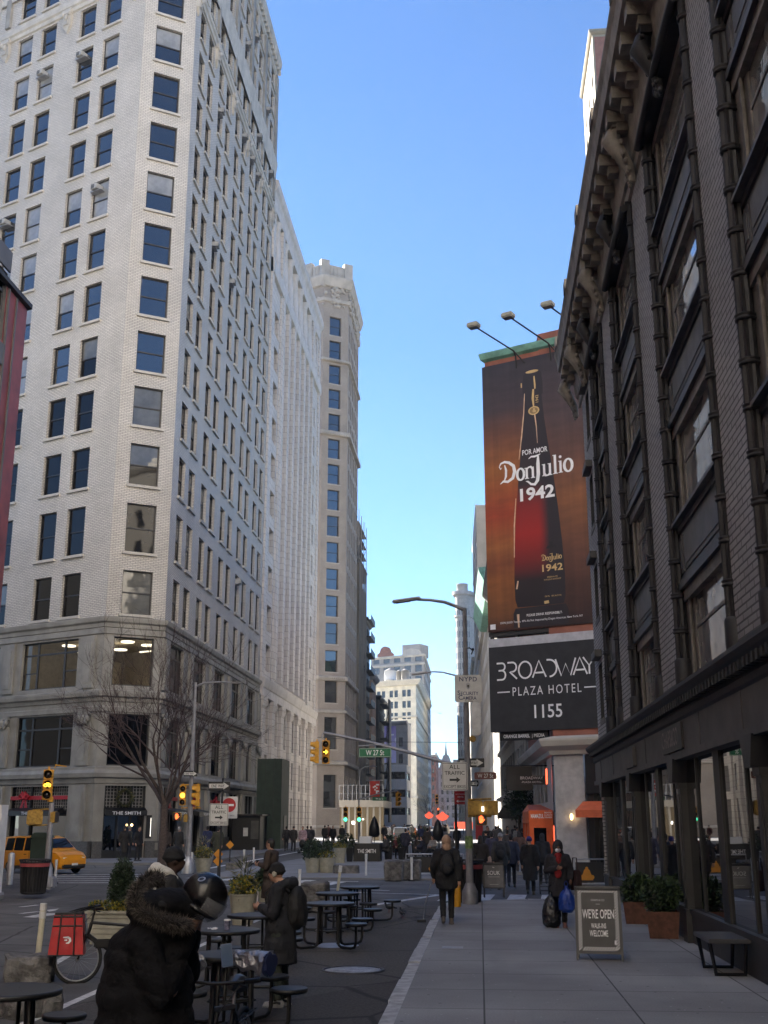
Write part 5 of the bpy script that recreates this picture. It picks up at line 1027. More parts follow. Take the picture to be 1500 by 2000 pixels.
gridb('sun_blocker_left', 'unseen grey block added behind the red and grey building to block sun', [(Fac((-24, -56.4), (0, 1)), 105, cols(22, 105, 1.8), rws(5, 26, 3.8, 2.2))], 46, 'lightst', 'lightst', limit=0)  # added out of view to keep direct sun off the right building

gridb('sun_blocker_row', 'unseen row of blocks added behind the left side fronts to block sun', [(Fac((-28, 200), (-.112, 1)), 115, cols(20, 115, 1.6), rws(15, 6, 4, 2.2))], 74, 'bounce_white', 'bounce_white', limit=0)  # added behind the fronts so the far right facades stay in shade
# ================================================================ street furniture
def at(px, py, Y): return D(px, py, Y)
def post_sign(name, label, c, w, h, bgm, fn, lm, rot=0, corner=.03, border=None, cat='sign', group=None, t=.012):
    root = thing(name, label, cat, tuple(c), rot, group); a = MB(); a.sheet(rrect(w, h, corner), 0, t, 0); a.build('board', bgm, root)
    l = MB()
    if border is not None:
        for (x0, x1, z0, z1) in ((-w / 2 + .02, w / 2 - .02, h / 2 - .032, h / 2 - .02), (-w / 2 + .02, w / 2 - .02, -h / 2 + .02, -h / 2 + .032), (-w / 2 + .02, -w / 2 + .032, -h / 2 + .032, h / 2 - .032), (w / 2 - .032, w / 2 - .02, -h / 2 + .032, h / 2 - .032)): l.quad((x0, -.003, z0), (x1, -.003, z0), (x1, -.003, z1), (x0, -.003, z1), border)
    fn(l); l.build('lettering', lm, root); return root
def arrow(mb, x0, x1, z, t, m=0, hd=None):
    hd = hd or t * 1.6; s = 1 if x1 > x0 else -1
    mb.add([(x0, -.004, z - t / 2), (x1 - s * hd, -.004, z - t / 2), (x1 - s * hd, -.004, z - hd * .75), (x1, -.004, z), (x1 - s * hd, -.004, z + hd * .75), (x1 - s * hd, -.004, z + t / 2), (x0, -.004, z + t / 2)], [(0, 1, 2, 3, 4, 5, 6)] if s > 0 else [(6, 5, 4, 3, 2, 1, 0)], m)
def all_traffic(label, c, w, h, rot=0):
    def fn(l): text(l, 'ALL', 0, h * .26, h * .15, 0, bold=.008, spacing=1.1); text(l, 'TRAFFIC', 0, h * .05, h * .13, 0, bold=.006, w=w * .78); arrow(l, -w * .2, w * .22, -h * .13, h * .075, 0, h * .14); text(l, 'EXCEPT BIKES', 0, -h * .42, h * .105, 0, bold=.004, w=w * .84)
    return post_sign('traffic_sign', label, c, w, h, M['signwhite'], fn, [M['signblack']], rot, .04, 0)
def one_way(label, c, w, h, rot=0):
    def fn(l):
        l.add([(-w * .46, -.003, -h * .26), (w * .2, -.003, -h * .26), (w * .2, -.003, -h * .42), (w * .46, -.003, 0), (w * .2, -.003, h * .42), (w * .2, -.003, h * .26), (-w * .46, -.003, h * .26)], [(0, 1, 2, 3, 4, 5, 6)], 0); text(l, 'ONE  WAY', -w * .06, -h * .17, h * .34, 1, -.006, .01, w=w * .62)
    return post_sign('one_way_sign', label, c, w, h, M['signblack'], fn, [M['signwhite'], M['signblack']], rot, .02)
def signal_head(root, c, rot, lit=None, sym=None, s=1.0, old=False, n=3):
    """three-lens traffic signal as one part with lens sub-parts; lit = index from the top"""
    Mx = Matrix.Translation(c) @ Matrix.Rotation(rot, 4, 'Z') @ Matrix.Scale(s, 4); h = MB(); h.M = Mx; y_m = M['sigyellow_old'] if old else M['sigyellow']; H_ = .345
    for i in range(n):
        z = -H_ * (i + 1); h.cbox((0, 0, z + H_ / 2), (.33, .20, H_ - .008), 0, .02)
        vs = []; k = 12
        for j in range(k + 1):
            a = R(-40 + 260 * j / k)
            for rr, yy in ((.150, -.10), (.145, -.31 if j not in (0, k) else -.16)): vs.append((rr * math.cos(a), yy, z + H_ / 2 + rr * math.sin(a)))
        h.add(vs, [(2 * j, 2 * j + 1, 2 * j + 3, 2 * j + 2) for j in range(k)], 0, None, True)
    h.box(-.03, .03, -.03, .03, 0, .1, 0); o = h.build('signal_head', y_m, root)
    for i in range(n):
        l = MB(); l.M = Mx; z = -H_ * (i + .5); l.lathe([(.138, 0), (.10, .03), (.0, .04)], 0, 18)
        K = [tuple(Mx @ Vector((p[0], -.104 - p[2], z + p[1]))) for p in [Vector(Mx.inverted() @ Vector(q)) for q in l.v]]; l.v = K
        on = i == lit; l.build('lens', M['lens_off'] if (not on or sym) else M[lit_m(i, on)], o)
        if on and sym:
            g = MB(); g.M = Mx @ Matrix.Translation((0, -.15, z))
            if sym == 'arrow': stroke(g, [(-.1, 0), (.07, 0)], .05, 0, 0); stroke(g, [(0, .09), (.1, 0), (0, -.09)], .05, 0, 0)
            elif sym == 'bike':
                for x in (-.065, .065): stroke(g, arc(x, -.02, .05, 0, 360, 12), .028, 0, 0)
                stroke(g, [(-.065, -.02), (-.02, .06), (.05, .05), (.065, -.02), (0, -.02), (.04, .06)], .03, 0, 0)
            g.build('lit_symbol', M['sig_amber'], o)
    return o
def lit_m(i, on): return ('sig_red', 'sig_amber', 'sig_green')[i]
def ped_head(root, c, rot, hand=False, old=True, s=1.0):
    h = MB(); h.M = Matrix.Translation(c) @ Matrix.Rotation(rot, 4, 'Z') @ Matrix.Scale(s, 4); h.cbox((0, 0, 0), (.46, .22, .44), 0, .03); h.box(-.2, .2, -.14, -.11, -.19, .19, 1); o = h.build('pedestrian_signal', [M['sigyellow_old'], M['signblack']], root)
    if hand:
        g = MB(); g.M = h.M @ Matrix.Translation((0, -.145, 0)); 
        for x, z in ((-.07, .13), (-.025, .16), (.02, .16), (.06, .12)): stroke(g, [(x, 0), (x * 1.05, z)], .038, 0, 0)
        flat(g, [(-.09, .02), (-.07, -.13), (.04, -.13), (.08, .02)], 0, 0); stroke(g, [(.05, -.08), (.13, .02)], .04, 0, 0); g.build('lit_symbol', M['sig_red'], o)
    return o
def pole_part(root, base, h, r0, r1, m='pole', name='pole', n=8):
    p = MB(); p.tube([base, base + V(0, 0, h * .5), base + V(0, 0, h)], [r0, (r0 + r1) / 2, r1], n=n, smooth=False); return p.build(name, M[m], root)
def plinth_part(root, base, r, h, m='pole'):
    p = MB(); p.lathe([(r, 0), (r, h * .6), (r * .8, h * .75), (r * .55, h)], 0, 10, tuple(base)); return p.build('base', M[m], root)
# ---- lamp post on the right pavement
Y1 = 30.0; bx0 = at(917, 1700, Y1).x; B_ = V(bx0, Y1, .15); LP = thing('street_lamp', 'tall grey lamp post on the right pavement, carrying the security camera sign', 'street lamp')
pole_part(LP, B_, at(908, 1188, Y1).z - .15, .10, .055); plinth_part(LP, B_, .2, .5)
def arm_part(root, pts, r0, r1, name='arm'):
    a = MB(); n = len(pts); a.tube(pts, [r0 + (r1 - r0) * i / (n - 1) for i in range(n)], n=7); return a.build(name, M['pole'], root)
arm_part(LP, [at(*q, Y1) for q in ((908, 1192), (890, 1184), (868, 1176), (840, 1172), (815, 1171))], .05, .035)
lum = MB(); p = at(794, 1172, Y1); lum.M = Matrix.Translation(p) @ Matrix.Rotation(R(-7), 4, 'Y'); lum.cbox((0, 0, 0), (.78, .26, .07), 0, .03); lum.box(-.3, .1, -.1, .1, -.045, -.036, 1); lum.build('luminaire', [M['pole'], M['glass_b']], LP)
cbx = MB(); p = at(930, 1405, Y1); cbx.cbox((p.x, Y1 - .05, p.z), (.24, .28, .85), 0, .03); [cbx.box(p.x + .115, p.x + .14, Y1 - .15, Y1 + .05, p.z - .35 + .1 * i, p.z - .31 + .1 * i) for i in range(7)]; cbx.build('control_box', M['galv'], LP)
cbx = MB(); p = at(921, 1443, Y1); cbx.cbox((p.x + .03, Y1, p.z), (.16, .16, .16), 0, .03); cbx.build('socket', M['sigyellow_old'], LP)
cam_ = MB(); p = at(916, 1266, Y1); cam_.tube([p + V(-.12, 0, 0), p + V(.02, -.05, 0), p + V(.1, -.1, -.08), p + V(.06, -.1, -.18)], .018, n=6); cam_.ball(tuple(p + V(.1, -.1, -.05)), .04); cam_.build('camera_bracket', M['black'], LP)
stk = MB(); p = at(920, 1645, Y1); stk.lathe([(.101, -.15), (.101, .15)], 0, 12, (bx0, Y1, p.z)); stk.build('sticker', mat('sticker', (.16, .24, .09), .6, var=.4, scale=14), LP)
def nypd(l):
    text(l, 'NYPD', 0, .19, .115, 0, bold=.012, spacing=1.15); flat(l, [(-.055, .13), (0, .15), (.055, .13), (.06, .06), (.03, .0), (0, -.03), (-.03, .0), (-.06, .06)], 1); flat(l, [(-.03, .1), (.03, .1), (.025, .05), (0, .01), (-.025, .05)], 2, -.006)
    for s_, x, z, w in (('ECURITY', .035, -.165, .46), ('AMERA', .03, -.285, .36)): text(l, s_, x, z, .085, 0, bold=.012, w=w)
    text(l, 'S', -.245, -.165, .115, 0, bold=.014); text(l, 'C', -.205, -.285, .115, 0, bold=.014); text(l, 'IN AREA', .02, -.34, .035, 2, w=.22)
    for x in (-.165, -.06, .055, .165): pass
NS = post_sign('security_sign', 'pale square police security camera sign high on the right lamp post', at(914.5, 1345, Y1 - .14), .70, .70, M['signwhite'], nypd, [M['signblue'], M['galv'], M['signblack']], R(4), .06)
all_traffic('square sign ALL TRAFFIC arrow EXCEPT BIKES on the right lamp post', at(888, 1516, Y1 - .15), .655, .70)
one_way('black one way sign half hidden behind the right lamp post', at(921, 1490, Y1 + .14), .66, .23)
one_way('tiny lower one way sign on the right lamp post, beneath the brown street sign', at(926, 1530, Y1 + .16), .22, .15)
post_sign('street_sign', 'brown street name sign on the right lamp post', at(948, 1515, Y1 - .05), .56, .175, M['signbrown'], lambda l: text(l, 'W 27 St', 0, -.05, .10, 0, bold=.004, w=.40), [M['signwhite']])
PS = thing('pedestrian_signal_set', 'pair of old yellow pedestrian signals with a lit red hand on right lamp post', 'pedestrian signal')
for px in (928.5, 958.5): ped_head(PS, at(px, 1578, Y1 - .1), R(180), s=.82)
b = MB(); b.tube([at(914, 1562, Y1 - .1), at(960, 1560, Y1 - .1)], .025, n=6); b.tube([at(914, 1594, Y1 - .1), at(960, 1594, Y1 - .1)], .025, n=6); b.build('bracket', M['sigyellow_old'], PS); ped_head(PS, at(940, 1601, Y1 - .05), 0, True, s=.62)
b = MB(); p = at(943, 1580, Y1 - .1); b.box(p.x - .03, p.x + .03, p.y - .15, p.y - .1, p.z - .06, p.z + .06); b.build('lamp', M['lamp_white'], PS)
RS = thing('parking_sign', 'small red sign on a black post left of the right lamp post', 'sign'); p = at(891, 1640, 31.2); b = MB(); b.tube([(p.x, 31.2, 0), (p.x, 31.2, at(890, 1545, 31.2).z)], .035, n=6); b.build('post', M['black'], RS)
c = at(900, 1558, 31.15); b = MB(); b.M = Matrix.Translation(c); b.sheet(rrect(.33, .34, .02), 0, .01, 0); b.build('board', M['signred'], RS); b = MB(); b.M = Matrix.Translation(c); text(b, 'NO STANDING', 0, .07, .035, 0, w=.27); text(b, 'HOTEL', 0, .0, .04, 0, w=.16); arrow(b, .12, -.12, -.09, .018, 0, .05); b.build('lettering', M['lettering'], RS)
# ---- far signal pole with mast arm
Y2 = 54.0; P2 = V(at(914, 1600, Y2).x, Y2, .13); SP2 = thing('signal_mast', 'grey signal pole with long mast arm over the avenue and a curved lamp arm', 'traffic signal')
pole_part(SP2, P2, at(910, 1322, Y2).z, .13, .07); plinth_part(SP2, P2, .25, .6)
arm_part(SP2, [at(*q, Y2) for q in ((908, 1501), (868, 1489), (800, 1470), (720, 1449), (632, 1431))], .10, .065, 'mast_arm'); arm_part(SP2, [at(*q, Y2) for q in ((909, 1325), (888, 1319), (865, 1313), (845, 1312), (832, 1314))], .045, .03, 'lamp_arm')
lum = MB(); lum.M = Matrix.Translation(at(820, 1315.5, Y2)) @ Matrix.Rotation(R(-8), 4, 'Y'); lum.cbox((0, 0, 0), (.8, .26, .08), 0, .03); lum.build('luminaire', M['pole'], SP2)
signal_head(SP2, at(637, 1446, Y2), 0, 1, 'arrow', 1.05); signal_head(SP2, at(619, 1448, Y2), R(-80), None, None, .98)
b = MB(); b.tube([at(631, 1432, Y2), at(628, 1440, Y2), at(637, 1446, Y2)], .025, n=5); b.tube([at(700, 1457, Y2 - .06), at(765, 1453, Y2 - .06)], .02, n=5); b.tube([at(733, 1452, Y2), at(733, 1462, Y2)], .03, n=5); b.build('hanger', M['galv'], SP2)
post_sign('street_sign', 'green street name sign hung from the mast arm over the avenue', at(732.5, 1470, Y2 - .08), 1.52, .42, M['signgreen'], lambda l: text(l, 'W 27 St', 0, -.12, .24, 1, bold=.006, w=.86), [M['signwhite'], M['lettering']], R(-3), .02, 0)
# ---- left corner signal
p = G(91, 1742); SA = thing('corner_signal', 'yellow traffic signal showing an amber bicycle, on a grey pole at left', 'traffic signal', (0, 0, 0)); YA = p.y
x0 = at(96, 1640, YA).x; b0 = V(x0, YA, .1); pole_part(SA, b0, at(98, 1568, YA).z - .1, .10, .085); b = MB(); b.cbox((x0 - .02, YA, .28), (.62, .5, .36), 0, .06); b.lathe([(.2, .4), (.18, .7), (.11, .9)], 0, 10, (x0, YA, 0)); b.build('base', M['galv'], SA)
signal_head(SA, at(97, 1503, YA) + V(0, -.05, 0), R(14), 1, 'bike', .93); b = MB(); b.lathe([(.1, 0), (.1, .12), (.06, .16)], 0, 10, tuple(at(98, 1566, YA))); b.tube([at(107, 1500, YA), at(109, 1494, YA), at(130, 1497, YA)], .02, n=5); b.build('mount', M['sigyellow'], SA)
ped_head(SA, at(68, 1597, YA), R(200), s=1.05); ped_head(SA, at(100, 1596, YA) + V(.05, .1, 0), R(90), s=.8); b = MB(); [b.tube([at(64, y, YA), at(96, y - 2, YA)], .022, n=5) for y in (1582, 1613)]; b.build('bracket', M['sigyellow_old'], SA)
# ---- second left signal pole with lamp
YB = G(364, 1706).y; x0 = at(369, 1640, YB).x; SB = thing('lamp_signal_pole', 'grey pole in front of the bare tree with amber signal, red hand and lamp arm', 'traffic signal')
pole_part(SB, V(x0, YB, .05), at(385, 1335, YB).z, .14, .06); plinth_part(SB, V(x0, YB, .0), .26, .7, 'galv'); arm_part(SB, [at(*q, YB) for q in ((384, 1340), (400, 1334), (425, 1332), (450, 1333))], .05, .035)
lum = MB(); lum.M = Matrix.Translation(at(462, 1333.5, YB)); lum.cbox((0, 0, 0), (.55, .22, .07), 0, .03); lum.build('luminaire', M['pole'], SB)
signal_head(SB, at(358, 1534, YB), R(8), 1, None, .82); signal_head(SB, at(387, 1534, YB), R(-75), None, None, .86); ped_head(SB, at(346, 1595, YB), R(5), True, s=.8); ped_head(SB, at(364, 1598, YB) + V(0, -.05, 0), R(95), s=.75)
b = MB(); [b.tube([at(354, y, YB), at(392, y, YB)], .022, n=5) for y in (1533, 1578)]; b.build('bracket', M['sigyellow'], SB)
one_way('small one way sign on the grey pole in front of the bare tree', at(372, 1511, YB - .2), .60, .24)
# ---- sign post with regulatory signs at left
YC = 40.0; SC = thing('sign_post', 'thin dark post carrying the left one way and all traffic signs', 'sign post'); x0 = at(431, 1640, YC).x; b = MB(); b.tube([(x0, YC, 0), (x0, YC, at(430, 1520, YC).z)], .035, n=6); b.build('post', M['iron'], SC); b = MB(); b.lathe([(.12, 0), (.12, .05), (.05, .08)], 0, 10, (x0, YC, 0)); b.build('foot', M['iron'], SC)
one_way('larger one way sign on the thin post beside the bare tree', at(428, 1535, YC - .05), .76, .29); all_traffic('square sign ALL TRAFFIC arrow EXCEPT BIKES on the thin post at left', at(427.5, 1591, YC - .05), .66, .74)
def dne(l): l.add([(p_[0], -.003, p_[1]) for p_ in arc(0, .08, .24, 0, 360, 28)[:-1]], [tuple(range(28))], 0); flat(l, [(-.17, .045), (.17, .045), (.17, .115), (-.17, .115)], 1, -.006); text(l, 'EXCEPT BIKES', 0, -.3, .05, 2, w=.4)
post_sign('no_entry_sign', 'white sign with red no entry disc behind the left all traffic sign', at(447, 1577, YC + .4), .6, .74, M['signwhite'], dne, [M['signred'], M['lettering'], M['signblack']], R(18))
for (px, pys, pb, lbl) in ((425, (1668, 1682), 1716, 'pair of orange diamond markers stacked on a short post'), (448, (1650,), 1697, 'single orange diamond marker on a short post farther back')):
    g0 = G(px, pb); t = thing('diamond_marker', lbl, 'marker', (g0.x, g0.y, 0)); b = MB(); b.tube([(0, 0, 0), (0, 0, D(px, pys[0], g0.y).z)], .03, n=6); b.build('post', M['iron'], t)
    for py in pys: b = MB(); z = D(px, py, g0.y).z; r = .19; b.sheet([(0, z - r), (r, z), (0, z + r), (-r, z)], -.05, -.035); b.build('diamond', M['orange_sign'], t)
# ---- flexible delineator posts
def delin(px, top, bot, lbl, m='white', lean=0.0, group='white flexible posts along the lane edges'):
    g0 = G(px, bot); h = D(px, top, g0.y).z; t = thing('delineator_post', lbl, 'post', (g0.x, g0.y, 0), 0, group); b = MB(); b.tube([(0, 0, 0), (lean * h, 0, h)], .045 if h < 1.1 else .05, n=8); b.build('tube', m, t)
    b = MB(); [b.tube([(lean * z, 0, z), (lean * (z + .1), 0, z + .1)], .054, n=8) for z in (h * .78, h * .9)]; b.build('reflector', M['signwhite'], t); b = MB(); b.lathe([(.14, 0), (.12, .03), (.05, .05)], 0, 10); b.build('foot', M['rubber'], t)
cream_p = mat('cream_post', (.52, .49, .38), .6, var=.15, scale=5, stain=.3, sc=(3, 3, 2))
delin(71, 1765, 1896, 'cream leaning flexible post nearest the camera, left of the delivery bike', cream_p, .04)
for px, t0, b0, l in ((476, 1660, 1697, 'white post left of the man in the brown coat'), (495, 1656, 1688, 'white post second left of the man in the brown coat'), (373, 1665, 1706, 'white post by the small planter under the grey pole'), (715, 1668, 1713, 'white post standing alone left of the large stone block'), (804, 1675, 1721, 'white post in front of the large stone block'), (107, 1680, 1726, 'white post beside the taxi'), (585, 1700, 1733, 'short grey post behind the standing man in the beanie'), (500, 1740, 1780, 'pale post between the planters behind the tables')): delin(px, t0, b0, l, M['white'])
delin(659, 1692, 1743, 'cream leaning post rising behind the café tables', cream_p, .12); delin(598, 1735, 1783, 'cream short post beside the rock behind the tables', cream_p)
p = G(18, 1728); t = thing('steel_bollard', 'grey steel bollard at the left edge before the taxi', 'bollard', (p.x, p.y, 0)); b = MB(); b.lathe([(.12, 0), (.12, 1.0), (.1, 1.06), (0, 1.09)], 0, 14); b.build('tube', M['galv'], t)
# ---- litter bins
def bin_(px, bot, top, lbl, w=.36, band=True):
    g0 = G(px, bot, .12); h = D(px, top, g0.y).z - .12; t = thing('litter_bin', lbl, 'litter bin', tuple(g0)); b = MB(); b.lathe([(w * .80, 0), (w * .84, .05), (w * .98, h * .93)], 0, 20); b.build('liner', M['black'], t)
    b = MB()
    for j in range(26): a = 2 * math.pi * j / 26; b.tube([(w * .86 * math.cos(a), w * .86 * math.sin(a), .03), (w * 1.02 * math.cos(a), w * 1.02 * math.sin(a), h * .93), (w * 1.12 * math.cos(a), w * 1.12 * math.sin(a), h)], .016, n=4)
    for z, r in ((.04, .87), (h * .93, 1.04), (h, 1.12)): b.torus((0, 0, z), w * r, .018, n=24, k=5)
    b.build('slats', M['iron'], t)['kind'] = 'stuff'
    if band: b = MB(); b.lathe([(w * 1.05, h * .80), (w * 1.07, h * .90)], 0, 24); b.build('band', mat('bin_band', (.30, .06, .065), .6), t)
bin_(915, 1764, 1680, 'black slatted litter bin with a red band beside the right lamp post'); bin_(64, 1746, 1679, 'dark litter bin beside the left corner signal pole', .4)
p = G(78, 1738); t = thing('utility_cabinet', 'dark green street cabinet behind the left litter bin', 'cabinet', (at(78, 1700, p.y + 1.2).x, p.y + 1.2, 0)); b = MB(); b.cbox((0, 0, .8), (.62, .5, 1.6), 0, .04); b.build('body', M['shedgreen'], t); b = MB(); b.sheet([(-.34, 1.6), (.34, 1.6), (.2, 1.78), (-.2, 1.78)], -.28, .28); b.build('roof', M['shedgreen'], t)
p = G(893, 1771, .15); t = thing('hydrant_guard', 'yellow guard post behind the man walking with a dustpan', 'bollard', tuple(p)); b = MB(); b.lathe([(.09, 0), (.1, .3), (.08, .55), (.05, .6)], 0, 10); b.build('post', M['sigyellow'], t)
p = G(884, 1851, .15); t = thing('access_plate', 'small metal access plate set in the pavement near the kerb', 'access plate', (p.x, p.y, .152)); b = MB(); b.cbox((0, 0, .003), (.34, .3, .008), 0, .002); [b.box(-.13 + .05 * i, -.10 + .05 * i, -.1, .1, .007, .011) for i in range(6)]; b.build('plate', M['galv'], t)
# ---- café tables with attached stools
def grate(name, c): 
    m, nt, bs = NT(name); co = coord(nt); v = nt.nodes.new("ShaderNodeTexVoronoi"); v.inputs['Scale'].default_value = 42; nt.links.new(vmap(nt, co, (1, 1, .05)), v.inputs['Vector'])
    r = nt.nodes.new("ShaderNodeMapRange"); r.inputs[1].default_value = .22; r.inputs[2].default_value = .34; nt.links.new(v.outputs['Distance'], r.inputs[0]); nt.links.new(mixc(nt, r.outputs[0], [k * .25 for k in c], c), bs.inputs['Base Color']); bs.inputs['Roughness'].default_value = .38; bump(nt, bs, r.outputs[0], .7, .01); return m
M['grate'] = grate('grate', (.085, .088, .095))
def disc(mb, r, z): mb.lathe([(r - .02, z - .012), (r - .02, z + .004)], 0, 36)
def rim(mb, r, z): mb.lathe([(r - .022, z - .035), (r, z - .038), (r + .012, z - .02), (r + .012, z), (r, z + .010), (r - .022, z + .006)], 0, 36)
b = MB(); disc(b, .43, .75); mt_top = b.mesh('tabletop', M['grate']); b = MB(); rim(b, .43, .75); mt_rim = b.mesh('rim', M['black']); b = MB(); disc(b, .185, .455); mt_seat = b.mesh('seat', M['grate']); b = MB(); rim(b, .185, .455); mt_srim = b.mesh('seat_rim', M['black'])
b = MB(); b.tube([(.12, 0, .735), (.20, 0, .72), (.235, 0, .68), (.245, 0, .4), (.25, 0, .14), (.275, 0, .075), (.34, 0, .05), (.62, 0, .05), (.70, 0, .075), (.735, 0, .14), (.74, 0, .3), (.74, 0, .445)], .024, n=8); b.tube([(.12, .07, .735), (.21, .07, .7), (.22, .07, .12), (.22, .0, .1)], .02, n=6); mt_leg = b.mesh('leg', M['black'])
b = MB(); b.tube([(0, 0, .05), (0, 0, .05001)], .01, n=4) if False else b.torus((0, 0, .30), .235, .012, n=24, k=5); b.box(-.26, .26, -.03, .03, .28, .30); mt_ring = b.mesh('brace', M['black'])
def cafe_table(px, py, rot, lbl, pl=None):
    g0 = G(px, py, .75); t = thing('cafe_table', lbl, 'table', (g0.x, g0.y, 0), rot, 'round mesh café tables with attached stools'); link('tabletop', mt_top, t); link('rim', mt_rim, t); link('brace', mt_ring, t)
    for k in range(4):
        a = R(90 * k + 45); link('leg', mt_leg, t, (0, 0, 0), a); s = link('seat', mt_seat, t, (.74 * math.cos(a), .74 * math.sin(a), 0), a); link('seat_rim', mt_srim, s)
    return g0
TBL = {}
for i, (px, py, rot, lbl) in enumerate(((455, 1864, R(20), 'black mesh café table nearest the camera, behind the silver handlebar mitts'), (443, 1816, R(50), 'black mesh café table with a paper cup, left of the man in the beanie'), (500, 1787, R(10), 'black mesh café table partly hidden behind the man in the beanie'), (644, 1764, R(0), 'black mesh café table nearest of the three on the right'), (659, 1744, R(35), 'black mesh café table in the middle of the three on the right'), (703, 1732, R(65), 'black mesh café table farthest of the three, beside the pigeons'), (18, 1934, R(25), 'black mesh café table cut by the left edge, over the rocks'))): TBL[i] = cafe_table(px, py, rot, lbl)
g0 = TBL[1]; t = thing('paper_cup', 'small printed paper cup on the café table', 'cup', (g0.x + .02, g0.y - .08, .76)); b = MB(); b.lathe([(.032, 0), (.042, .11), (.045, .112)], 0, 14); b.build('cup', mat('cup', (.22, .22, .34), .5, var=.5, scale=30), t); b = MB(); b.lathe([(.046, .11), (.046, .122), (.036, .13)], 0, 14); b.build('lid', M['white'], t)
nap = MB(); rr = random.Random(2); n_ = 7
for i in range(n_):
    for j in range(n_): nap.v.append((.022 * i, .018 * j, rr.uniform(0, .028)))
nap.f = [(i * n_ + j, (i + 1) * n_ + j, (i + 1) * n_ + j + 1, i * n_ + j + 1) for i in range(n_ - 1) for j in range(n_ - 1)]; nap.m = [0] * len(nap.f); nap.uv = [None] * len(nap.f); nap.sm = [False] * len(nap.f)
tag(nap.build('napkin', M['white'], None, (g0.x - .24, g0.y - .12, .758)), 'crumpled white napkin on the café table beside the paper cup', 'napkin')
for px, py, l in ((672, 1792, 'nearer'), (640, 1848, 'nearest'), (700, 1847, 'right')): pass
b = MB(); g0 = G(655, 1847); b.lathe([(.42, .004), (.40, .012), (0, .012)], 0, 30, (g0.x, g0.y, 0)); tag(b.build('base_plate', M['galv'], None), 'pale round metal plate on the ground under the café tables', 'ground plate')
# ---- pavement boards, planters, bench
def aboard(px, bot, w, h, lbl, art, rot=0, leg=.12, fm='iron2', face=None, lean=.16):
    g0 = G(px, bot, .15); t = thing('sandwich_board', lbl, 'sandwich board', tuple(g0), rot); f = MB(); f.M = Matrix.Rotation(R(-11), 4, 'X')
    for x in (-w / 2, w / 2 - .03): f.box(x, x + .03, 0, .03, 0, h)
    for z in (leg, h - .03): f.box(-w / 2 + .03, w / 2 - .03, 0, .03, z, z + .03)
    f.M = Matrix.Translation((0, 2 * h * math.sin(R(11)), 0)) @ Matrix.Rotation(R(11), 4, 'X')
    for x in (-w / 2, w / 2 - .03): f.box(x, x + .03, -.03, 0, 0, h - .002)
    f.box(-w / 2 + .03, w / 2 - .03, -.03, 0, leg, leg + .03); f.box(-w / 2 + .03, w / 2 - .03, -.02, -.01, leg + .03, h - .03); f.build('frame', M[fm], t)
    q = MB(); q.M = Matrix.Rotation(R(-11), 4, 'X'); q.box(-w / 2 + .03, w / 2 - .03, .008, .022, leg + .03, h - .03); o = q.build('panel', face or M['signblack'], t)
    l = MB(); l.M = Matrix.Rotation(R(-11), 4, 'X') @ Matrix.Translation((0, .008, 0)); art(l, w, h, leg); l.build('lettering', [M['lettering'], M['galv']], o); return t
def art_open(l, w, h, leg):
    x0, x1, z0, z1 = -w / 2 + .04, w / 2 - .04, leg + .04, h - .04; bw = .055; n = 22
    for i in range(n):
        z = z0 + (z1 - z0) * i / n; d = (z1 - z0) / n * .42
        for a, c in ((x0, x0 + bw), (x1 - bw, x1)): l.add([(a, -.003, z), (c, -.003, z + .05), (c, -.003, min(z1, z + .05 + d)), (a, -.003, z + d)], [(0, 1, 2, 3)], 0)
    n = 13
    for i in range(n):
        x = x0 + bw + (x1 - x0 - 2 * bw) * i / n; d = (x1 - x0 - 2 * bw) / n * .45
        for a, c in ((z0, z0 + bw), (z1 - bw, z1)): l.add([(x, -.003, a), (x + d, -.003, a), (x + .04 + d, -.003, c), (x + .04, -.003, c)], [(0, 1, 2, 3)], 0)
    H_ = z1 - z0; text(l, 'CHAPS & CO', 0, z0 + H_ * .80, .028, 1, w=.2); stroke(l, [(-.03, z0 + H_ * .75), (.03, z0 + H_ * .75)], .006, 1); text(l, "WE'RE OPEN", 0, z0 + H_ * .52, .125, 0, bold=.014, w=.47); text(l, 'WALK-INS', 0, z0 + H_ * .36, .07, 0, bold=.012, w=.22); text(l, 'WELCOME', 0, z0 + H_ * .23, .085, 0, bold=.012, w=.27); flat(l, [(w * .33, z0 + .09), (w * .37, z0 + .09), (w * .37, z0 + .15), (w * .33, z0 + .15)], 0)
aboard(1172, 1877, .68, 1.06, "dark sandwich board reading WE'RE OPEN with hatched border on the pavement", art_open, R(-7), .10, face=mat('chalkboard', (.035, .034, .036), .5, var=.2, scale=5))
def art_souk(l, w, h, leg): text(l, 'SOUK', 0, leg + (h - leg) * .52, .105, 0, bold=.002, w=.34); stroke(l, [(-.16, leg + (h - leg) * .44), (.16, leg + (h - leg) * .44)], .012, 1); stroke(l, [(-.12, leg + .1), (.12, leg + .1)], .01, 1); stroke(l, [(-.03, leg + (h - leg) * .82), (.02, leg + (h - leg) * .79)], .012, 0)
aboard(966, 1753, .56, .92, 'grey SOUK sandwich board at the pavement corner by the lamp post', art_souk, R(3), .24, face=mat('souk_panel', (.10, .10, .115), .35, var=.4, scale=2))
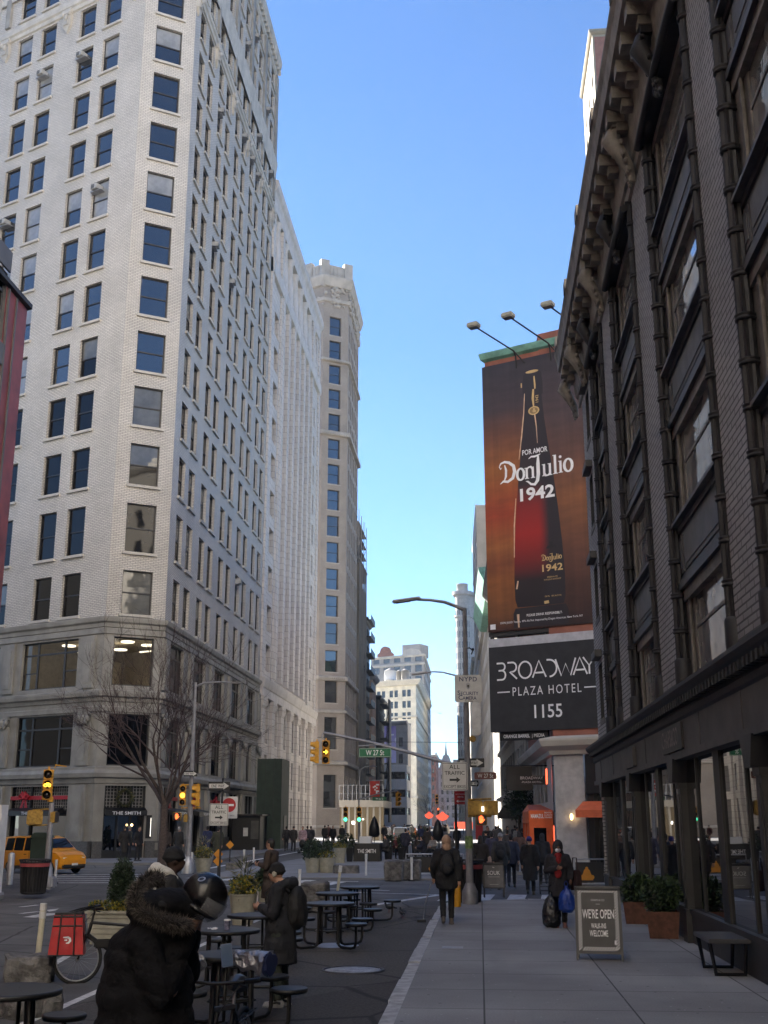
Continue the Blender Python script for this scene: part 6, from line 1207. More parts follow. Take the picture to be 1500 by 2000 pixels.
def leafmass(mb, c, rad, n, sz, rr, mi=0, shell=.35, up=.2, mats=1, weights=None):
    for i in range(n):
        d = V(rr.gauss(0, 1), rr.gauss(0, 1), rr.gauss(0, 1)).normalized(); k = 1 - shell * rr.random() ** 1.5 if rr.random() < .8 else rr.random()
        nn = 1 + .34 * noise.noise(V(*d) * 2.2 + V(*c) * 3)
        p = V(c[0] + d.x * rad[0] * k * nn, c[1] + d.y * rad[1] * k * nn, c[2] + d.z * rad[2] * k * nn)
        a = (d * .6 + V(rr.gauss(0, .6), rr.gauss(0, .6), rr.gauss(0, .6) + up)).normalized() * sz * rr.uniform(.7, 1.4); b_ = a.cross(V(rr.gauss(0, 1), rr.gauss(0, 1), rr.gauss(0, 1))); b_ = b_.normalized() * a.length * (.28 if sz < .2 else .05) if b_.length > 1e-6 else a.orthogonal() * .3
        m_ = mi + (rr.choices(range(mats), weights)[0] if weights else rr.randrange(mats)); mb.add([p, p + a * .5 + b_, p + a, p + a * .5 - b_], [(0, 1, 2, 3)], m_)
def rustplanter(px, bot, w, h, lbl, br, rot=0, sd=1):
    g0 = G(px, bot, .15); t = thing('corten_planter', lbl, 'planter', tuple(g0), rot, 'rusty planters by the storefront'); b = MB(); a = w / 2; c = w * .42
    b.add([(-c, -c, 0), (c, -c, 0), (c, c, 0), (-c, c, 0), (-a, -a, h), (a, -a, h), (a, a, h), (-a, a, h), (-a + .03, -a + .03, h), (a - .03, -a + .03, h), (a - .03, a - .03, h), (-a + .03, a - .03, h), (-a + .03, -a + .03, h - .06), (a - .03, -a + .03, h - .06), (a - .03, a - .03, h - .06), (-a + .03, a - .03, h - .06)],
          [(3, 2, 1, 0), (0, 1, 5, 4), (1, 2, 6, 5), (2, 3, 7, 6), (3, 0, 4, 7), (4, 5, 9, 8), (5, 6, 10, 9), (6, 7, 11, 10), (7, 4, 8, 11), (8, 9, 13, 12), (9, 10, 14, 13), (10, 11, 15, 14), (11, 8, 12, 15), (12, 13, 14, 15)]); b.build('box', M['rust'], t)
    s = tag(link('shrub', None, None, tuple(g0), rot), 'leafy green shrub growing in the ' + lbl.split(' holding')[0], 'shrub', 'shrubs in the rusty planters'); rr = random.Random(sd); b = MB(); leafmass(b, (0, 0, h + br * .75), (br, br, br * .95), 1500, .07, rr, mats=3, weights=(5, 4, 2)); leafmass(b, (br * .3, -.05, h + br * 1.2), (br * .6, br * .6, br * .6), 500, .07, rr, mats=3); b.build('foliage', [M['leaf_dark'], M['leaf_mid'], M['leaf_green']], s); b = MB(); [b.tube([(rr.gauss(0, .03), rr.gauss(0, .03), h - .08), (rr.gauss(0, .15), rr.gauss(0, .15), h + br * 1.3)], [.014, .006], n=5) for i in range(6)]; b.build('stem', M['bark'], s)
rustplanter(1246, 1803, .56, .42, 'rusty square planter farther along the storefront', .29, R(-6), 3); rustplanter(1297, 1831, .58, .45, 'rusty square planter nearer the bench', .32, R(-8), 5)
p = G(1196, 1742, .15); t = thing('flower_pot', 'small terracotta pot with brown plant at the storefront corner', 'plant pot', tuple(p)); b = MB(); b.lathe([(.12, 0), (.17, .28), (.18, .3)], 0, 14); b.build('pot', mat('terracotta', (.26, .09, .05), .8), t); b = MB(); leafmass(b, (0, 0, .5), (.2, .2, .26), 260, .06, random.Random(4), mats=2); b.build('foliage', [M['bark'], M['leaf_olive']], t)
p = G(1425, 1915, .15); t = thing('bench', 'low dark metal bench with angled legs in front of the storefront', 'bench', (3.08, G(1425, 1890, .15).y, .15), R(0)); YBn = 16.1
t.location = (3.27, 16.95, .15); b = MB(); b.cbox((0, 0, .445), (.55, 1.15, .055), 0, .008); b.build('seat', mat('bench_top', (.06, .06, .065), .32, var=.25, scale=4), t)
for y in (-.42, .42):
    b = MB(); b.tube([(-.24, y, .42), (-.18, y, .02), (.20, y, .02), (.24, y, .42)], .028, n=4, smooth=False); b.build('leg', M['black'], t)
# ---- stone blocks and boulders
def rock(px, bot, w, d, h, lbl, seed=1, rot=0, rough=.05, sub=3):
    g0 = G(px, bot); bm = bmesh.new(); bmesh.ops.create_cube(bm, size=1); bmesh.ops.bevel(bm, geom=list(bm.edges), offset=.07, segments=1, affect='EDGES'); bmesh.ops.subdivide_edges(bm, edges=list(bm.edges), cuts=sub, use_grid_fill=True)
    for v in bm.verts:
        c = v.co.copy(); n1 = noise.fractal(V(c.x * w * 2.2 + seed * 7, c.y * d * 2.2, c.z * h * 2.2 + seed), 1, 2, 4); v.co = V(c.x * w, c.y * d, (c.z + .5) * h) + c.normalized() * n1 * rough
        v.co.z = max(0, v.co.z)
    b = MB(); b.bm(bm, 0, False); bm.free(); o = b.build('stone_block', M['rock'], None, (g0.x, g0.y + d / 2, 0), rot); tag(o, lbl, 'stone')
rock(768, 1722, .68, .8, .75, 'large square stone block, left one of the joined pair', 1); rock(804, 1720, .66, .8, .75, 'large square stone block, right one of the joined pair behind a white post', 2)
rock(675, 1709, 1.05, .5, .38, 'low long rough stone beside the round planters', 3); rock(611, 1784, .62, .6, .7, 'dark stone block behind the café tables', 4); rock(455, 1699, .72, .5, .32, 'small stone block under the orange diamond markers', 5); rock(1146, 1729, .62, .5, .40, 'stone block in front of the right hydrant barrier', 6)
rock(34, 1925, .62, .7, .36, 'craggy boulder behind the left café table', 7, R(20), .14); rock(40, 1990, .55, .5, .3, 'mossy boulder under the left café table', 8, R(50), .14)
# ---- barricades with orange hydrant emblem
def barrier(x0, x1, Y, zt, lbl, ex, z0=.0, rot=0):
    t = thing('barrier', lbl, 'barrier', ((x0 + x1) / 2, Y, z0), rot, 'tube framed barriers with an orange hydrant emblem'); w = (x1 - x0) / 2; b = MB(); b.tube([(-w, 0, 0), (-w, 0, zt), (w, 0, zt), (w, 0, 0)], .03, n=6, smooth=False); b.tube([(-w, 0, .14), (w, 0, .14)], .022, n=6); b.build('frame', M['galv'], t)
    b = MB(); b.box(-w + .04, w - .04, -.012, .012, .2, zt - .1); o = b.build('panel', M['signblack'], t); e = MB(); z = zt * .45; flat(e, arc(ex, z + .1, .11, 0, 180, 10), 0, -.016); flat(e, [(ex - .2, z - .16), (ex + .2, z - .16), (ex + .17, z - .03), (ex + .11, z + .1), (ex - .11, z + .1), (ex - .17, z - .03)], 0, -.017); flat(e, arc(ex, z + .22, .05, 0, 360, 10)[:-1], 0, -.018); [flat(e, arc(ex + q, z - .06, .07, 0, 360, 10)[:-1], 0, -.019) for q in (-.17, .17)]; e.build('emblem', M['orange_sign'], o)
p = at(793, 1690, 47); q = at(905, 1690, 47); barrier(p.x, q.x, 47, at(800, 1668, 47).z, 'black panel barrier with orange hydrant emblem behind the large stone blocks', .0)
p = at(1122, 1700, 40); q = at(1182, 1700, 40); barrier(p.x, q.x, 40, at(1150, 1678, 40).z, 'black panel barrier with orange hydrant emblem at the right corner', -.1, 0)
# ---- plant boxes
def roundplanter(px, bot, top, w, lbl):
    g0 = G(px, bot); h = D(px, top, g0.y).z; s = g0.y / 2301; r = w / 2 * s; t = thing('round_planter', lbl, 'planter', (g0.x, g0.y + r, 0), 0, 'round ribbed beige planters'); b = MB(); pr = []
    for i in range(9): z = h * i / 9; k = .72 + .28 * i / 9; pr += [(r * k, z), (r * (k + .02), z + h / 9 * .8)]
    pr += [(r * 1.03, h), (r * 1.03, h + .03), (r * .9, h + .03), (r * .88, h - .05)]; b.lathe(pr, 0, 24, smooth=False); b.build('tub', M['planter_beige'], t); return (g0.x, g0.y + r, h), r
def shrub(name, label, base, parts, cat='shrub', seed=1, group=None, stem=True):
    t = thing(name, label, cat, base, 0, group); rr = random.Random(seed); b = MB(); names = []
    for (c, rad, n, sz, ms, wts) in parts:
        off = len(names); names += [M[k] for k in ms]; leafmass(b, c, rad, n, sz, rr, off, mats=len(ms), weights=wts)
    b.build('foliage', names, t)
    if stem: b = MB(); [b.tube([(rr.gauss(0, .04), rr.gauss(0, .04), -.05), (rr.gauss(0, .12), rr.gauss(0, .12), .25)], [.015, .008], n=5) for i in range(5)]; b.build('stem', M['bark'], t)
    return t
DK = (['leaf_dark', 'leaf_mid'], (3, 1)); YW = (['leaf_yellow', 'leaf_green', 'leaf_olive'], (3, 2, 2)); PL = (['leaf_pale', 'leaf_olive'], (3, 2))
for i, (px, bot, top, w, lbl, kind) in enumerate(((392, 1704, 1678, 36, 'small round planter under the grey signal pole', 'y'), (468, 1808, 1750, 55, 'large round planter behind the helmeted rider', 'y'), (514, 1762, 1737, 30, 'round planter half hidden by the beanie wearer', 'd'), (608, 1708, 1677, 32, 'left planter of the pair by the rough stone', 'd'), (635, 1708, 1677, 35, 'right planter of the pair by the rough stone', 'b'), (662, 1688, 1657, 26, 'round planter farther back behind the pair', 'b'))):
    (x, y, h), r = roundplanter(px, bot, top, w, lbl)
    if kind == 'y': shrub('shrub', f'yellow green shrub in the {lbl}', (x, y, h), [((0, 0, r * .5), (r * 1.0, r * 1.0, r * .75), 900, .07, *YW), ((0, 0, r * 1.1), (r * .5, r * .5, r * 1.1), 170, .26, *PL)], seed=i)
    elif kind == 'd': shrub('shrub', f'dark shrub in the {lbl}', (x, y, h), [((0, 0, r * .9), (r * 1.25, r * 1.2, r * 1.25), 1300, .09, *DK)], seed=i)
    else: shrub('shrub', f'dark ball and yellow leaves in the {lbl}', (x, y, h), [((.05, 0, r * 1.3), (r * .55, r * .55, r * .6), 700, .06, *DK), ((0, 0, r * .35), (r * 1.0, r * 1.0, r * .45), 500, .07, *YW)], seed=i)
g0 = G(215, 1845); t = thing('planter_box', 'wide ribbed beige planter box behind the delivery bike', 'planter', (g0.x, g0.y + .35, 0)); b = MB(); hb = D(200, 1784, g0.y).z
for i in range(6): k = .86 + .14 * i / 5; b.box(-.46 * k, .46 * k, -.36 * k, .36 * k, hb * i / 6 + .004 * (i > 0), hb * (i + 1) / 6 - .006)
b.box(-.5, .5, -.4, .4, hb, hb + .04); b.build('box', M['planter_beige'], t)
zt = D(220, 1688, g0.y).z; zm = (hb + zt) / 2; shrub('hedge_shrub', 'tall clipped dark evergreen standing in the wide planter box', (g0.x + .05, g0.y + .35, 0), [((0, 0, zm + .02), (.235, .235, (zt - hb) / 2), 5200, .035, *DK), ((0, 0, zm + .2), (.21, .21, (zt - hb) / 2.6), 1800, .035, *DK), ((0, 0, zm - .1), (.22, .22, (zt - hb) / 2.6), 1500, .035, *DK)], 'shrub', 31)
b = MB(); rr = random.Random(8); [leafmass(b, (x, -.2, hb + .08), (.13, .13, .14), 330, .05, rr, mats=3, weights=(3, 2, 1)) for x in (-.36, -.12, .14, .36)]; t = tag(b.build('ground_shrub', [M['leaf_yellow'], M['leaf_green'], M['leaf_olive']], None, (g0.x, g0.y + .35, 0)), 'low golden leaved shrubs along the front of the wide planter box', 'shrub')
# ---- sheds, kiosk, pavilion
t = thing('work_shed', 'tall dark green plywood enclosure against the columned building', 'shed'); b = MB(); b.box(-17.3, -15.35, 90, 93.6, 0, 6.9); b.build('panels', M['shedgreen'], t); b = MB(); b.box(-15.34, -15.30, 91.2, 92.4, .1, 2.6); b.build('door', M['black'], t); b = MB(); [b.box(-17.3 + .65 * i, -17.27 + .65 * i, 89.98, 90, 0, 6.9) for i in range(1, 3)]; b.build('seam', M['black'], t)
t = thing('guard_hut', 'low black hut with a paper notice left of the green enclosure', 'hut'); b = MB(); b.box(-18.4, -16.3, 86.5, 89.2, 0, 2.55); b.box(-18.5, -16.1, 86.2, 89.3, 2.55, 2.68); b.build('body', M['black'], t); b = MB(); b.box(-17.55, -17.2, 86.47, 86.5, 1.1, 1.7); b.build('notice', M['signwhite'], t); b = MB(); b.box(-16.98, -16.4, 86.46, 86.5, .9, 2.2); b.build('pane', M['glass_b'], t)
t = thing('kiosk', 'pale pink advertising kiosk cut by the left edge', 'kiosk', (D(6, 1640, 34).x - .62, 34, .12)); zt = D(6, 1572, 34).z - .12; b = MB(); b.box(-.6, .6, -.25, .25, 0, zt); b.build('frame', M['white'], t); b = MB(); b.box(-.52, .52, -.262, -.251, .3, zt - .25); b.build('screen', mat('pink', (.62, .30, .33), .4, var=.1), t)
t = thing('pavilion', 'white columned glass restaurant pavilion in front of the tan tower', 'pavilion'); YP = 140.0; b = MB(); x0, x1 = D(662, 1590, YP).x, D(748, 1590, YP).x; zt = D(700, 1572, YP).z
b.box(x0, x1, YP, YP + 14, zt - .25, zt + .55); b.build('canopy', M['lightst'], t); b = MB(); [b.box(x, x + .22, YP + .2, YP + .45, 0, zt - .25) for x in [x0 + .3 + (x1 - x0 - .8) * i / 6 for i in range(7)]]; b.build('columns', M['lightst'], t)['kind'] = 'stuff'; b = MB(); b.quad((x0, YP + 1, 0), (x1, YP + 1, 0), (x1, YP + 1, zt), (x0, YP + 1, zt)); b.build('pane', M['glass_lit'], t)
b = MB(); [b.tube([(x, YP + .1, zt + .55), (x, YP + .1, zt + 2.3)], .022, n=4) for x in [x0 + (x1 - x0) * i / 10 for i in range(11)]]; [b.tube([(x0, YP + .1, z), (x1, YP + .1, z)], .022, n=4) for z in (zt + 1.3, zt + 2.3)]; b.build('railing', M['galv'], t); b = MB(); b.ball(tuple(D(690, 1607, YP - .3)), .22); b.ball(tuple(D(709, 1600, YP - .3)), .12); b.build('lamp', M['lamp_white'], t)
# ---- plaza cafe: bar stand, tall planters, closed umbrellas, bistro tables, railing
t = thing('bar_stand', 'black outdoor bar stand with restaurant name in white', 'bar', (0, 0, 0)); YS = 64.0; p, q = D(690, 1672, YS), D(742, 1672, YS); b = MB(); b.box(p.x, q.x, YS, YS + 1.2, 0, 1.0); b.build('counter', M['black'], t); b = MB(); b.M = Matrix.Translation(((p.x + q.x) / 2, YS - .005, .5)); text(b, 'THE SMITH', 0, 0, .2, 0, bold=.01, w=1.0); b.build('lettering', M['lettering'], t); b = MB(); b.box(p.x + .3, p.x + .95, YS + .2, YS + .8, 1.0, 1.35); b.build('tray', M['whitewall'], t)
def tallpot(px, bot, top, w, lbl, s):
    g0 = G(px, bot); h = D(px, top, g0.y).z * .62; r = w / 2 * g0.y / 2301; t = thing('tall_planter', lbl, 'planter', (g0.x, g0.y, 0), 0, 'tall dark planters in the plaza'); b = MB(); b.prism([(-r * .7, -r * .7), (r * .7, -r * .7), (r * .7, r * .7), (-r * .7, r * .7)], 0, .02, 0); b.add([(-r * .7, -r * .7, 0), (r * .7, -r * .7, 0), (r * .7, r * .7, 0), (-r * .7, r * .7, 0), (-r, -r, h), (r, -r, h), (r, r, h), (-r, r, h)], [(0, 1, 5, 4), (1, 2, 6, 5), (2, 3, 7, 6), (3, 0, 4, 7), (4, 5, 6, 7)]); b.build('pot', M['black'], t)
    shrub('shrub', 'dark upright shrub in the ' + lbl, (g0.x, g0.y, h), [((0, 0, .3), (r * 1.1, r * 1.1, .4), 300, .12, *DK)], seed=s)
for k, (px, bot, top, w, lbl) in enumerate(((683, 1685, 1638, 14, 'tall dark planter left of the bar stand'), (759, 1681, 1640, 17, 'tall dark planter right of the bar stand'), (786, 1681, 1640, 16, 'tall dark planter behind the large stone blocks'), (812, 1672, 1634, 16, 'tall dark planter in the middle of the plaza'))): tallpot(px, bot, top, w, lbl, k + 40)
def umbrella(px, bot, top, lbl, r=.2):
    g0 = G(px, bot); h = D(px, top, g0.y).z; t = thing('closed_umbrella', lbl, 'umbrella', (g0.x, g0.y, 0), 0, 'furled dark umbrellas in the plaza'); b = MB(); b.tube([(0, 0, 0), (0, 0, h)], .03, n=6); b.build('pole', M['iron'], t); b = MB(); b.lathe([(r * .7, h * .42), (r * 1.25, h * .48), (r * 1.1, h * .7), (r * .6, h * .9), (.04, h * .99)], 0, 10); b.build('canopy', M['black'], t)
umbrella(731, 1665, 1594, 'furled dark umbrella behind the bar stand', .32); umbrella(856, 1672, 1600, 'furled dark umbrella in the middle of the plaza', .30); umbrella(1003, 1660, 1592, 'furled dark umbrella on the right pavement', .3) if False else None
b = MB(); b.lathe([(.38, .98), (.38, 1.01), (0, 1.011)], 0, 16); bt_ = b.mesh('top', M['white']); b = MB(); b.tube([(0, 0, 0), (0, 0, .99)], .035, n=6); b.lathe([(.22, 0), (.2, .03)], 0, 12); bl_ = b.mesh('leg', M['black'])
for px, py, l in ((785, 1635, 'left'), (858, 1637, 'right'), (818, 1641, 'middle')):
    g0 = G(px, py, 1.0); t = thing('bistro_table', f'high white topped bistro table in the far plaza, {l} one of three', 'table', (g0.x, g0.y, 0), 0, 'bistro tables in the plaza'); link('top', bt_, t); link('leg', bl_, t)
t = thing('railing', 'black café railing across the far plaza', 'railing'); b = MB(); YR = 75; x0, x1 = D(752, 1650, YR).x, D(850, 1650, YR).x; [b.tube([(x0, YR, z), (x1, YR, z)], .025, n=4) for z in (.15, 1.0)]; [b.tube([(x0 + (x1 - x0) * i / 24, YR, 0), (x0 + (x1 - x0) * i / 24, YR, 1.0)], .016, n=4) for i in range(25)]; b.build('bars', M['black'], t)
# ---- far signals, lamp, banners
t = thing('far_signal_mast', 'distant signal pole with two green lights and long arm at the next crossing', 'traffic signal'); YF = 112.0
for px in (675.5, 702): 
    p = D(px, 1640, YF); pole_part(t, V(p.x, YF, 0), D(px, 1577, YF).z, .1, .09); signal_head(t, D(px, 1576, YF), 0, 2, None, 1.35)
arm_part(t, [D(*q, YF) for q in ((676, 1545), (700, 1562), (740, 1550), (777, 1544))][1:], .08, .06, 'mast_arm'); signal_head(t, D(777, 1548, YF), R(35), None, None, 1.2)
post_sign('street_sign', 'distant green street name sign at the next crossing', D(741, 1560, YF - .2), 1.35, .36, M['signgreen'], lambda l: text(l, 'W 26 St', 0, -.1, .2, 0, w=.75), [M['lettering']])
t = thing('far_lamp', 'distant slim lamp post left of the far street sign', 'street lamp'); p = D(701, 1600, 120); pole_part(t, V(p.x, 120, 0), D(701, 1505, 120).z, .12, .06); arm_part(t, [D(*q, 120) for q in ((701, 1505), (712, 1498), (728, 1496), (736, 1497))], .05, .04)
t = thing('banner', 'red banner with white checker emblem over the left pavement', 'banner'); p = D(732, 1541, 120); b = MB(); b.M = Matrix.Translation(p); b.box(-.5, .5, -.02, .02, -.8, .8); b.build('cloth', mat('banner_red', (.55, .05, .04), .6), t); b = MB(); b.M = Matrix.Translation(p + V(0, -.025, 0)); [flat(b, [(x, z), (x + .16, z), (x + .16, z + .16), (x, z + .16)], 0, 0) for x, z in ((.12, .35), (-.05, .19), (.12, .03), (-.2, .1), (-.05, -.15), (.12, -.3), (.28, -.3), (.28, .35), (.12, -.46))]; b.build('emblem', M['lettering'], t); b = MB(); b.tube([(p.x - .6, 120, p.z + .85), (p.x + .8, 120, p.z + .85)], .03, n=5); b.build('rod', M['galv'], t)
for k, (px, py, Y, l) in enumerate(((853, 1552, 170, 'distant yellow signal hanging left of the red sign'), (856, 1578, 230, 'farthest yellow signal with a red light'))):
    t = thing('hanging_signal', l, 'traffic signal'); signal_head(t, D(px, py, Y), 0, 0 if k else None, None, 1.3)
t = thing('signal_wire', 'thin span wire crossing the avenue above the street sign', 'wire'); b = MB(); b.tube([D(620, 1440, 56), D(760, 1449, 56.5), D(905, 1450, 57)], .012, n=4); b.build('wire', M['iron'], t)
p = D(860, 1393, 4500); t = thing('airplane', 'tiny airplane low in the pale sky', 'airplane', tuple(p), R(80)); b = MB(); b.tube([(0, -7, 0), (0, -5, 0), (0, 5, 0), (0, 7, .5)], [.3, 1, 1, .2], n=8); b.build('fuselage', M['galv'], t); b = MB(); b.box(-8, 8, -1.2, 1.0, -.3, 0); b.build('wing', M['galv'], t); b = MB(); b.box(-2.5, 2.5, 5.4, 6.6, .4, .6); b.box(-.15, .15, 5.2, 6.8, .4, 2.6); b.build('tail', M['galv'], t)
# ================================================================ bare street tree
def bare_tree(name, label, base, h, spread, seed, trunk_r, depth=5, nmain=7, forkz=.30, mb_m='bark', leanx=0.0):
    rr = random.Random(seed); t = thing(name, label, 'tree', tuple(base)); tr, tw = MB(), MB()
    def grow(p, d, L, r, lvl):
        n = 4 if lvl < 3 else 3; pts = [p]; rad = [r]; q = p.copy(); dd = d.copy()
        for i in range(n):
            dd = (dd + V(rr.gauss(0, .10), rr.gauss(0, .10), rr.gauss(0, .07) + (.05 if lvl > 1 else .09))).normalized(); q = q + dd * L / n; pts.append(q.copy()); rad.append(r * (1 - (.5 if lvl < depth else .8) * (i + 1) / n))
        (tr if lvl < 2 else tw).tube(pts, rad, 0, 7 if lvl < 2 else 4 if lvl < 4 else 3, cap=False)
        if lvl >= depth: return
        k = rr.randint(3, 4) if lvl < 3 else rr.randint(2, 4)
        for i in range(k):
            f = .35 + .65 * (i + 1) / k; j = min(n, max(1, int(f * n))); ax = dd.orthogonal(); ax = Matrix.Rotation(rr.uniform(0, 6.28), 3, dd) @ ax; ang = R(rr.uniform(14, 42)); nd = (Matrix.Rotation(ang, 3, ax) @ dd).normalized(); grow(pts[j], nd, L * rr.uniform(.55, .82), max(rad[j] * .72, .0085), lvl + 1)
    z0 = h * forkz; tr.tube([V(0, 0, -.1), V(0, 0, .15), V(.02, 0, z0 * .5), V(leanx, 0, z0)], [trunk_r * 1.35, trunk_r * 1.1, trunk_r, trunk_r * .9], 0, 10)
    for i in range(nmain):
        a = 6.283 * i / nmain + rr.uniform(-.3, .3); sp = rr.uniform(.35, 1.0) * spread; d = V(math.cos(a) * sp, math.sin(a) * sp, 1).normalized(); grow(V(leanx, 0, z0 - rr.uniform(0, h * .06)), d, h * rr.uniform(.26, .34), trunk_r * rr.uniform(.34, .55), 1)
    tr.build('trunk', M[mb_m], t); tw.build('crown', M['twig'], t); return t
p = D(316, 1670, 58); bare_tree('bare_tree', 'bare leafless street tree in front of the white brick corner building', (p.x, 58, .1), 12.2, 1.0, 12, .20, 6, 7, .27)
t = thing('evergreen_tree', 'dark evergreen tree beside the hotel entrance, above the crowd', 'tree', (2.35, 73, .1)); b = MB(); b.tube([(0, 0, 0), (.05, 0, 2.5)], [.1, .07], n=7); b.build('trunk', M['bark'], t); b = MB(); rr = random.Random(6); [leafmass(b, (rr.gauss(0, .4), rr.gauss(0, .4), 2.7 + .45 * i), (.95 - .1 * i, .95 - .1 * i, .65), 420, .16, rr, mats=2, weights=(3, 1)) for i in range(5)]; b.build('crown', [M['leaf_dark'], M['leaf_mid']], t)
for k, (px, Y, h) in enumerate(((742, 185, 8.0), (838, 240, 9.5), (872, 300, 10))): p = D(px, 1640, Y); bare_tree('bare_tree', ('small bare tree beyond the bar stand', 'distant bare tree in the middle of the avenue', 'farthest bare tree beside the red sign')[k], (p.x, Y, 0), h, .8, 20 + k, .12, 4, 5, .3)
# ================================================================ vehicles
def loft(st):
    mb = MB(); vs = []; K = 10
    for x, zb, zl, zr, wb, wl, wr in st: vs += [(x, -wb * .9, zb), (x, -wb, zb + .08), (x, -wl, zl * .55 + zb * .45), (x, -wl * .985, zl), (x, -wr, zr - .03), (x, -wr * .82, zr), (x, wr * .82, zr), (x, wr, zr - .03), (x, wl * .985, zl), (x, wl, zl * .55 + zb * .45), (x, wb, zb + .08), (x, wb * .9, zb)]
    K = 12; fs = []
    for i in range(len(st) - 1):
        for j in range(K): fs.append((i * K + j, i * K + (j + 1) % K, (i + 1) * K + (j + 1) % K, (i + 1) * K + j))
    fs += [tuple(range(K)), tuple(range((len(st) - 1) * K, len(st) * K))[::-1]]; mb.add(vs, fs, 0, None, False); return mb, vs
CARS = {}
def vehicle(kind, label, loc, rot, paint, taxi=False, cat='car'):
    van = kind == 'van'
    st = ([(-1.86, .30, .70, .84, .70, .72, .62), (-1.83, .22, .86, 1.34, .76, .80, .66), (-1.72, .2, .88, 1.49, .78, .82, .68), (-1.0, .2, .89, 1.54, .78, .82, .69), (.25, .2, .89, 1.54, .78, .82, .69), (.62, .2, .90, 1.46, .78, .82, .67), (1.16, .2, .93, 1.01, .78, .82, .70), (1.55, .2, .86, .92, .76, .80, .66), (1.80, .22, .68, .78, .70, .74, .56), (1.88, .30, .52, .58, .62, .64, .5)] if van else
          [(-2.05, .32, .62, .72, .72, .74, .6), (-2.0, .24, .80, .92, .76, .80, .64), (-1.75, .2, .84, .98, .78, .82, .62), (-1.2, .2, .85, 1.36, .78, .82, .58), (-.3, .2, .85, 1.42, .78, .82, .6), (.35, .2, .85, 1.34, .78, .82, .58), (1.0, .2, .86, .93, .78, .82, .64), (1.7, .2, .76, .82, .76, .79, .6), (1.98, .24, .60, .68, .68, .70, .5), (2.04, .32, .48, .54, .6, .62, .45)])
    root = thing(kind if kind != 'van' else 'taxi_van', label, cat, tuple(loc), rot)
    mb, vs = loft(st); mb.build('body', paint, root); K = 12; g = MB(); P = lambda i, j: V(*vs[i * K + j])
    def pane(i0, i1, ja, jb, f0, f1, h0, h1):
        for sd in (0, 1):
            a, c = (ja, jb) if not sd else (K - 1 - ja, K - 1 - jb); q = [P(i0, a).lerp(P(i1, a), f0), P(i0, a).lerp(P(i1, a), f1), P(i0, c).lerp(P(i1, c), f1), P(i0, c).lerp(P(i1, c), f0)]
            lo0, lo1 = q[0].lerp(q[3], h0), q[1].lerp(q[2], h0); hi0, hi1 = q[0].lerp(q[3], h1), q[1].lerp(q[2], h1); off = V(0, .006 if sd else -.006, .002); g.quad(*(v + off for v in (lo0, lo1, hi1, hi0)))
    for i0, f0, f1 in (((2, .3, .97), (3, .03, .47), (3, .53, .98), (4, .05, .95)) if van else ((3, .05, .97), (4, .05, .97))): pane(i0, i0 + 1, 3, 4, f0, f1, .08, .92)
    pane(5, 6, 3, 4, .05, .6, .1, .85) if van else None
    fi, bi = (5, 1) if van else (5, 2); off = V(.01, 0, .012)
    q = [P(fi, 5).lerp(P(fi, 6), -.02), P(fi, 5).lerp(P(fi, 6), 1.02), P(fi + 1, 5).lerp(P(fi + 1, 6), 1.06), P(fi + 1, 5).lerp(P(fi + 1, 6), -.06)]; off = V(.014, 0, .018); g.quad(*[q[k].lerp(q[(3, 2, 1, 0)[k]], .08) + off for k in (0, 1, 2, 3)])
    q = [P(1, 3).lerp(P(1, 8), .1), P(1, 3).lerp(P(1, 8), .9), P(2, 5).lerp(P(2, 6), 1.0), P(2, 5).lerp(P(2, 6), .0)] if van else [P(2, 5), P(2, 6), P(3, 6), P(3, 5)]; g.quad(*[v + V(-.03, 0, .02) for v in q]); g.build('window', M['glass_dark'], root)
    L = st[-1][0]; xf = L - .02
    for y in (-1, 1):
        b = MB(); b.cbox((L - .17, y * .50, .66 if van else .58), (.26, .30, .13), 0, .04); b.build('headlight', M['headlamp'], root); b = MB(); b.cbox((st[0][0] + .06, y * .66, .78), (.1, .16, .3 if van else .14), 0, .02); b.build('tail_light', M['tail_red'], root)
        b = MB(); b.cbox((.78 if van else .62, y * .90, .98), (.12, .17, .13), 0, .03); b.build('mirror', paint if not van else M['black'], root)
    b = MB(); b.cbox((xf - .03, 0, .34), (.16, 1.30, .20), 0, .04); b.cbox((xf - .06, 0, .54), (.12, .8, .14), 0, .03); b.cbox((st[0][0] + .02, 0, .36), (.12, 1.4, .2), 0, .03); [b.box(-1.1, 1.05, y - .01, y + .01, .2, .33) for y in (-.815, .815)]; b.build('bumper', M['rubber'], root)
    b = MB(); b.box(xf + .05, xf + .06, -.17, .17, .36, .45); b.box(st[0][0] - .045, st[0][0] - .04, -.17, .17, .45, .54); b.build('number_plate', M['signwhite'], root)
    b = MB(); [b.box(x - .006, x + .006, y * .822 - .004, y * .822 + .004, .28, .88) for x in (-.95, .0, .85) for y in (-1, 1)]; [b.box(x, x + .14, y * .826 - .01, y * .826 + .01, .78, .81) for x in (-.3, .55) for y in (-1, 1)]; b.build('door_seam', M['rubber'], root)
    for x in (-1.15, 1.22):
        for y in (-.74, .74):
            w = MB(); w.torus((x, y, .29), .22, .075, 'y', 0, 20, 8); w.lathe([(.2, 0)], 0, 4) if False else None; o = w.build('wheel', M['rubber'], root); q_ = MB(); q_.M = Matrix.Translation((x, y, .29)) @ Matrix.Rotation(R(90), 4, 'X'); q_.lathe([(.17, -.07), (.18, -.05), (.18, .05), (.17, .07), (.05, .075)], 0, 14); [q_.box(-.16, .16, -.02, .02, .07, .08) for k in range(1)]; q_.build('rim', M['galv'], o)
    if taxi: b = MB(); b.cbox((-.1, 0, 1.60 if van else 1.48), (.5, .22, .13), 0, .03); b.build('roof_sign', M['lamp_white'], root)
    return root
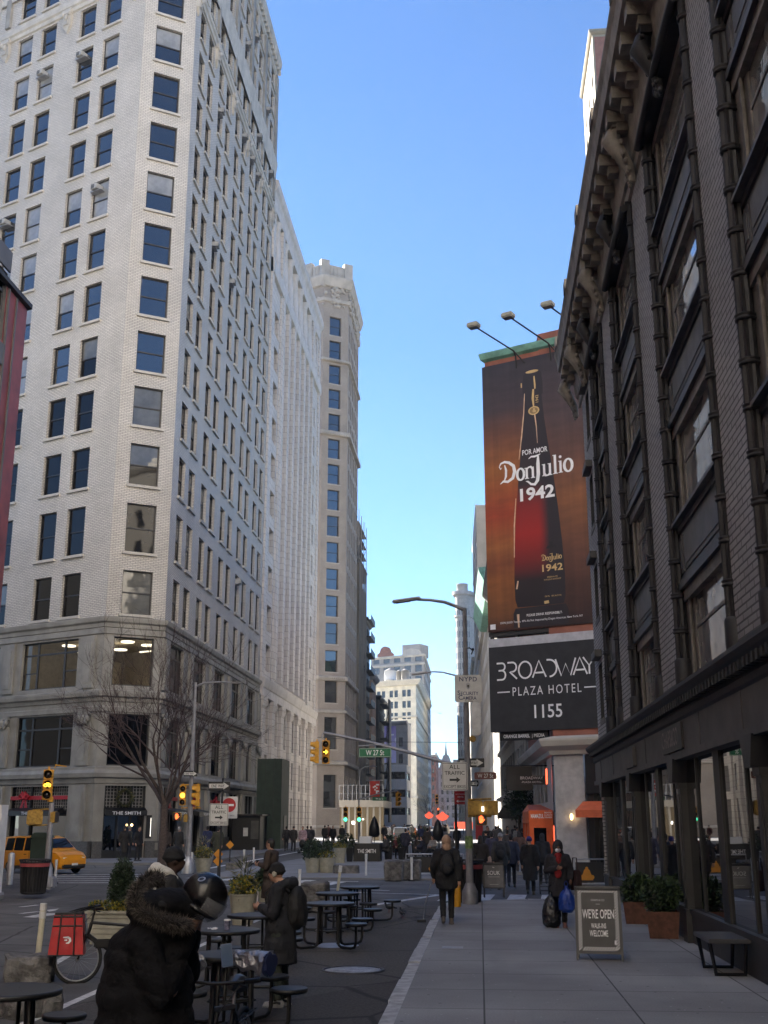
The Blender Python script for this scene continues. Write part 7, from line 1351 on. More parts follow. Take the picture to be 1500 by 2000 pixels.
mk('headlamp', (.75, .78, .8), .15, var=.1); mk('taxi_yellow', (.58, .225, .010), .28, var=.06); mk('car_white', (.6, .6, .6), .3, var=.05); mk('car_black', (.02, .02, .022), .25, var=.05); mk('car_grey', (.16, .17, .18), .3, var=.05); mk('car_red', (.3, .02, .02), .3, var=.05)
p = D(120, 1700, 49.5); fr = p; vehicle('van', 'yellow taxi van crossing at the left in front of the restaurant', (D(140, 1700, 49).x - E27.x * 1.75, 49 - E27.y * 1.75, 0), TH, M['taxi_yellow'], False, 'taxi')
for kind, px, Y, pa, lb, tx in (('van', 752, 150, 'car_white', 'white van on the avenue beyond the café plaza', False), ('sedan', 803, 158, 'taxi_yellow', 'yellow taxi on the avenue beyond the white van', True), ('sedan', 776, 178, 'car_black', 'black car farther along the avenue behind the taxi', False), ('van', 832, 205, 'car_grey', 'grey van in the distant traffic on the right lane', False), ('sedan', 765, 215, 'car_white', 'distant white car in the left lane', False), ('sedan', 862, 250, 'car_red', 'distant red car below the red sign', False), ('van', 800, 240, 'car_black', 'distant black van in the middle lane', False), ('sedan', 835, 290, 'taxi_yellow', 'farthest yellow taxi in the avenue traffic', True), ('van', 783, 132, 'car_grey', 'dark grey van left of the yellow taxi', False)):
    p = D(px, 1640, Y); vehicle(kind, lb, (p.x, Y, 0), R(92), M[pa], tx, 'taxi' if tx else 'car')
M['glow_sign'] = mat('glow_sign', (.8, .1, .06), .5, var=0, emit=(1, .12, .06), es=.22)
for k, (px, py, Y, w, h, mm, lb) in enumerate(((905, 1612, 140, 2.2, .8, 'glow_sign', 'small glowing red shop sign low on the right side'), (838, 1592, 190, 1.5, 1.2, 'glow_sign', 'glowing red leaf shaped sign, left of two, in the distance'), (864, 1594, 190, 2.2, 1.5, 'glow_sign', 'glowing red leaf shaped sign, right of two, in the distance'), (936, 1620, 90, .55, 1.5, 'signred', 'dark red poster board on the right pavement'))):
    p = D(px, py, Y); t = thing('shop_sign', lb, 'sign', (p.x, Y, p.z)); b = MB(); b.sheet([(-w / 2, 0), (-w * .3, -h * .35), (0, -h / 2), (w * .3, -h * .35), (w / 2, 0), (w * .25, h * .2), (0, h / 2), (-w * .25, h * .2)] if k in (1, 2) else rrect(w, h, .05), 0, .08); b.build('face', M[mm], t); b = MB(); b.tube([(0, .06, -h / 2), (0, .06, -p.z + .02)], .05, n=5); b.build('post', M['iron'], t)
t = thing('shop_canopy', 'black domed shop awning over the right pavement', 'awning', (2.0, 84, 0)); b = MB(); b.add([(x, y, z) for y in (0, 3.2) for x, z in ((1.1, 3.7), (.3, 3.6), (-.35, 3.2), (-.75, 2.6), (-.75, 2.35), (1.1, 2.35))], [(0, 1, 2, 3, 4, 5), (11, 10, 9, 8, 7, 6), (0, 6, 7, 1), (1, 7, 8, 2), (2, 8, 9, 3), (3, 9, 10, 4)]); b.build('cloth', M['black'], t); b = MB(); b.tube([(-.7, .1, 0), (-.7, .1, 2.4)], .03, n=5); b.build('post', M['iron'], t)
# ================================================================ bicycles
def wheel(root, c, r, rot=0):
    w = MB(); w.torus((0, 0, 0), r, .024, 'x', 0, 36, 8); o = w.build('wheel', M['rubber'], root, c, rot); q = MB(); q.torus((0, 0, 0), r - .03, .010, 'x', 0, 36, 6); q.tube([(-.04, 0, 0), (.04, 0, 0)], .03, n=8)
    for k in range(18): a = 2 * math.pi * k / 18; q.tube([(.02 if k % 2 else -.02, 0, 0), (0, (r - .03) * math.cos(a), (r - .03) * math.sin(a))], .0022, n=3)
    q.build('rim', M['galv'], o); return o
def bicycle(label, loc, rot, r=.31):
    t = thing('delivery_bike', label, 'bicycle', tuple(loc), rot); wheel(t, (0, -.5, r), r); wheel(t, (0, .52, r), r); f = MB(); bb = (0, -.06, .30); seat_t = (0, -.22, .72); head = (0, .36, .78); hd2 = (0, .40, .62)
    for a, c, rad in ((bb, seat_t, .018), (bb, hd2, .026), (seat_t, head, .02), ((.05, -.5, r), bb, .012), ((-.05, -.5, r), bb, .012), ((.05, -.5, r), seat_t, .010), ((-.05, -.5, r), seat_t, .010), (head, hd2, .022), ((.05, .52, r), (.05, .42, .60), .013), ((-.05, .52, r), (-.05, .42, .60), .013), ((-.06, .42, .6), (.06, .42, .6), .015)): f.tube([a, c], rad, n=8)
    f.cbox((0, .14, .50), (.07, .34, .12), 0, .02); f.build('frame', M['black'], t); b = MB(); b.tube([seat_t, (0, -.245, .84)], .014, n=6); b.build('seat_post', M['galv'], t); b = MB(); b.add([], []); b.tube([(0, -.38, .87), (0, -.28, .885), (0, -.1, .88)], [.075, .07, .022], n=8); b.build('saddle', M['black'], t)
    b = MB(); b.tube([head, (0, .33, .92), (0, .35, .97)], .016, n=6); b.tube([(-.32, .25, .98), (-.18, .33, .97), (0, .36, .96), (.18, .33, .97), (.32, .25, .98)], .013, n=6); [b.tube([(x, .24, .98), (x * .7, .32, .975)], .019, n=6) for x in (-.33, .33)]; [b.tube([(x, .33, .95), (x * 1.2, .27, .93)], .008, n=4) for x in (-.2, .2)]; b.tube([(-.2, .33, .95), (-.1, .46, .8), (0, .42, .6)], .005, n=4); b.build('handlebar', M['black'], t)
    b = MB(); b.torus((.06, -.06, .30), .09, .008, 'x', 0, 20, 5); b.tube([(.07, -.06, .30), (.075, -.12, .15), (.12, -.12, .15)], .011, n=5); b.tube([(-.07, -.06, .30), (-.075, 0, .45)], .011, n=5); b.build('crank', M['galv'], t); b = MB(); b.box(.09, .18, -.17, -.08, .135, .155); b.box(-.17, -.08, -.05, .05, .44, .46); b.build('pedal', M['galv'], t)
    b = MB(); b.tube([(.05, -.22, .6), (.06, -.75, .63), (-.06, -.75, .63), (-.05, -.22, .6)], .008, n=5); [b.tube([(x, -.6, .63), (x * .9, -.5, r)], .007, n=5) for x in (-.07, .07)]; [b.tube([(x, -.24, .615), (x, -.74, .63)], .006, n=4) for x in (-.03, .03)]; b.build('rack', M['iron'], t); b = MB(); b.tube([(-.05, -.15, .28), (-.16, -.28, .01)], .012, n=5); b.build('kickstand', M['black'], t); return t
g0 = G(150, 1921); bicycle('black delivery bicycle with a red bag on its handlebar, parked by the hedge planter', (g0.x + .46, g0.y + .22, 0), R(112))
# red insulated bag hung from the handlebar
c = D(137, 1818, g0.y + .02); t = thing('delivery_bag', 'bright red insulated delivery bag with a white swoosh hanging from the bicycle', 'bag', (c.x, g0.y - .04, c.z - .30), R(12)); red = mat('bag_red', (.42, .012, .016), .32, var=.15, scale=5, bmp=.15, bscale=7)
b = MB(); W2, W1, DD, HH = .235, .19, .17, .52
b.add([(-W2, -DD, 0), (W2, -DD, 0), (W2, DD, 0), (-W2, DD, 0), (-W1, -DD * .8, HH), (W1, -DD * .8, HH), (W1, DD * .8, HH), (-W1, DD * .8, HH), (W1 * 1.0, -DD * .3, HH + .02), (0, 0, HH + .02)], [(3, 2, 1, 0), (0, 1, 5, 4), (1, 2, 6, 5), (2, 3, 7, 6), (3, 0, 4, 7), (4, 5, 6, 7)], 0); b.build('body', red, t)
b = MB()
hw_ = Matrix.Translation((g0.x + .46, g0.y + .22, 0)) @ Matrix.Rotation(R(112), 4, 'Z') @ Vector((-.1, .35, .98)); hl_ = (Matrix.Translation(t.location) @ Matrix.Rotation(R(12), 4, 'Z')).inverted() @ hw_
for x in (-.09, .09): b.tube([(x * 1.2, -DD - .006, .01), (x, -DD * .8 - .010, HH), V(x * .9, -.05, HH + .05).lerp(hl_, .5) + V(0, 0, -.02), hl_ + V(x * .3, 0, .02), V(x * .9, .08, HH + .05).lerp(hl_, .5), (x, .1, HH)], .011, n=4)
b.tube([(-W1, -DD * .8 - .004, HH - .02), (W1, -DD * .8 - .004, HH - .02)], .014, n=4); b.tube([(-W1 * 1.05, -DD * .84 - .004, HH - .14), (W1 * 1.05, -DD * .84 - .004, HH - .14)], .011, n=4); b.tube([(-W2, -DD - .003, .005), (W2, -DD - .003, .005)], .01, n=4); b.box(-W1 * .95, W1 * .95, -DD * .8, DD * .8, HH - .005, HH + .03); b.build('strap', M['black'], t)
b = MB(); b.M = Matrix.Translation((0, -DD * .92 - .012, .2)) @ Matrix.Rotation(R(-4), 4, 'X'); stroke(b, [(-.045, .035), (.02, .035), (.045, .02), (.05, -.01), (.03, -.035), (-.005, -.04)], [.012, .028, .032, .032, .026, .01], 0, 0); stroke(b, [(-.03, .0), (.01, .0)], [.01, .02], 0, 0); b.build('logo', M['lettering'], t)
# second bike in the foreground with silver mitts and a phone
Ye = 9.0; c = D(425, 1870, Ye); t = bicycle('black electric delivery bike with silver handlebar mitts, behind the rider in the parka', (c.x, Ye + .35, 0), R(176), .33)
foil = mat('foil', (.34, .34, .37), .36, .75, var=.5, scale=9, bmp=.9, bscale=5); mit = MB()
def crumple(mb, p0, p1, r0, r1, seed):
    rr = random.Random(seed); n, k = 12, 14; p0, p1 = V(*p0), V(*p1); d = (p1 - p0).normalized(); a = d.orthogonal().normalized(); e = d.cross(a); vs = []
    for i in range(n + 1):
        f = i / n; c_ = p0.lerp(p1, f)
        for j in range(k):
            q = 6.283 * j / k; r = (r0 + (r1 - r0) * f) * (1 + .45 * noise.noise(V(seed + f * 4, math.cos(q) * 1.6, math.sin(q) * 1.6)) + rr.uniform(-.10, .10)) * (.35 if i == 0 else 1) * (.8 if math.sin(q) > .3 else 1); vs.append(c_ + (a * math.cos(q) + e * math.sin(q)) * r)
    mb.add(vs, [(i * k + j, i * k + (j + 1) % k, (i + 1) * k + (j + 1) % k, (i + 1) * k + j) for i in range(n) for j in range(k)] + [tuple(range(k))[::-1], tuple(range(n * k, n * k + k))], 0)
for i, (a0, a1) in enumerate((((398, 1872), (368, 1892)), ((455, 1868), (522, 1880)))):
    m_ = MB(); p0, p1 = D(*a0, Ye), D(*a1, Ye - .08); o_ = V(c.x, Ye + .35, 0); crumple(m_, p0, p1, .055, .095 if i else .085, 3 + i); mt = m_.build('mitt', foil, None); tag(mt, 'crumpled silver handlebar mitt on the foreground bike, ' + ('open end facing right' if i else 'beside the parka'), 'handlebar mitt', 'silver handlebar mitts')
    if i: m2 = MB(); crumple(m2, p0.lerp(p1, .9), p1 + V(.03, -.02, 0), .083, .078, 9); m2.build('lining', mat('mitt_blue', (.02, .03, .10), .6), mt)
ph = D(443, 1866, Ye - .12); t = thing('phone', 'blue phone in a holder on the foreground bike handlebar', 'phone', tuple(ph), R(8)); b = MB(); b.M = Matrix.Rotation(R(-14), 4, 'X') @ Matrix.Rotation(R(-8), 4, 'Y'); b.cbox((0, 0, 0), (.085, .012, .165), 0, .005); b.build('case', mat('phone_case', (.09, .14, .26), .35), t); b = MB(); b.M = Matrix.Rotation(R(-14), 4, 'X') @ Matrix.Rotation(R(-8), 4, 'Y'); b.box(-.038, .038, -.0075, -.0065, -.075, .075); b.build('screen', mat('screen', (.10, .15, .24), .12), t); b = MB(); b.tube([(0, .01, -.05), (-.03, .06, -.12)], .012, n=5); b.build('holder', M['black'], t)
# ================================================================ people and animals
def caps(mb, a, c, r0, r1, n=10):
    a, c = V(*a), V(*c); mb.tube([a, c], [r0, r1], n=n); mb.ball(tuple(a), r0 * 1.0, n=n, k=6); mb.ball(tuple(c), r1 * 1.0, n=n, k=6)
def blob(mb, vox, smooth=4, disp=None):
    me = mb.mesh('b', []); o = bpy.data.objects.new('b', me); COL.objects.link(o); m = o.modifiers.new('r', 'REMESH'); m.mode = 'VOXEL'; m.voxel_size = vox; s = o.modifiers.new('s', 'SMOOTH'); s.iterations = smooth; s.factor = .5
    dg = bpy.context.evaluated_depsgraph_get(); r = bpy.data.meshes.new_from_object(o.evaluated_get(dg)); bpy.data.objects.remove(o); bpy.data.meshes.remove(me)
    if disp:
        ns = [v.normal.copy() for v in r.vertices]
        for v, n in zip(r.vertices, ns): v.co += n * disp(v.co)
    r.polygons.foreach_set('use_smooth', [True] * len(r.polygons)); r.update(); return r
def joints(kind='stand', lean=0.0):
    J = dict(pel=(0, 0, .95), chest=(0, .02 + lean, 1.28), neck=(0, .02 + lean * 1.3, 1.47), head=(0, .05 + lean * 1.6, 1.62), sL=(-.18, lean, 1.41), sR=(.18, lean, 1.41), eL=(-.25, -.04 + lean, 1.14), eR=(.25, -.04 + lean, 1.14), wL=(-.25, .06 + lean, .90), wR=(.25, .06 + lean, .90), hL=(-.09, 0, .92), hR=(.09, 0, .92), kL=(-.10, .03, .50), kR=(.10, .03, .50), aL=(-.11, -.02, .09), aR=(.11, -.02, .09))
    if kind == 'walk': J.update(kL=(-.09, .16, .52), aL=(-.09, .20, .09), kR=(.09, .02, .50), aR=(.09, -.30, .16), eL=(-.25, -.12, 1.14), wL=(-.24, -.12, .89), eR=(.25, .02, 1.14), wR=(.24, .14, .93))
    if kind == 'walk2': J.update(kR=(.09, .14, .52), aR=(.09, .16, .09), kL=(-.09, .02, .50), aL=(-.09, -.24, .14), eR=(.25, -.1, 1.14), wR=(.25, -.1, .89), eL=(-.25, 0, 1.14), wL=(-.24, .1, .91))
    if kind == 'hold': J.update(eL=(-.24, .02, 1.13), eR=(.24, .02, 1.13), wL=(-.07, .27, 1.18), wR=(.09, .27, 1.16))
    if kind == 'sit': J.update(pel=(0, 0, .5), chest=(0, .03, .83), neck=(0, .05, 1.02), head=(0, .08, 1.17), sL=(-.18, .02, .96), sR=(.18, .02, .96), eL=(-.25, .08, .70), eR=(.25, .08, .70), wL=(-.12, .32, .66), wR=(.12, .32, .66), hL=(-.09, 0, .48), hR=(.09, 0, .48), kL=(-.10, .42, .50), kR=(.10, .42, .50), aL=(-.11, .42, .09), aR=(.11, .42, .09))
    return J
def hand(mb, w, e, side, sc=1.0, curl=.5):
    w, e = V(*w), V(*e); d = (w - e).normalized(); s = d.cross(V(0, 0, 1)); s = s.normalized() if s.length > .05 else V(1, 0, 0)
    if s.x * side < 0: s = -s
    pn = s.cross(d).normalized(); across = pn * side; caps(mb, w, w + d * .075 * sc, .028 * sc, .036 * sc, 8)
    for k in range(4):
        o = across * (.030 - .020 * k) * sc; L = (.068, .078, .073, .058)[k] * sc; b0 = w + d * .085 * sc + o; b1 = b0 + d * L * .5; b2 = b1 + (d * (1 - curl) - s * curl * side * .9).normalized() * L * .5; caps(mb, b0, b1, .0095 * sc, .009 * sc, 6); caps(mb, b1, b2, .009 * sc, .0078 * sc, 6)
    t0 = w + d * .03 * sc + across * .03 * sc; t1 = t0 + (d * .7 + across * .6).normalized() * .04 * sc; caps(mb, t0, t1, .012 * sc, .010 * sc, 6); caps(mb, t1, t1 + (d + across * .1).normalized() * .03 * sc, .010 * sc, .009 * sc, 6)
_pm = {}
def body_mesh(key, J, vox):
    k = ('body', key, vox)
    if k in _pm: return _pm[k]
    b = MB(); h = V(*J['head']); b.ball(tuple(h + V(0, -.005, .02)), (.074, .092, .10), n=14, k=10); b.ball(tuple(h + V(0, .028, -.045)), (.058, .066, .068), n=12, k=8); caps(b, h + V(0, .085, .01), h + V(0, .105, -.022), .010, .014, 6); caps(b, h + V(-.022, .088, -.058), h + V(.022, .088, -.058), .009, .009, 6)
    for sx in (-1, 1): b.ball(tuple(h + V(sx * .076, -.005, -.005)), (.012, .022, .033), n=8, k=6); b.ball(tuple(h + V(sx * .03, .082, .025)), (.018, .010, .008), n=6, k=5)
    caps(b, h + V(0, -.01, -.06), J['neck'], .052, .058); caps(b, J['neck'], J['chest'], .07, .12); b.ball(J['chest'], (.16, .11, .18)); caps(b, J['chest'], J['pel'], .12, .13); b.ball(J['pel'], (.16, .12, .12)); caps(b, J['sL'], J['sR'], .06, .06)
    for s, sd in (('L', -1), ('R', 1)):
        caps(b, J['s' + s], J['e' + s], .052, .042); caps(b, J['e' + s], J['w' + s], .042, .028); hand(b, J['w' + s], J['e' + s], sd, 1.0 if vox < .014 else 1.15); caps(b, J['h' + s], J['k' + s], .085, .058); caps(b, J['k' + s], J['a' + s], .058, .038); a = V(*J['a' + s]); caps(b, a + V(0, -.03, -.04), a + V(0, .14, -.055), .036, .028)
    _pm[k] = blob(b, vox, 2); return _pm[k]
def coat_mesh(key, J, style, vox, bulk=1.0, hem=.82, hood=None, rib=0.0):
    k = ('coat', key, style, vox, bulk, hem, hood, rib)
    if k in _pm: return _pm[k]
    b = MB(); B = bulk; ch, pe, ne = V(*J['chest']), V(*J['pel']), V(*J['neck']); caps(b, J['sL'], J['sR'], .085 * B, .085 * B); b.ball(tuple(ch), (.205 * B, .15 * B, .22)); caps(b, ch, pe, .155 * B, .165 * B); b.ball(tuple(pe), (.205 * B, .165 * B, .2)); b.ball(tuple(ne + V(0, -.01, -.02)), (.085, .085, .07))
    hm = V((V(*J['kL']).x + V(*J['kR']).x) / 2, (V(*J['kL']).y + V(*J['kR']).y) / 2 * .6, hem); b.tube([pe, pe.lerp(hm, .5), hm], [.17 * B, .185 * B, .20 * B], n=14); b.ball(tuple(pe.lerp(hm, .5)), (.22 * B, .18 * B, .2))
    for s in 'LR': caps(b, J['s' + s], J['e' + s], .082 * B, .070 * B); caps(b, J['e' + s], V(*J['e' + s]).lerp(V(*J['w' + s]), .93), .070 * B, .052 * B)
    if hood == 'down': b.tube([ne + V(-.13, -.02, -.02), ne + V(-.09, -.13, .02), ne + V(0, -.17, .0), ne + V(.09, -.13, .02), ne + V(.13, -.02, -.02)], [.05, .075, .085, .075, .05], n=10)
    if hood == 'up': h = V(*J['head']); b.ball(tuple(h + V(0, -.035, .03)), (.115, .125, .145), n=14, k=10); b.ball(tuple(h + V(0, -.05, -.1)), (.12, .12, .12))
    sd = hash(key) % 50
    def disp(c): 
        n = .014 * noise.noise(V(c.x * 9, c.y * 9, c.z * 5 + sd)) + .006 * noise.noise(V(c.x * 24, c.y * 24, c.z * 18))
        return n + (rib * (abs(math.sin(c.z * 24)) ** .6 - .5) if rib else 0)
    _pm[k] = blob(b, vox, 3, disp); return _pm[k]
def leg_mesh(key, J, vox, r=1.0):
    k = ('leg', key, vox, r)
    if k in _pm: return _pm[k]
    b = MB(); b.ball(J['pel'], (.17 * r, .135 * r, .12))
    for s in 'LR': a = V(*J['a' + s]); caps(b, J['h' + s], J['k' + s], .098 * r, .075 * r); caps(b, J['k' + s], a + (V(*J['k' + s]) - a) * .1, .075 * r, .062 * r)
    _pm[k] = blob(b, vox, 3, lambda c: .007 * noise.noise(V(c.x * 14, c.y * 14, c.z * 16))); return _pm[k]
def shoe_mesh(key, J, vox):
    k = ('shoe', key, vox)
    if k in _pm: return _pm[k]
    b = MB()
    for s in 'LR':
        a = V(*J['a' + s]); kn = V(*J['k' + s]); d = V(0, 1, 0) if a.z < .12 else V(0, .9, -.4).normalized(); caps(b, a + V(0, -.045, -.045), a + d * .16 + V(0, 0, -.055 if a.z < .12 else -.02), .046, .038); caps(b, a + V(0, -.01, -.02), a + (kn - a) * .12, .05, .05)
        b.box(a.x - .05, a.x + .05, a.y - .09, a.y + .20, a.z - .09, a.z - .062) if a.z < .12 else None
    _pm[k] = blob(b, vox, 2); return _pm[k]
def cap_mesh(key, J, style, vox):
    k = ('cap', key, style, vox)
    if k in _pm: return _pm[k]
    h = V(*J['head']); b = MB()
    if style == 'beanie': b.ball(tuple(h + V(0, -.01, .045)), (.090, .106, .098), n=14, k=10); b.tube([h + V(.086 * math.cos(R(a)), -.008 + .104 * math.sin(R(a)), .028) for a in range(0, 361, 24)], .018, n=6)
    elif style == 'hair': b.ball(tuple(h + V(0, -.022, .035)), (.084, .098, .098), n=14, k=10); b.ball(tuple(h + V(0, -.055, -.02)), (.07, .058, .08))
    elif style == 'long': b.ball(tuple(h + V(0, -.022, .03)), (.088, .10, .10), n=14, k=10); b.ball(tuple(h + V(0, -.07, -.1)), (.10, .05, .16))
    elif style == 'hood': b.ball(tuple(h + V(0, -.022, .025)), (.104, .118, .135), n=14, k=10); b.ball(tuple(h + V(0, -.05, -.1)), (.105, .1, .11)); b.ball(tuple(h + V(0, .01, -.13)), (.09, .085, .06))
    _pm[k] = blob(b, vox, 2, lambda c: .004 * noise.noise(c * 30)); return _pm[k]
def wear(name, me, root, m):
    if not me.materials: me.materials.append(m)
    o = link(name, me, root); o.material_slots[0].link = 'OBJECT'; o.material_slots[0].material = m; return o
CL = {}
def cloth(c, rough=.85, bm=.25):
    k = (c, rough)
    if k not in CL: CL[k] = mat('cloth_%d' % len(CL), c, rough, var=.22, scale=9, bmp=bm, bscale=40)
    return CL[k]
SKIN = [mat('skin_a', (.42, .24, .17), .55, var=.08), mat('skin_b', (.18, .09, .055), .55, var=.08), mat('skin_c', (.055, .03, .022), .55, var=.08)]
HAIRM = mat('hair_dark', (.014, .011, .010), .6, var=.3, scale=40)
def person(label, loc, face, h=1.72, pose='stand', coat=(.03, .03, .035), legs=(.03, .03, .04), shoes=(.03, .03, .03), cap='hair', capc=None, skin=0, style='jacket', hem=.80, hood=None, bulk=1.0, vox=.022, rib=0, J=None, key=None, group=None, legr=1.0):
    """face: heading, 0 = walking away along the street, pi = towards the camera"""
    Jn = J or joints(pose); kk = key or pose; t = thing('person', label, 'person', tuple(loc), -face, group); t.scale = (h / 1.75,) * 3
    wear('body', body_mesh(kk, Jn, vox), t, SKIN[skin]); wear('coat', coat_mesh(kk, Jn, style, vox, bulk, hem, hood, rib), t, cloth(coat)); wear('trousers', leg_mesh(kk, Jn, vox, legr), t, cloth(legs)); wear('shoes', shoe_mesh(kk, Jn, vox), t, cloth(shoes, .6))
    if cap: wear('hair' if cap in ('hair', 'long') else cap, cap_mesh(kk, Jn, cap, vox), t, HAIRM if cap in ('hair', 'long') and capc is None else cloth(capc or (.03, .03, .03)))
    return t
def pack(root, J, w=.30, h=.46, d=.18, col=(.012, .012, .013), sx=0):
    b = MB(); c = V(*J['chest']) + V(sx, -.23, -.10); b.ball(tuple(c), (w * .58, d * .62, h * .58), n=12, k=8); b.cbox(tuple(c), (w, d, h * .9), 0, .06); b.ball(tuple(c + V(0, -.09, -.08)), (w * .42, .05, h * .28)); me = blob(b, .016, 3, lambda c_: .006 * noise.noise(c_ * 14)); o = wear('backpack', me, root, cloth(col, .7)); s = MB()
    for x in (-.11, .11): s.tube([c + V(x, .06, .2), V(*J['chest']) + V(x, -.02, .22), V(*J['chest']) + V(x * 1.1, .165, .08), V(*J['chest']) + V(x * 1.2, .0, -.2)], .018, n=5)
    wear('strap', s.mesh('strap', []), o, cloth(col, .7)); return o
def fur(root, path, r, n, L, mats, seed=1, name='fur_trim'):
    rr = random.Random(seed); b = MB(); P = [V(*p) for p in path]
    for i in range(n):
        f = rr.random() * (len(P) - 1); k = min(int(f), len(P) - 2); p = P[k].lerp(P[k + 1], f - k); d = V(rr.gauss(0, 1), rr.gauss(0, 1), rr.gauss(0, 1)).normalized(); p = p + d * r * rr.uniform(.2, 1); e = (d + V(rr.gauss(0, .35), rr.gauss(0, .35), rr.gauss(0, .35) - .25)).normalized(); s = e.orthogonal().normalized() * L * .05; q = p + e * L * rr.uniform(.5, 1.1); b.add([p - s, p + s, q], [(0, 1, 2)], rr.randrange(len(mats)))
    b.tube(P, r * .9, 0, 8); b.build(name, mats, root)
FURM = [mat('fur_dark', (.024, .020, .018), .9), mat('fur_mid', (.062, .052, .045), .9), mat('fur_light', (.14, .118, .10), .9)]
# ---- helmeted rider in the big parka, nearest the camera, leaning to the right
Yp = 7.6; W0 = lambda px, py, dy=0: D(px, py, Yp + dy)
b0 = D(288, 1900, Yp); base = V(b0.x, Yp, 0); rel = lambda px, py, dy=0: W0(px, py, dy) - base
t = thing('person', 'person in a huge black puffer parka with fur hood and glossy motorcycle helmet', 'person', tuple(base)); hd = rel(398, 1752, .05)
Jp = dict(pel=(0, 0, .92), chest=(.02, .0, 1.24), neck=(.20, .03, 1.50), head=tuple(hd), sL=(.06, .20, 1.40), sR=(.06, -.19, 1.40), eL=(.20, .28, 1.14), eR=(.20, -.17, 1.12), wL=tuple(rel(384, 1812, .16)), wR=tuple(rel(374, 1818, .0)), hL=(0, .10, .90), hR=(0, -.10, .90), kL=(.04, .12, .49), kR=(.02, -.12, .49), aL=(0, .13, .09), aR=(-.02, -.13, .09))
b = MB(); b.ball(Jp['head'], (.09, .078, .11), n=14, k=10); caps(b, (hd.x + .09, hd.y, hd.z - .02), (hd.x + .1, hd.y, hd.z - .04), .012, .015, 6); caps(b, Jp['head'], Jp['neck'], .05, .06); caps(b, Jp['neck'], Jp['chest'], .07, .13); caps(b, Jp['chest'], Jp['pel'], .13, .14); caps(b, Jp['sL'], Jp['sR'], .06, .06)
for s, sd in (('L', -1), ('R', 1)):
    caps(b, Jp['s' + s], Jp['e' + s], .055, .045); caps(b, Jp['e' + s], Jp['w' + s], .045, .03); hand(b, Jp['w' + s], Jp['e' + s], sd, 1.05, .6); caps(b, Jp['h' + s], Jp['k' + s], .09, .06); caps(b, Jp['k' + s], Jp['a' + s], .06, .04); a = V(*Jp['a' + s]); caps(b, a + V(-.03, 0, -.04), a + V(.15, 0, -.055), .036, .028)
wear('body', blob(b, .010, 2), t, SKIN[1])
b = MB()
for c_, r_ in (((-.01, 0, .62), (.335, .27, .26)), ((0, 0, .86), (.335, .28, .30)), ((-.005, 0, 1.10), (.315, .27, .28)), ((-.01, 0, 1.30), (.275, .26, .22)), ((.04, 0, 1.43), (.20, .23, .13))): b.ball(c_, r_, n=20, k=14)
caps(b, (.02, -.22, 1.39), (.16, -.25, 1.12), .115, .10); caps(b, (.16, -.25, 1.12), tuple(rel(366, 1830, -.02)), .10, .065); caps(b, (.02, .22, 1.39), (.18, .27, 1.12), .115, .10); caps(b, (.18, .27, 1.12), tuple(rel(374, 1826, .16)), .10, .065); hc = rel(292, 1775, -.05); b.ball(tuple(hc), (.15, .19, .12)); b.ball(tuple(rel(330, 1765, 0)), (.15, .17, .10)); caps(b, rel(345, 1765, 0), rel(385, 1770, .03), .10, .09)
def pd(c):
    seams = (.70, .93, 1.13, 1.33); k = min(abs(c.z + .03 * math.sin(c.x * 7) - s) for s in seams); pf = min(1, k / .075) ** .5; wr = noise.noise(V(c.x * 7, c.y * 7, c.z * 15)) * .010 + noise.noise(V(c.x * 22, c.y * 22, c.z * 30)) * .005
    vs_ = min(1, abs(c.x + .02) / .05) ** .5 if c.y < -.1 and .6 < c.z < 1.33 else 1
    return -.024 * (1 - pf) + wr * (1.6 - pf) - .012 * (1 - vs_)
pk = mat('parka_cloth', (.0075, .0075, .009), .85, var=.3, scale=5, bmp=.35, bscale=22, spec=.2); wear('coat', blob(b, .014, 3, pd), t, pk)
b = MB()
for s in 'LR': caps(b, Jp['h' + s], Jp['k' + s], .11, .085); caps(b, Jp['k' + s], (Jp['a' + s][0], Jp['a' + s][1], .14), .085, .07)
wear('trousers', blob(b, .016, 3), t, cloth((.015, .015, .018))); b = MB(); [caps(b, (Jp['a' + s][0] - .04, Jp['a' + s][1], .05), (Jp['a' + s][0] + .16, Jp['a' + s][1], .045), .05, .042) for s in 'LR']; wear('shoes', blob(b, .014, 2), t, cloth((.02, .02, .02)))
ring = [rel(312, 1716, .10), rel(290, 1717, -.02), rel(268, 1738, -.12), rel(262, 1764, -.2), rel(282, 1785, -.26), rel(315, 1797, -.27), rel(345, 1806, -.22), rel(366, 1806, -.12)]
fur(t, ring, .040, 9000, .052, FURM, 3); b = MB(); b.ball(tuple(rel(322, 1765, .0)), (.13, .19, .06), n=14, k=9); b.ball(tuple(rel(352, 1768, .05)), (.10, .12, .07), n=14, k=9); wear('hood_lining', blob(b, .016, 5), t, cloth((.010, .010, .011)))
hl = thing('helmet', 'glossy black motorcycle helmet with an emblem and clear visor on the parka rider', 'helmet', tuple(base + hd), R(0)); b = MB(); b.M = Matrix.Rotation(R(32), 4, 'Y'); b.ball((0, 0, .015), (.152, .125, .142), n=28, k=18); b.torus((.02, 0, -.065), .112, .018, n=24, k=6); me = b.build('shell', mat('helmet_black', (.008, .008, .009), .26, var=.1, spec=.45), hl)
e = MB(); e.M = Matrix.Rotation(R(32), 4, 'Y'); 
def shellpt(az, el, k=1.0): return V(.152 * k * math.cos(el) * math.cos(az), .125 * k * math.cos(el) * math.sin(az), .015 + .142 * k * math.sin(el))
vs_ = []; fs_ = []; nA, nE = 14, 6
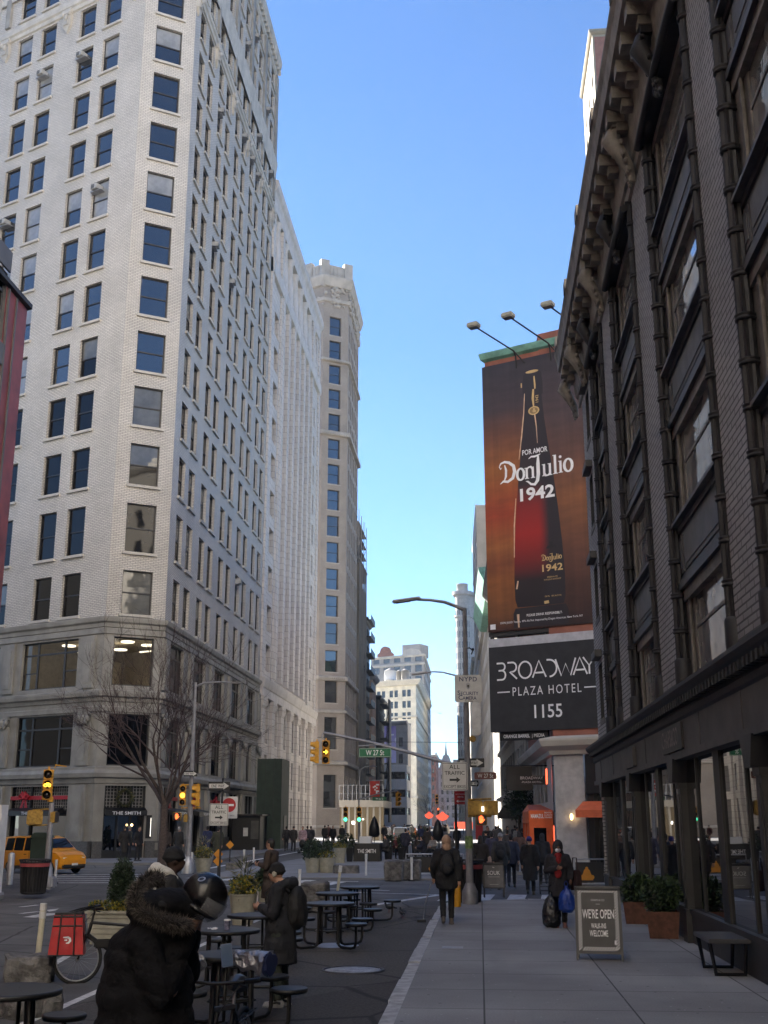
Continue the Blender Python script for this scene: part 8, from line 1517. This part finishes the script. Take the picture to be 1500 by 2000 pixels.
for i in range(nA + 1):
    for j in range(nE + 1): vs_.append(shellpt(R(-75 + 150 * i / nA), R(8 - 62 * j / nE), 1.07 + .10 * j / nE))
fs_ = [(i * (nE + 1) + j, (i + 1) * (nE + 1) + j, (i + 1) * (nE + 1) + j + 1, i * (nE + 1) + j + 1) for i in range(nA) for j in range(nE)]; e.add(vs_, fs_, 0, None, True)
mv, ntv, bv = NT('visor'); bv.inputs['Base Color'].default_value = (.30, .31, .33, 1); bv.inputs['Roughness'].default_value = .08; bv.inputs['Alpha'].default_value = .38; e.build('visor', mv, hl)
e = MB(); e.M = Matrix.Rotation(R(32), 4, 'Y'); cpt = shellpt(R(-118), R(36), 1.012); nrm = (cpt - V(0, 0, .015)).normalized(); u_ = nrm.orthogonal().normalized(); w_ = nrm.cross(u_); e.add([cpt + (u_ * math.cos(R(a)) * .026 + w_ * math.sin(R(a)) * .020) for a in range(0, 360, 20)], [tuple(range(18))], 0); e.add([cpt + nrm * .002 + (u_ * math.cos(R(a)) * .016 + w_ * math.sin(R(a)) * .012) for a in range(0, 360, 20)], [tuple(range(18))], 1); e.build('emblem', [M['galv'], M['black']], hl)
# ---- man in printed hoodie behind the parka
Yh = 12.4; p = D(330, 1700, Yh); J = joints('hold'); hh = 1.87
t = person('person in black jacket with bold white print and cream hood, behind the parka rider', (p.x, Yh, 0), R(70), hh, 'hold', (.014, .014, .016), (.03, .03, .035), cap='beanie', capc=(.010, .010, .011), skin=2, bulk=1.1, vox=.014, key='hoodie', J=J)
b = MB(); h = V(*J['neck']); b.tube([h + V(-.12, .05, -.03), h + V(-.13, -.06, .03), h + V(-.05, -.15, .06), h + V(.06, -.15, .06), h + V(.13, -.05, .03), h + V(.11, .05, -.03)], [.04, .06, .075, .075, .06, .04], n=10); b.ball(tuple(h + V(0, -.14, .02)), (.12, .08, .10)); wear('hood', blob(b, .012, 3, lambda c: .012 * math.sin(c.z * 60 + c.x * 30) * .6), t, cloth((.55, .53, .47)))
cm_ = coat_mesh('hoodie', J, 'jacket', .014, 1.1, .80, None, 0)
pr = MB(); rr = random.Random(11)
def onback(u, v):                       # point on the upper back and shoulder of the jacket, just proud of the cloth
    a = R(180 + u); return V(.262 * math.sin(a) * -1, -.0, 0) + V(0, .205 * math.cos(a), v)
from mathutils.bvhtree import BVHTree
bv_ = BVHTree.FromPolygons([v.co for v in cm_.vertices], [tuple(p_.vertices) for p_ in cm_.polygons])
def deco_print(pts, w):
    P3 = []
    for (u, z) in pts:
        a = R(u); o_ = V(math.sin(a), -math.cos(a), 0); hit = bv_.ray_cast(V(0, .02, z) + o_ * .8, -o_, 1.2); P3.append(hit[0] + hit[1] * .006 if hit[0] else None)
    P3 = [q for q in P3 if q]
    if len(P3) > 1: pr.tube(P3, w, n=5)
for pts in ([(-95, 1.40), (-80, 1.43), (-62, 1.40), (-60, 1.33), (-80, 1.30), (-95, 1.28)], [(-50, 1.42), (-50, 1.28), (-35, 1.28)], [(-25, 1.42), (-10, 1.43), (-5, 1.35), (-15, 1.28), (-27, 1.30), (-25, 1.42)], [(5, 1.42), (5, 1.28)], [(5, 1.36), (25, 1.36)], [(25, 1.43), (25, 1.27)], [(-100, 1.20), (-75, 1.24), (-60, 1.14), (-85, 1.10)], [(-45, 1.22), (-20, 1.24), (-15, 1.14)], [(-40, 1.14), (-15, 1.13)], [(0, 1.22), (25, 1.2), (20, 1.1), (0, 1.12), (0, 1.22)], [(-110, 1.36), (-120, 1.2), (-105, 1.12)], [(-130, 1.38), (-140, 1.25)]): deco_print(pts, .013)
wear('print', pr.mesh('print', []), t, cloth((.62, .62, .60)))
# ---- standing man with beanie, long coat and backpack, facing left
g0 = G(546, 1966); J = joints('hold'); J['head'] = (0, .085, 1.60)
t = person('person in black beanie and long dark coat with backpack, standing by the café tables', (g0.x, g0.y, 0), R(-78), 1.66, 'hold', (.016, .017, .022), (.035, .042, .034), (.30, .30, .29), 'beanie', (.010, .010, .011), 0, 'long', .52, 'down', 1.12, .013, 0, J, 'beanieman', None, 1.15); pack(t, J, .30, .48, .2)
b = MB(); [b.tube([V(*J['a' + s]) + V(sx * .047, -.05 + .05 * i, -.03 + .01 * (i % 2)) for i in range(4)], .014, n=4) for s, sx in (('L', -1), ('L', 1), ('R', -1), ('R', 1))]; wear('shoe_stripe', b.mesh('stripe', []), t, cloth((.02, .02, .02), .6))
b = MB(); b.ball(tuple(V(*J['head']) + V(-.082, -.005, .0)), (.02, .035, .045)); b.ball(tuple(V(*J['head']) + V(.082, -.005, .0)), (.02, .035, .045)); wear('earpiece', b.mesh('ear', []), t, cloth((.45, .42, .35)))
# ---- man in brown coat holding a cup, farther back
p = D(530, 1700, 27); J = joints('hold'); t = person('person in brown coat holding a cup, walking left beyond the planters', (p.x, 27, 0), R(-75), 1.76, 'hold', (.050, .036, .030), (.02, .02, .025), cap='hair', skin=0, style='long', hem=.45, bulk=1.08, vox=.016, key='hold', group=None)
w = V(*J['wL']); o = MB(); o.lathe([(.028, 0), (.038, .10), (.04, .102)], 0, 10, (w.x + .04, w.y + .07, w.z)); q = o.build('paper_cup', M['black'], None, t.location, -R(-75)); tag(q, 'dark takeaway cup held by the person in the brown coat', 'cup')
# ---- walker on the pavement edge
g0 = G(874, 1806, .15); J = joints('walk2'); J.update(wL=(-.27, .1, .93), eL=(-.28, -.03, 1.16)); t = person('person in beige hood and black coat walking away along the kerb with a dustpan', tuple(g0), R(-4), 1.70, 'walk2', (.017, .017, .019), (.014, .014, .016), (.09, .075, .07), 'hood', (.36, .225, .155), 0, 'jacket', .74, None, 1.16, .014, 0, J, 'walker', None, .95); pack(t, J, .25, .38, .12, (.02, .02, .022))
b = MB(); w = V(*J['wL']); b.tube([w + V(0, .05, -.02), w + V(-.16, .2, -.55), w + V(-.2, .23, -.86)], .012, n=6); tl = thing('dustpan', 'long handled dustpan carried by the person in the beige hood', 'dustpan', tuple(g0), R(4)); b.build('handle', M['galv'], tl); b = MB(); c_ = w + V(-.2, .23, -.88); b.box(c_.x - .13, c_.x + .05, c_.y - .08, c_.y + .08, c_.z - .03, c_.z + .03); b.build('pan', M['iron'], tl)
# ---- woman with mask and bags
g0 = G(1095, 1811, .15); J = joints('stand'); J.update(eR=(.25, .0, 1.15), wR=(.05, .23, 1.20), eL=(-.26, .02, 1.14), wL=(-.24, .15, .98), aL=(-.09, .0, .09), aR=(.09, .02, .09))
t = person('person in dark hooded coat, red scarf and white face mask carrying bags', tuple(g0), R(180), 1.60, 'stand', (.020, .019, .024), (.014, .014, .017), (.26, .11, .10), None, None, 1, 'jacket', .62, 'up', 1.12, .013, 0, J, 'masked', None)
h = V(*J['head']); b = MB(); b.ball(tuple(h + V(0, .052, -.045)), (.062, .062, .05), n=14, k=10); wear('face_mask', b.mesh('mask', []), t, cloth((.62, .66, .70), .6)); b = MB(); b.ball(tuple(h + V(0, .045, -.15)), (.085, .08, .06)); b.ball(tuple(h + V(0, .10, -.25)), (.06, .05, .13)); b.ball(tuple(h + V(.02, .14, -.52)), (.08, .06, .10)); wear('scarf', blob(b, .012, 2, lambda c: .008 * noise.noise(c * 25)), t, cloth((.26, .014, .016)))
b = MB(); [b.ball(tuple(h + V(sx * .03, .088, .022)), (.014, .008, .008), n=6, k=4) for sx in (-1, 1)]; wear('eyes', b.mesh('eyes', []), t, cloth((.01, .01, .01), .3))
def plastic(name, c, rough=.25): return mat(name, c, rough, var=.25, scale=6, bmp=.8, bscale=8, spec=.7)
def sack(name, label, c, r, hgt, m, seed, neck=True):
    t = thing(name, label, 'bag', tuple(c)); b = MB(); b.lathe([(r * .55, 0), (r * .95, hgt * .12), (r, hgt * .35), (r * .85, hgt * .6), (r * .55, hgt * .8), (r * .22, hgt * .92), (r * .12, hgt)], 0, 18); me = blob(b, .014, 2, lambda q: .02 * noise.noise(V(q.x * 10 + seed, q.y * 10, q.z * 5)) + .010 * noise.noise(V(q.x * 28, q.y * 28, q.z * 12 + seed))); me.materials.append(m); link('sack', me, t); b = MB()
    for s in (-1, 1): b.tube([(s * r * .1, 0, hgt * .96), (s * r * .22, .01, hgt * 1.08), (s * r * .06, 0, hgt * 1.2), (0, 0, hgt * 1.16)], .009, n=4)
    b.build('handle', m, t); return t
c = D(1079, 1812, g0.y - .05); sack('bin_bag', 'shiny black plastic sack standing on the pavement beside the masked person', (G(1079, 1813, .15).x, g0.y - .12, .155), .19, .66, plastic('sack_black', (.010, .010, .011)), 2)
c = D(1108, 1782, g0.y - .28); sack('carrier_bag', 'bright blue plastic carrier bag hanging from the hand of the masked person', (c.x, g0.y - .26, c.z), .165, .48, plastic('sack_blue', (.008, .045, .30), .35), 5)
t = thing('tote_bag', 'dark red brown tote bag at the side of the masked person', 'bag', (D(1124, 1720, g0.y).x, g0.y, D(1124, 1740, g0.y).z), R(30)); b = MB(); b.cbox((0, 0, .2), (.13, .30, .38), 0, .03); b.build('body', cloth((.035, .016, .018)), t); b = MB(); b.tube([(0, -.1, .38), (0, -.06, .62), (0, .06, .62), (0, .1, .38)], .012, n=5); b.build('strap', cloth((.035, .016, .018)), t)
# ---- people crossing on the right
GR = 'people crossing the side street on the right'
def walkp(px, feet, h, label, **kw): g = G(px, feet, kw.pop('z', .0)); return person(label, tuple(g), kw.pop('face', R(2)), h, group=kw.pop('group', GR), **kw), g
t, g = walkp(980, 1738, 1.78, 'person in grey beanie with dark backpack, centre of the group crossing on the right', pose='walk', coat=(.045, .045, .048), legs=(.016, .018, .026), cap='beanie', capc=(.26, .26, .27), bulk=1.1); pack(t, joints('walk'), .3, .46, .16, (.02, .02, .022))
t, g = walkp(1037, 1748, 1.70, 'person in purple beanie and long black fur collared coat pulling a cart', pose='walk2', coat=(.018, .018, .021), legs=(.015, .015, .017), cap='beanie', capc=(.035, .03, .16), style='long', hem=.45, bulk=1.2); J = joints('walk2'); fur(t, [V(*J['neck']) + V(.13 * math.cos(R(a)), -.04 + .12 * math.sin(R(a)), .0) for a in range(180, 361, 20)], .03, 900, .05, FURM, 5)
ct = thing('shopping_cart', 'folding shopping cart pulled beside the person in the purple beanie', 'cart', (g.x + .42, g.y + .1, 0)); b = MB(); [b.tube([(x, y, .1), (x, y, .62)], .010, n=4) for x in (-.14, .14) for y in (-.12, .12)]; [b.tube([(-.14, -.12, z), (.14, -.12, z), (.14, .12, z), (-.14, .12, z), (-.14, -.12, z)], .008, n=4) for z in (.12, .24, .36, .48, .6)]; b.tube([(-.14, .12, .6), (-.2, .2, .92), (.1, .2, .92), (.14, .12, .6)], .010, n=4); b.build('basket', M['iron'], ct)
for x in (-.13, .13): b = MB(); b.torus((x, .1, .08), .06, .016, 'x', n=14, k=5); b.build('wheel', M['rubber'], ct)
t, g = walkp(1000, 1733, 1.74, 'person in dark blue jacket just right of the grey beanie', pose='walk2', coat=(.022, .030, .062), legs=(.02, .02, .028), cap='hair', bulk=1.05)
t, g = walkp(940, 1737, 1.70, 'person in dark brown coat carrying a pale bag behind the SOUK board', pose='walk', coat=(.030, .026, .025), legs=(.04, .035, .03), cap='long', style='long', hem=.6, bulk=1.08)
b = MB(); b.cbox((0, 0, 0), (.12, .3, .38), 0, .03); tb = b.build('shoulder_bag', cloth((.42, .33, .30)), None, (g.x + .3, g.y, .85)); tag(tb, 'pale shoulder bag of the person in the dark brown coat', 'bag')
for px, feet, h, lb, kw in ((962, 1712, 1.74, 'person in navy coat between the grey beanie and the lamp post', dict(pose='walk', coat=(.03, .03, .06), legs=(.02, .02, .03), cap='hair', style='long', hem=.5)), (1016, 1708, 1.78, 'person in reddish brown jacket with long hair, right of the group', dict(pose='walk2', coat=(.075, .042, .035), legs=(.04, .03, .028), cap='long')), (1062, 1728, 1.72, 'person in black hooded jacket beside the shopping cart', dict(pose='walk', coat=(.02, .02, .026), legs=(.02, .02, .02), cap='hood', capc=(.02, .02, .026))), (950, 1690, 1.7, 'person in black coat half hidden by the lamp post', dict(pose='walk2', coat=(.014, .014, .016), cap='beanie', capc=(.02, .02, .02))), (992, 1692, 1.75, 'person in charcoal coat beyond the blue jacket', dict(pose='walk', coat=(.04, .04, .044), cap='hair')), (1040, 1690, 1.68, 'person in dark olive jacket by the orange vestibule', dict(pose='stand', coat=(.035, .04, .025), cap='beanie', capc=(.05, .05, .05)))): walkp(px, feet, h, lb, **kw)
# ---- people on the left pavements
GL = 'people on the left pavements'
YD = 63.0
for px, Y, lb, kw in ((240, 62.5, 'person in dark hooded coat at the restaurant corner door', dict(face=R(150), coat=(.022, .02, .02), cap='hood', capc=(.03, .026, .025), style='long', hem=.4)), (249, 63.2, 'person in pale cap just inside the restaurant corner door', dict(face=R(30), coat=(.03, .03, .03), cap='beanie', capc=(.2, .19, .17))), (268, 61.5, 'person in black with hands in pockets standing right of the corner door', dict(face=R(120), coat=(.014, .014, .017), legs=(.015, .015, .018))), (321, 60.0, 'person in brown jacket just right of the tree trunk', dict(face=R(160), coat=(.06, .045, .038))), (347, 59.0, 'person in black with grey hair left of the grey signal pole', dict(face=R(20), coat=(.018, .018, .02), capc=(.3, .3, .3), style='long', hem=.5)), (403, 66, 'person in blue coat walking left of the sign post', dict(face=R(0), pose='walk', coat=(.022, .030, .085), style='long', hem=.5)), (424, 58, 'person in olive parka right behind the sign post', dict(face=R(5), pose='walk2', coat=(.04, .042, .028), style='long', hem=.6, bulk=1.2))):
    p = D(px, 1680, Y); kw = dict(kw); person(lb, (p.x, Y, .12), kw.pop('face'), 1.78, group=GL, cap=kw.pop('cap', 'hair'), **kw)
far = [(559, 84, (.02, .02, .024)), (573, 83, (.035, .032, .03)), (591, 80, (.35, .25, .29)), (600, 88, (.03, .03, .05)), (607, 86, (.045, .042, .05)), (634, 104, (.03, .03, .03)), (650, 96, (.014, .014, .016)), (668, 108, (.03, .03, .03)), (641, 118, (.10, .04, .04))]
desc = ['in black by the green enclosure', 'in dark grey right of the green enclosure', 'in a pale pink jacket', 'in navy, just behind the pale pink jacket', 'in slate grey right of the pale pink jacket', 'in charcoal near the tan tower base', 'in black left of the bar stand', 'in charcoal near the pavilion', 'in maroon farther along the left pavement']
for (px, Y, c), d_ in zip(far, desc): p = D(px, 1650, Y); person('small distant person ' + d_, (p.x, Y, .1), R(rnd.uniform(-20, 20) + (180 if rnd.random() < .3 else 0)), 1.74, rnd.choice(['walk', 'walk2']), c, (.02, .02, .026), cap=rnd.choice(['hair', 'beanie']), capc=None, group=GL, vox=.03)
# pram with the pink jacket
p = D(592, 1650, 79); t = thing('pushchair', 'small dark pushchair in front of the pale pink jacket', 'pushchair', (p.x, 78.6, .1)); b = MB(); b.ball((0, 0, .6), (.22, .3, .3)); b.build('hood', M['black'], t); b = MB(); [b.tube([(x, y, .12), (0, 0, .5)], .02, n=4) for x in (-.2, .2) for y in (-.3, .3)]; b.build('frame', M['galv'], t); b = MB(); [b.torus((x, y, .12), .1, .03, 'x', n=12, k=5) for x in (-.22, .22) for y in (-.3, .3)]; b.build('wheels', M['rubber'], t)
# ---- seated and distant crowd in the plaza and along the avenue
GC = 'distant crowd in the plaza and along the avenue'; rc = random.Random(21)
tones = [(.26, .25, .24), (.05, .06, .13), (.014, .014, .016), (.03, .03, .034), (.02, .022, .04), (.05, .04, .034), (.09, .085, .08), (.10, .02, .02), (.04, .05, .03), (.22, .2, .18)]
spots = [(755, 66, 'sit'), (772, 68, 'sit'), (792, 66, 'stand'), (812, 70, 'sit'), (826, 66, 'sit'), (835, 74, 'stand'), (846, 68, 'sit'), (868, 78, 'walk'), (880, 72, 'sit'), (893, 85, 'walk2')] + [(rc.uniform(745, 905), rc.uniform(85, 170), rc.choice(['walk', 'walk2', 'stand'])) for _ in range(17)] + [(rc.uniform(952, 1022), rc.uniform(62, 120), rc.choice(['walk', 'walk2'])) for _ in range(15)]
for px, Y, po in spots:
    p = D(px, 1650, Y); right = px > 940; person('small dark figure among the distant crowd far down the avenue' if not right else 'small dark figure in the crowd on the far right pavement', (p.x, Y, .1), R(rc.uniform(0, 360) if po in ('sit', 'stand') else rc.choice([0, 180]) + rc.uniform(-15, 15)), rc.uniform(1.62, 1.82), po, rc.choice(tones), (.02, .02, .025), cap=rc.choice(['hair', 'hair', 'beanie', 'long']), capc=None, group=GC if not right else 'crowd on the far right pavement', vox=.03, bulk=rc.choice([1.0, 1.1]))
# ---- pigeons
def pigeon(px, py, rot, lb):
    g = G(px, py); t = thing('pigeon', lb, 'pigeon', tuple(g), rot); b = MB(); b.ball((0, -.01, .13), (.055, .10, .06)); caps(b, (0, -.08, .12), (0, -.19, .10), .03, .014, 8); caps(b, (0, .06, .15), (0, .085, .20), .035, .022, 8); b.ball((0, .09, .215), (.022, .026, .022)); caps(b, (0, .11, .212), (0, .132, .205), .007, .004, 6); me = blob(b, .008, 2); wear('body', me, t, cloth((.045, .05, .058))); b = MB(); [b.tube([(x, .0, .08), (x, .005, .008), (x, .03, .004)], .005, n=4) for x in (-.02, .02)]; b.build('legs', mat('pleg', (.3, .1, .09), .6), t); b = MB(); [b.tube([(s * .05, .04, .15), (s * .058, -.06, .14), (s * .03, -.15, .115)], [.015, .03, .008], n=6) for s in (-1, 1)]; b.build('wings', cloth((.07, .075, .085)), t)
pigeon(785, 1793, R(25), 'grey pigeon standing in the open on the plaza'); pigeon(760, 1782, R(100), 'grey pigeon beside the farthest café table leg')
# ================================================================ haze
hz = MB(); hz.box(-410, 410, -160, 910, -1.02, 112); ho = hz.build('haze', []); ho['kind'] = 'stuff'
hm = bpy.data.materials.new('haze_air'); hm.use_nodes = True; hn = hm.node_tree; hn.nodes.remove(hn.nodes["Principled BSDF"]); pv = hn.nodes.new("ShaderNodeVolumePrincipled"); pv.inputs['Color'].default_value = (.78, .86, .96, 1); pv.inputs['Density'].default_value = .0002; pv.inputs['Anisotropy'].default_value = .2
hn.links.new(pv.outputs[0], [n for n in hn.nodes if n.type == 'OUTPUT_MATERIAL'][0].inputs['Volume']); ho.data.materials.append(hm)
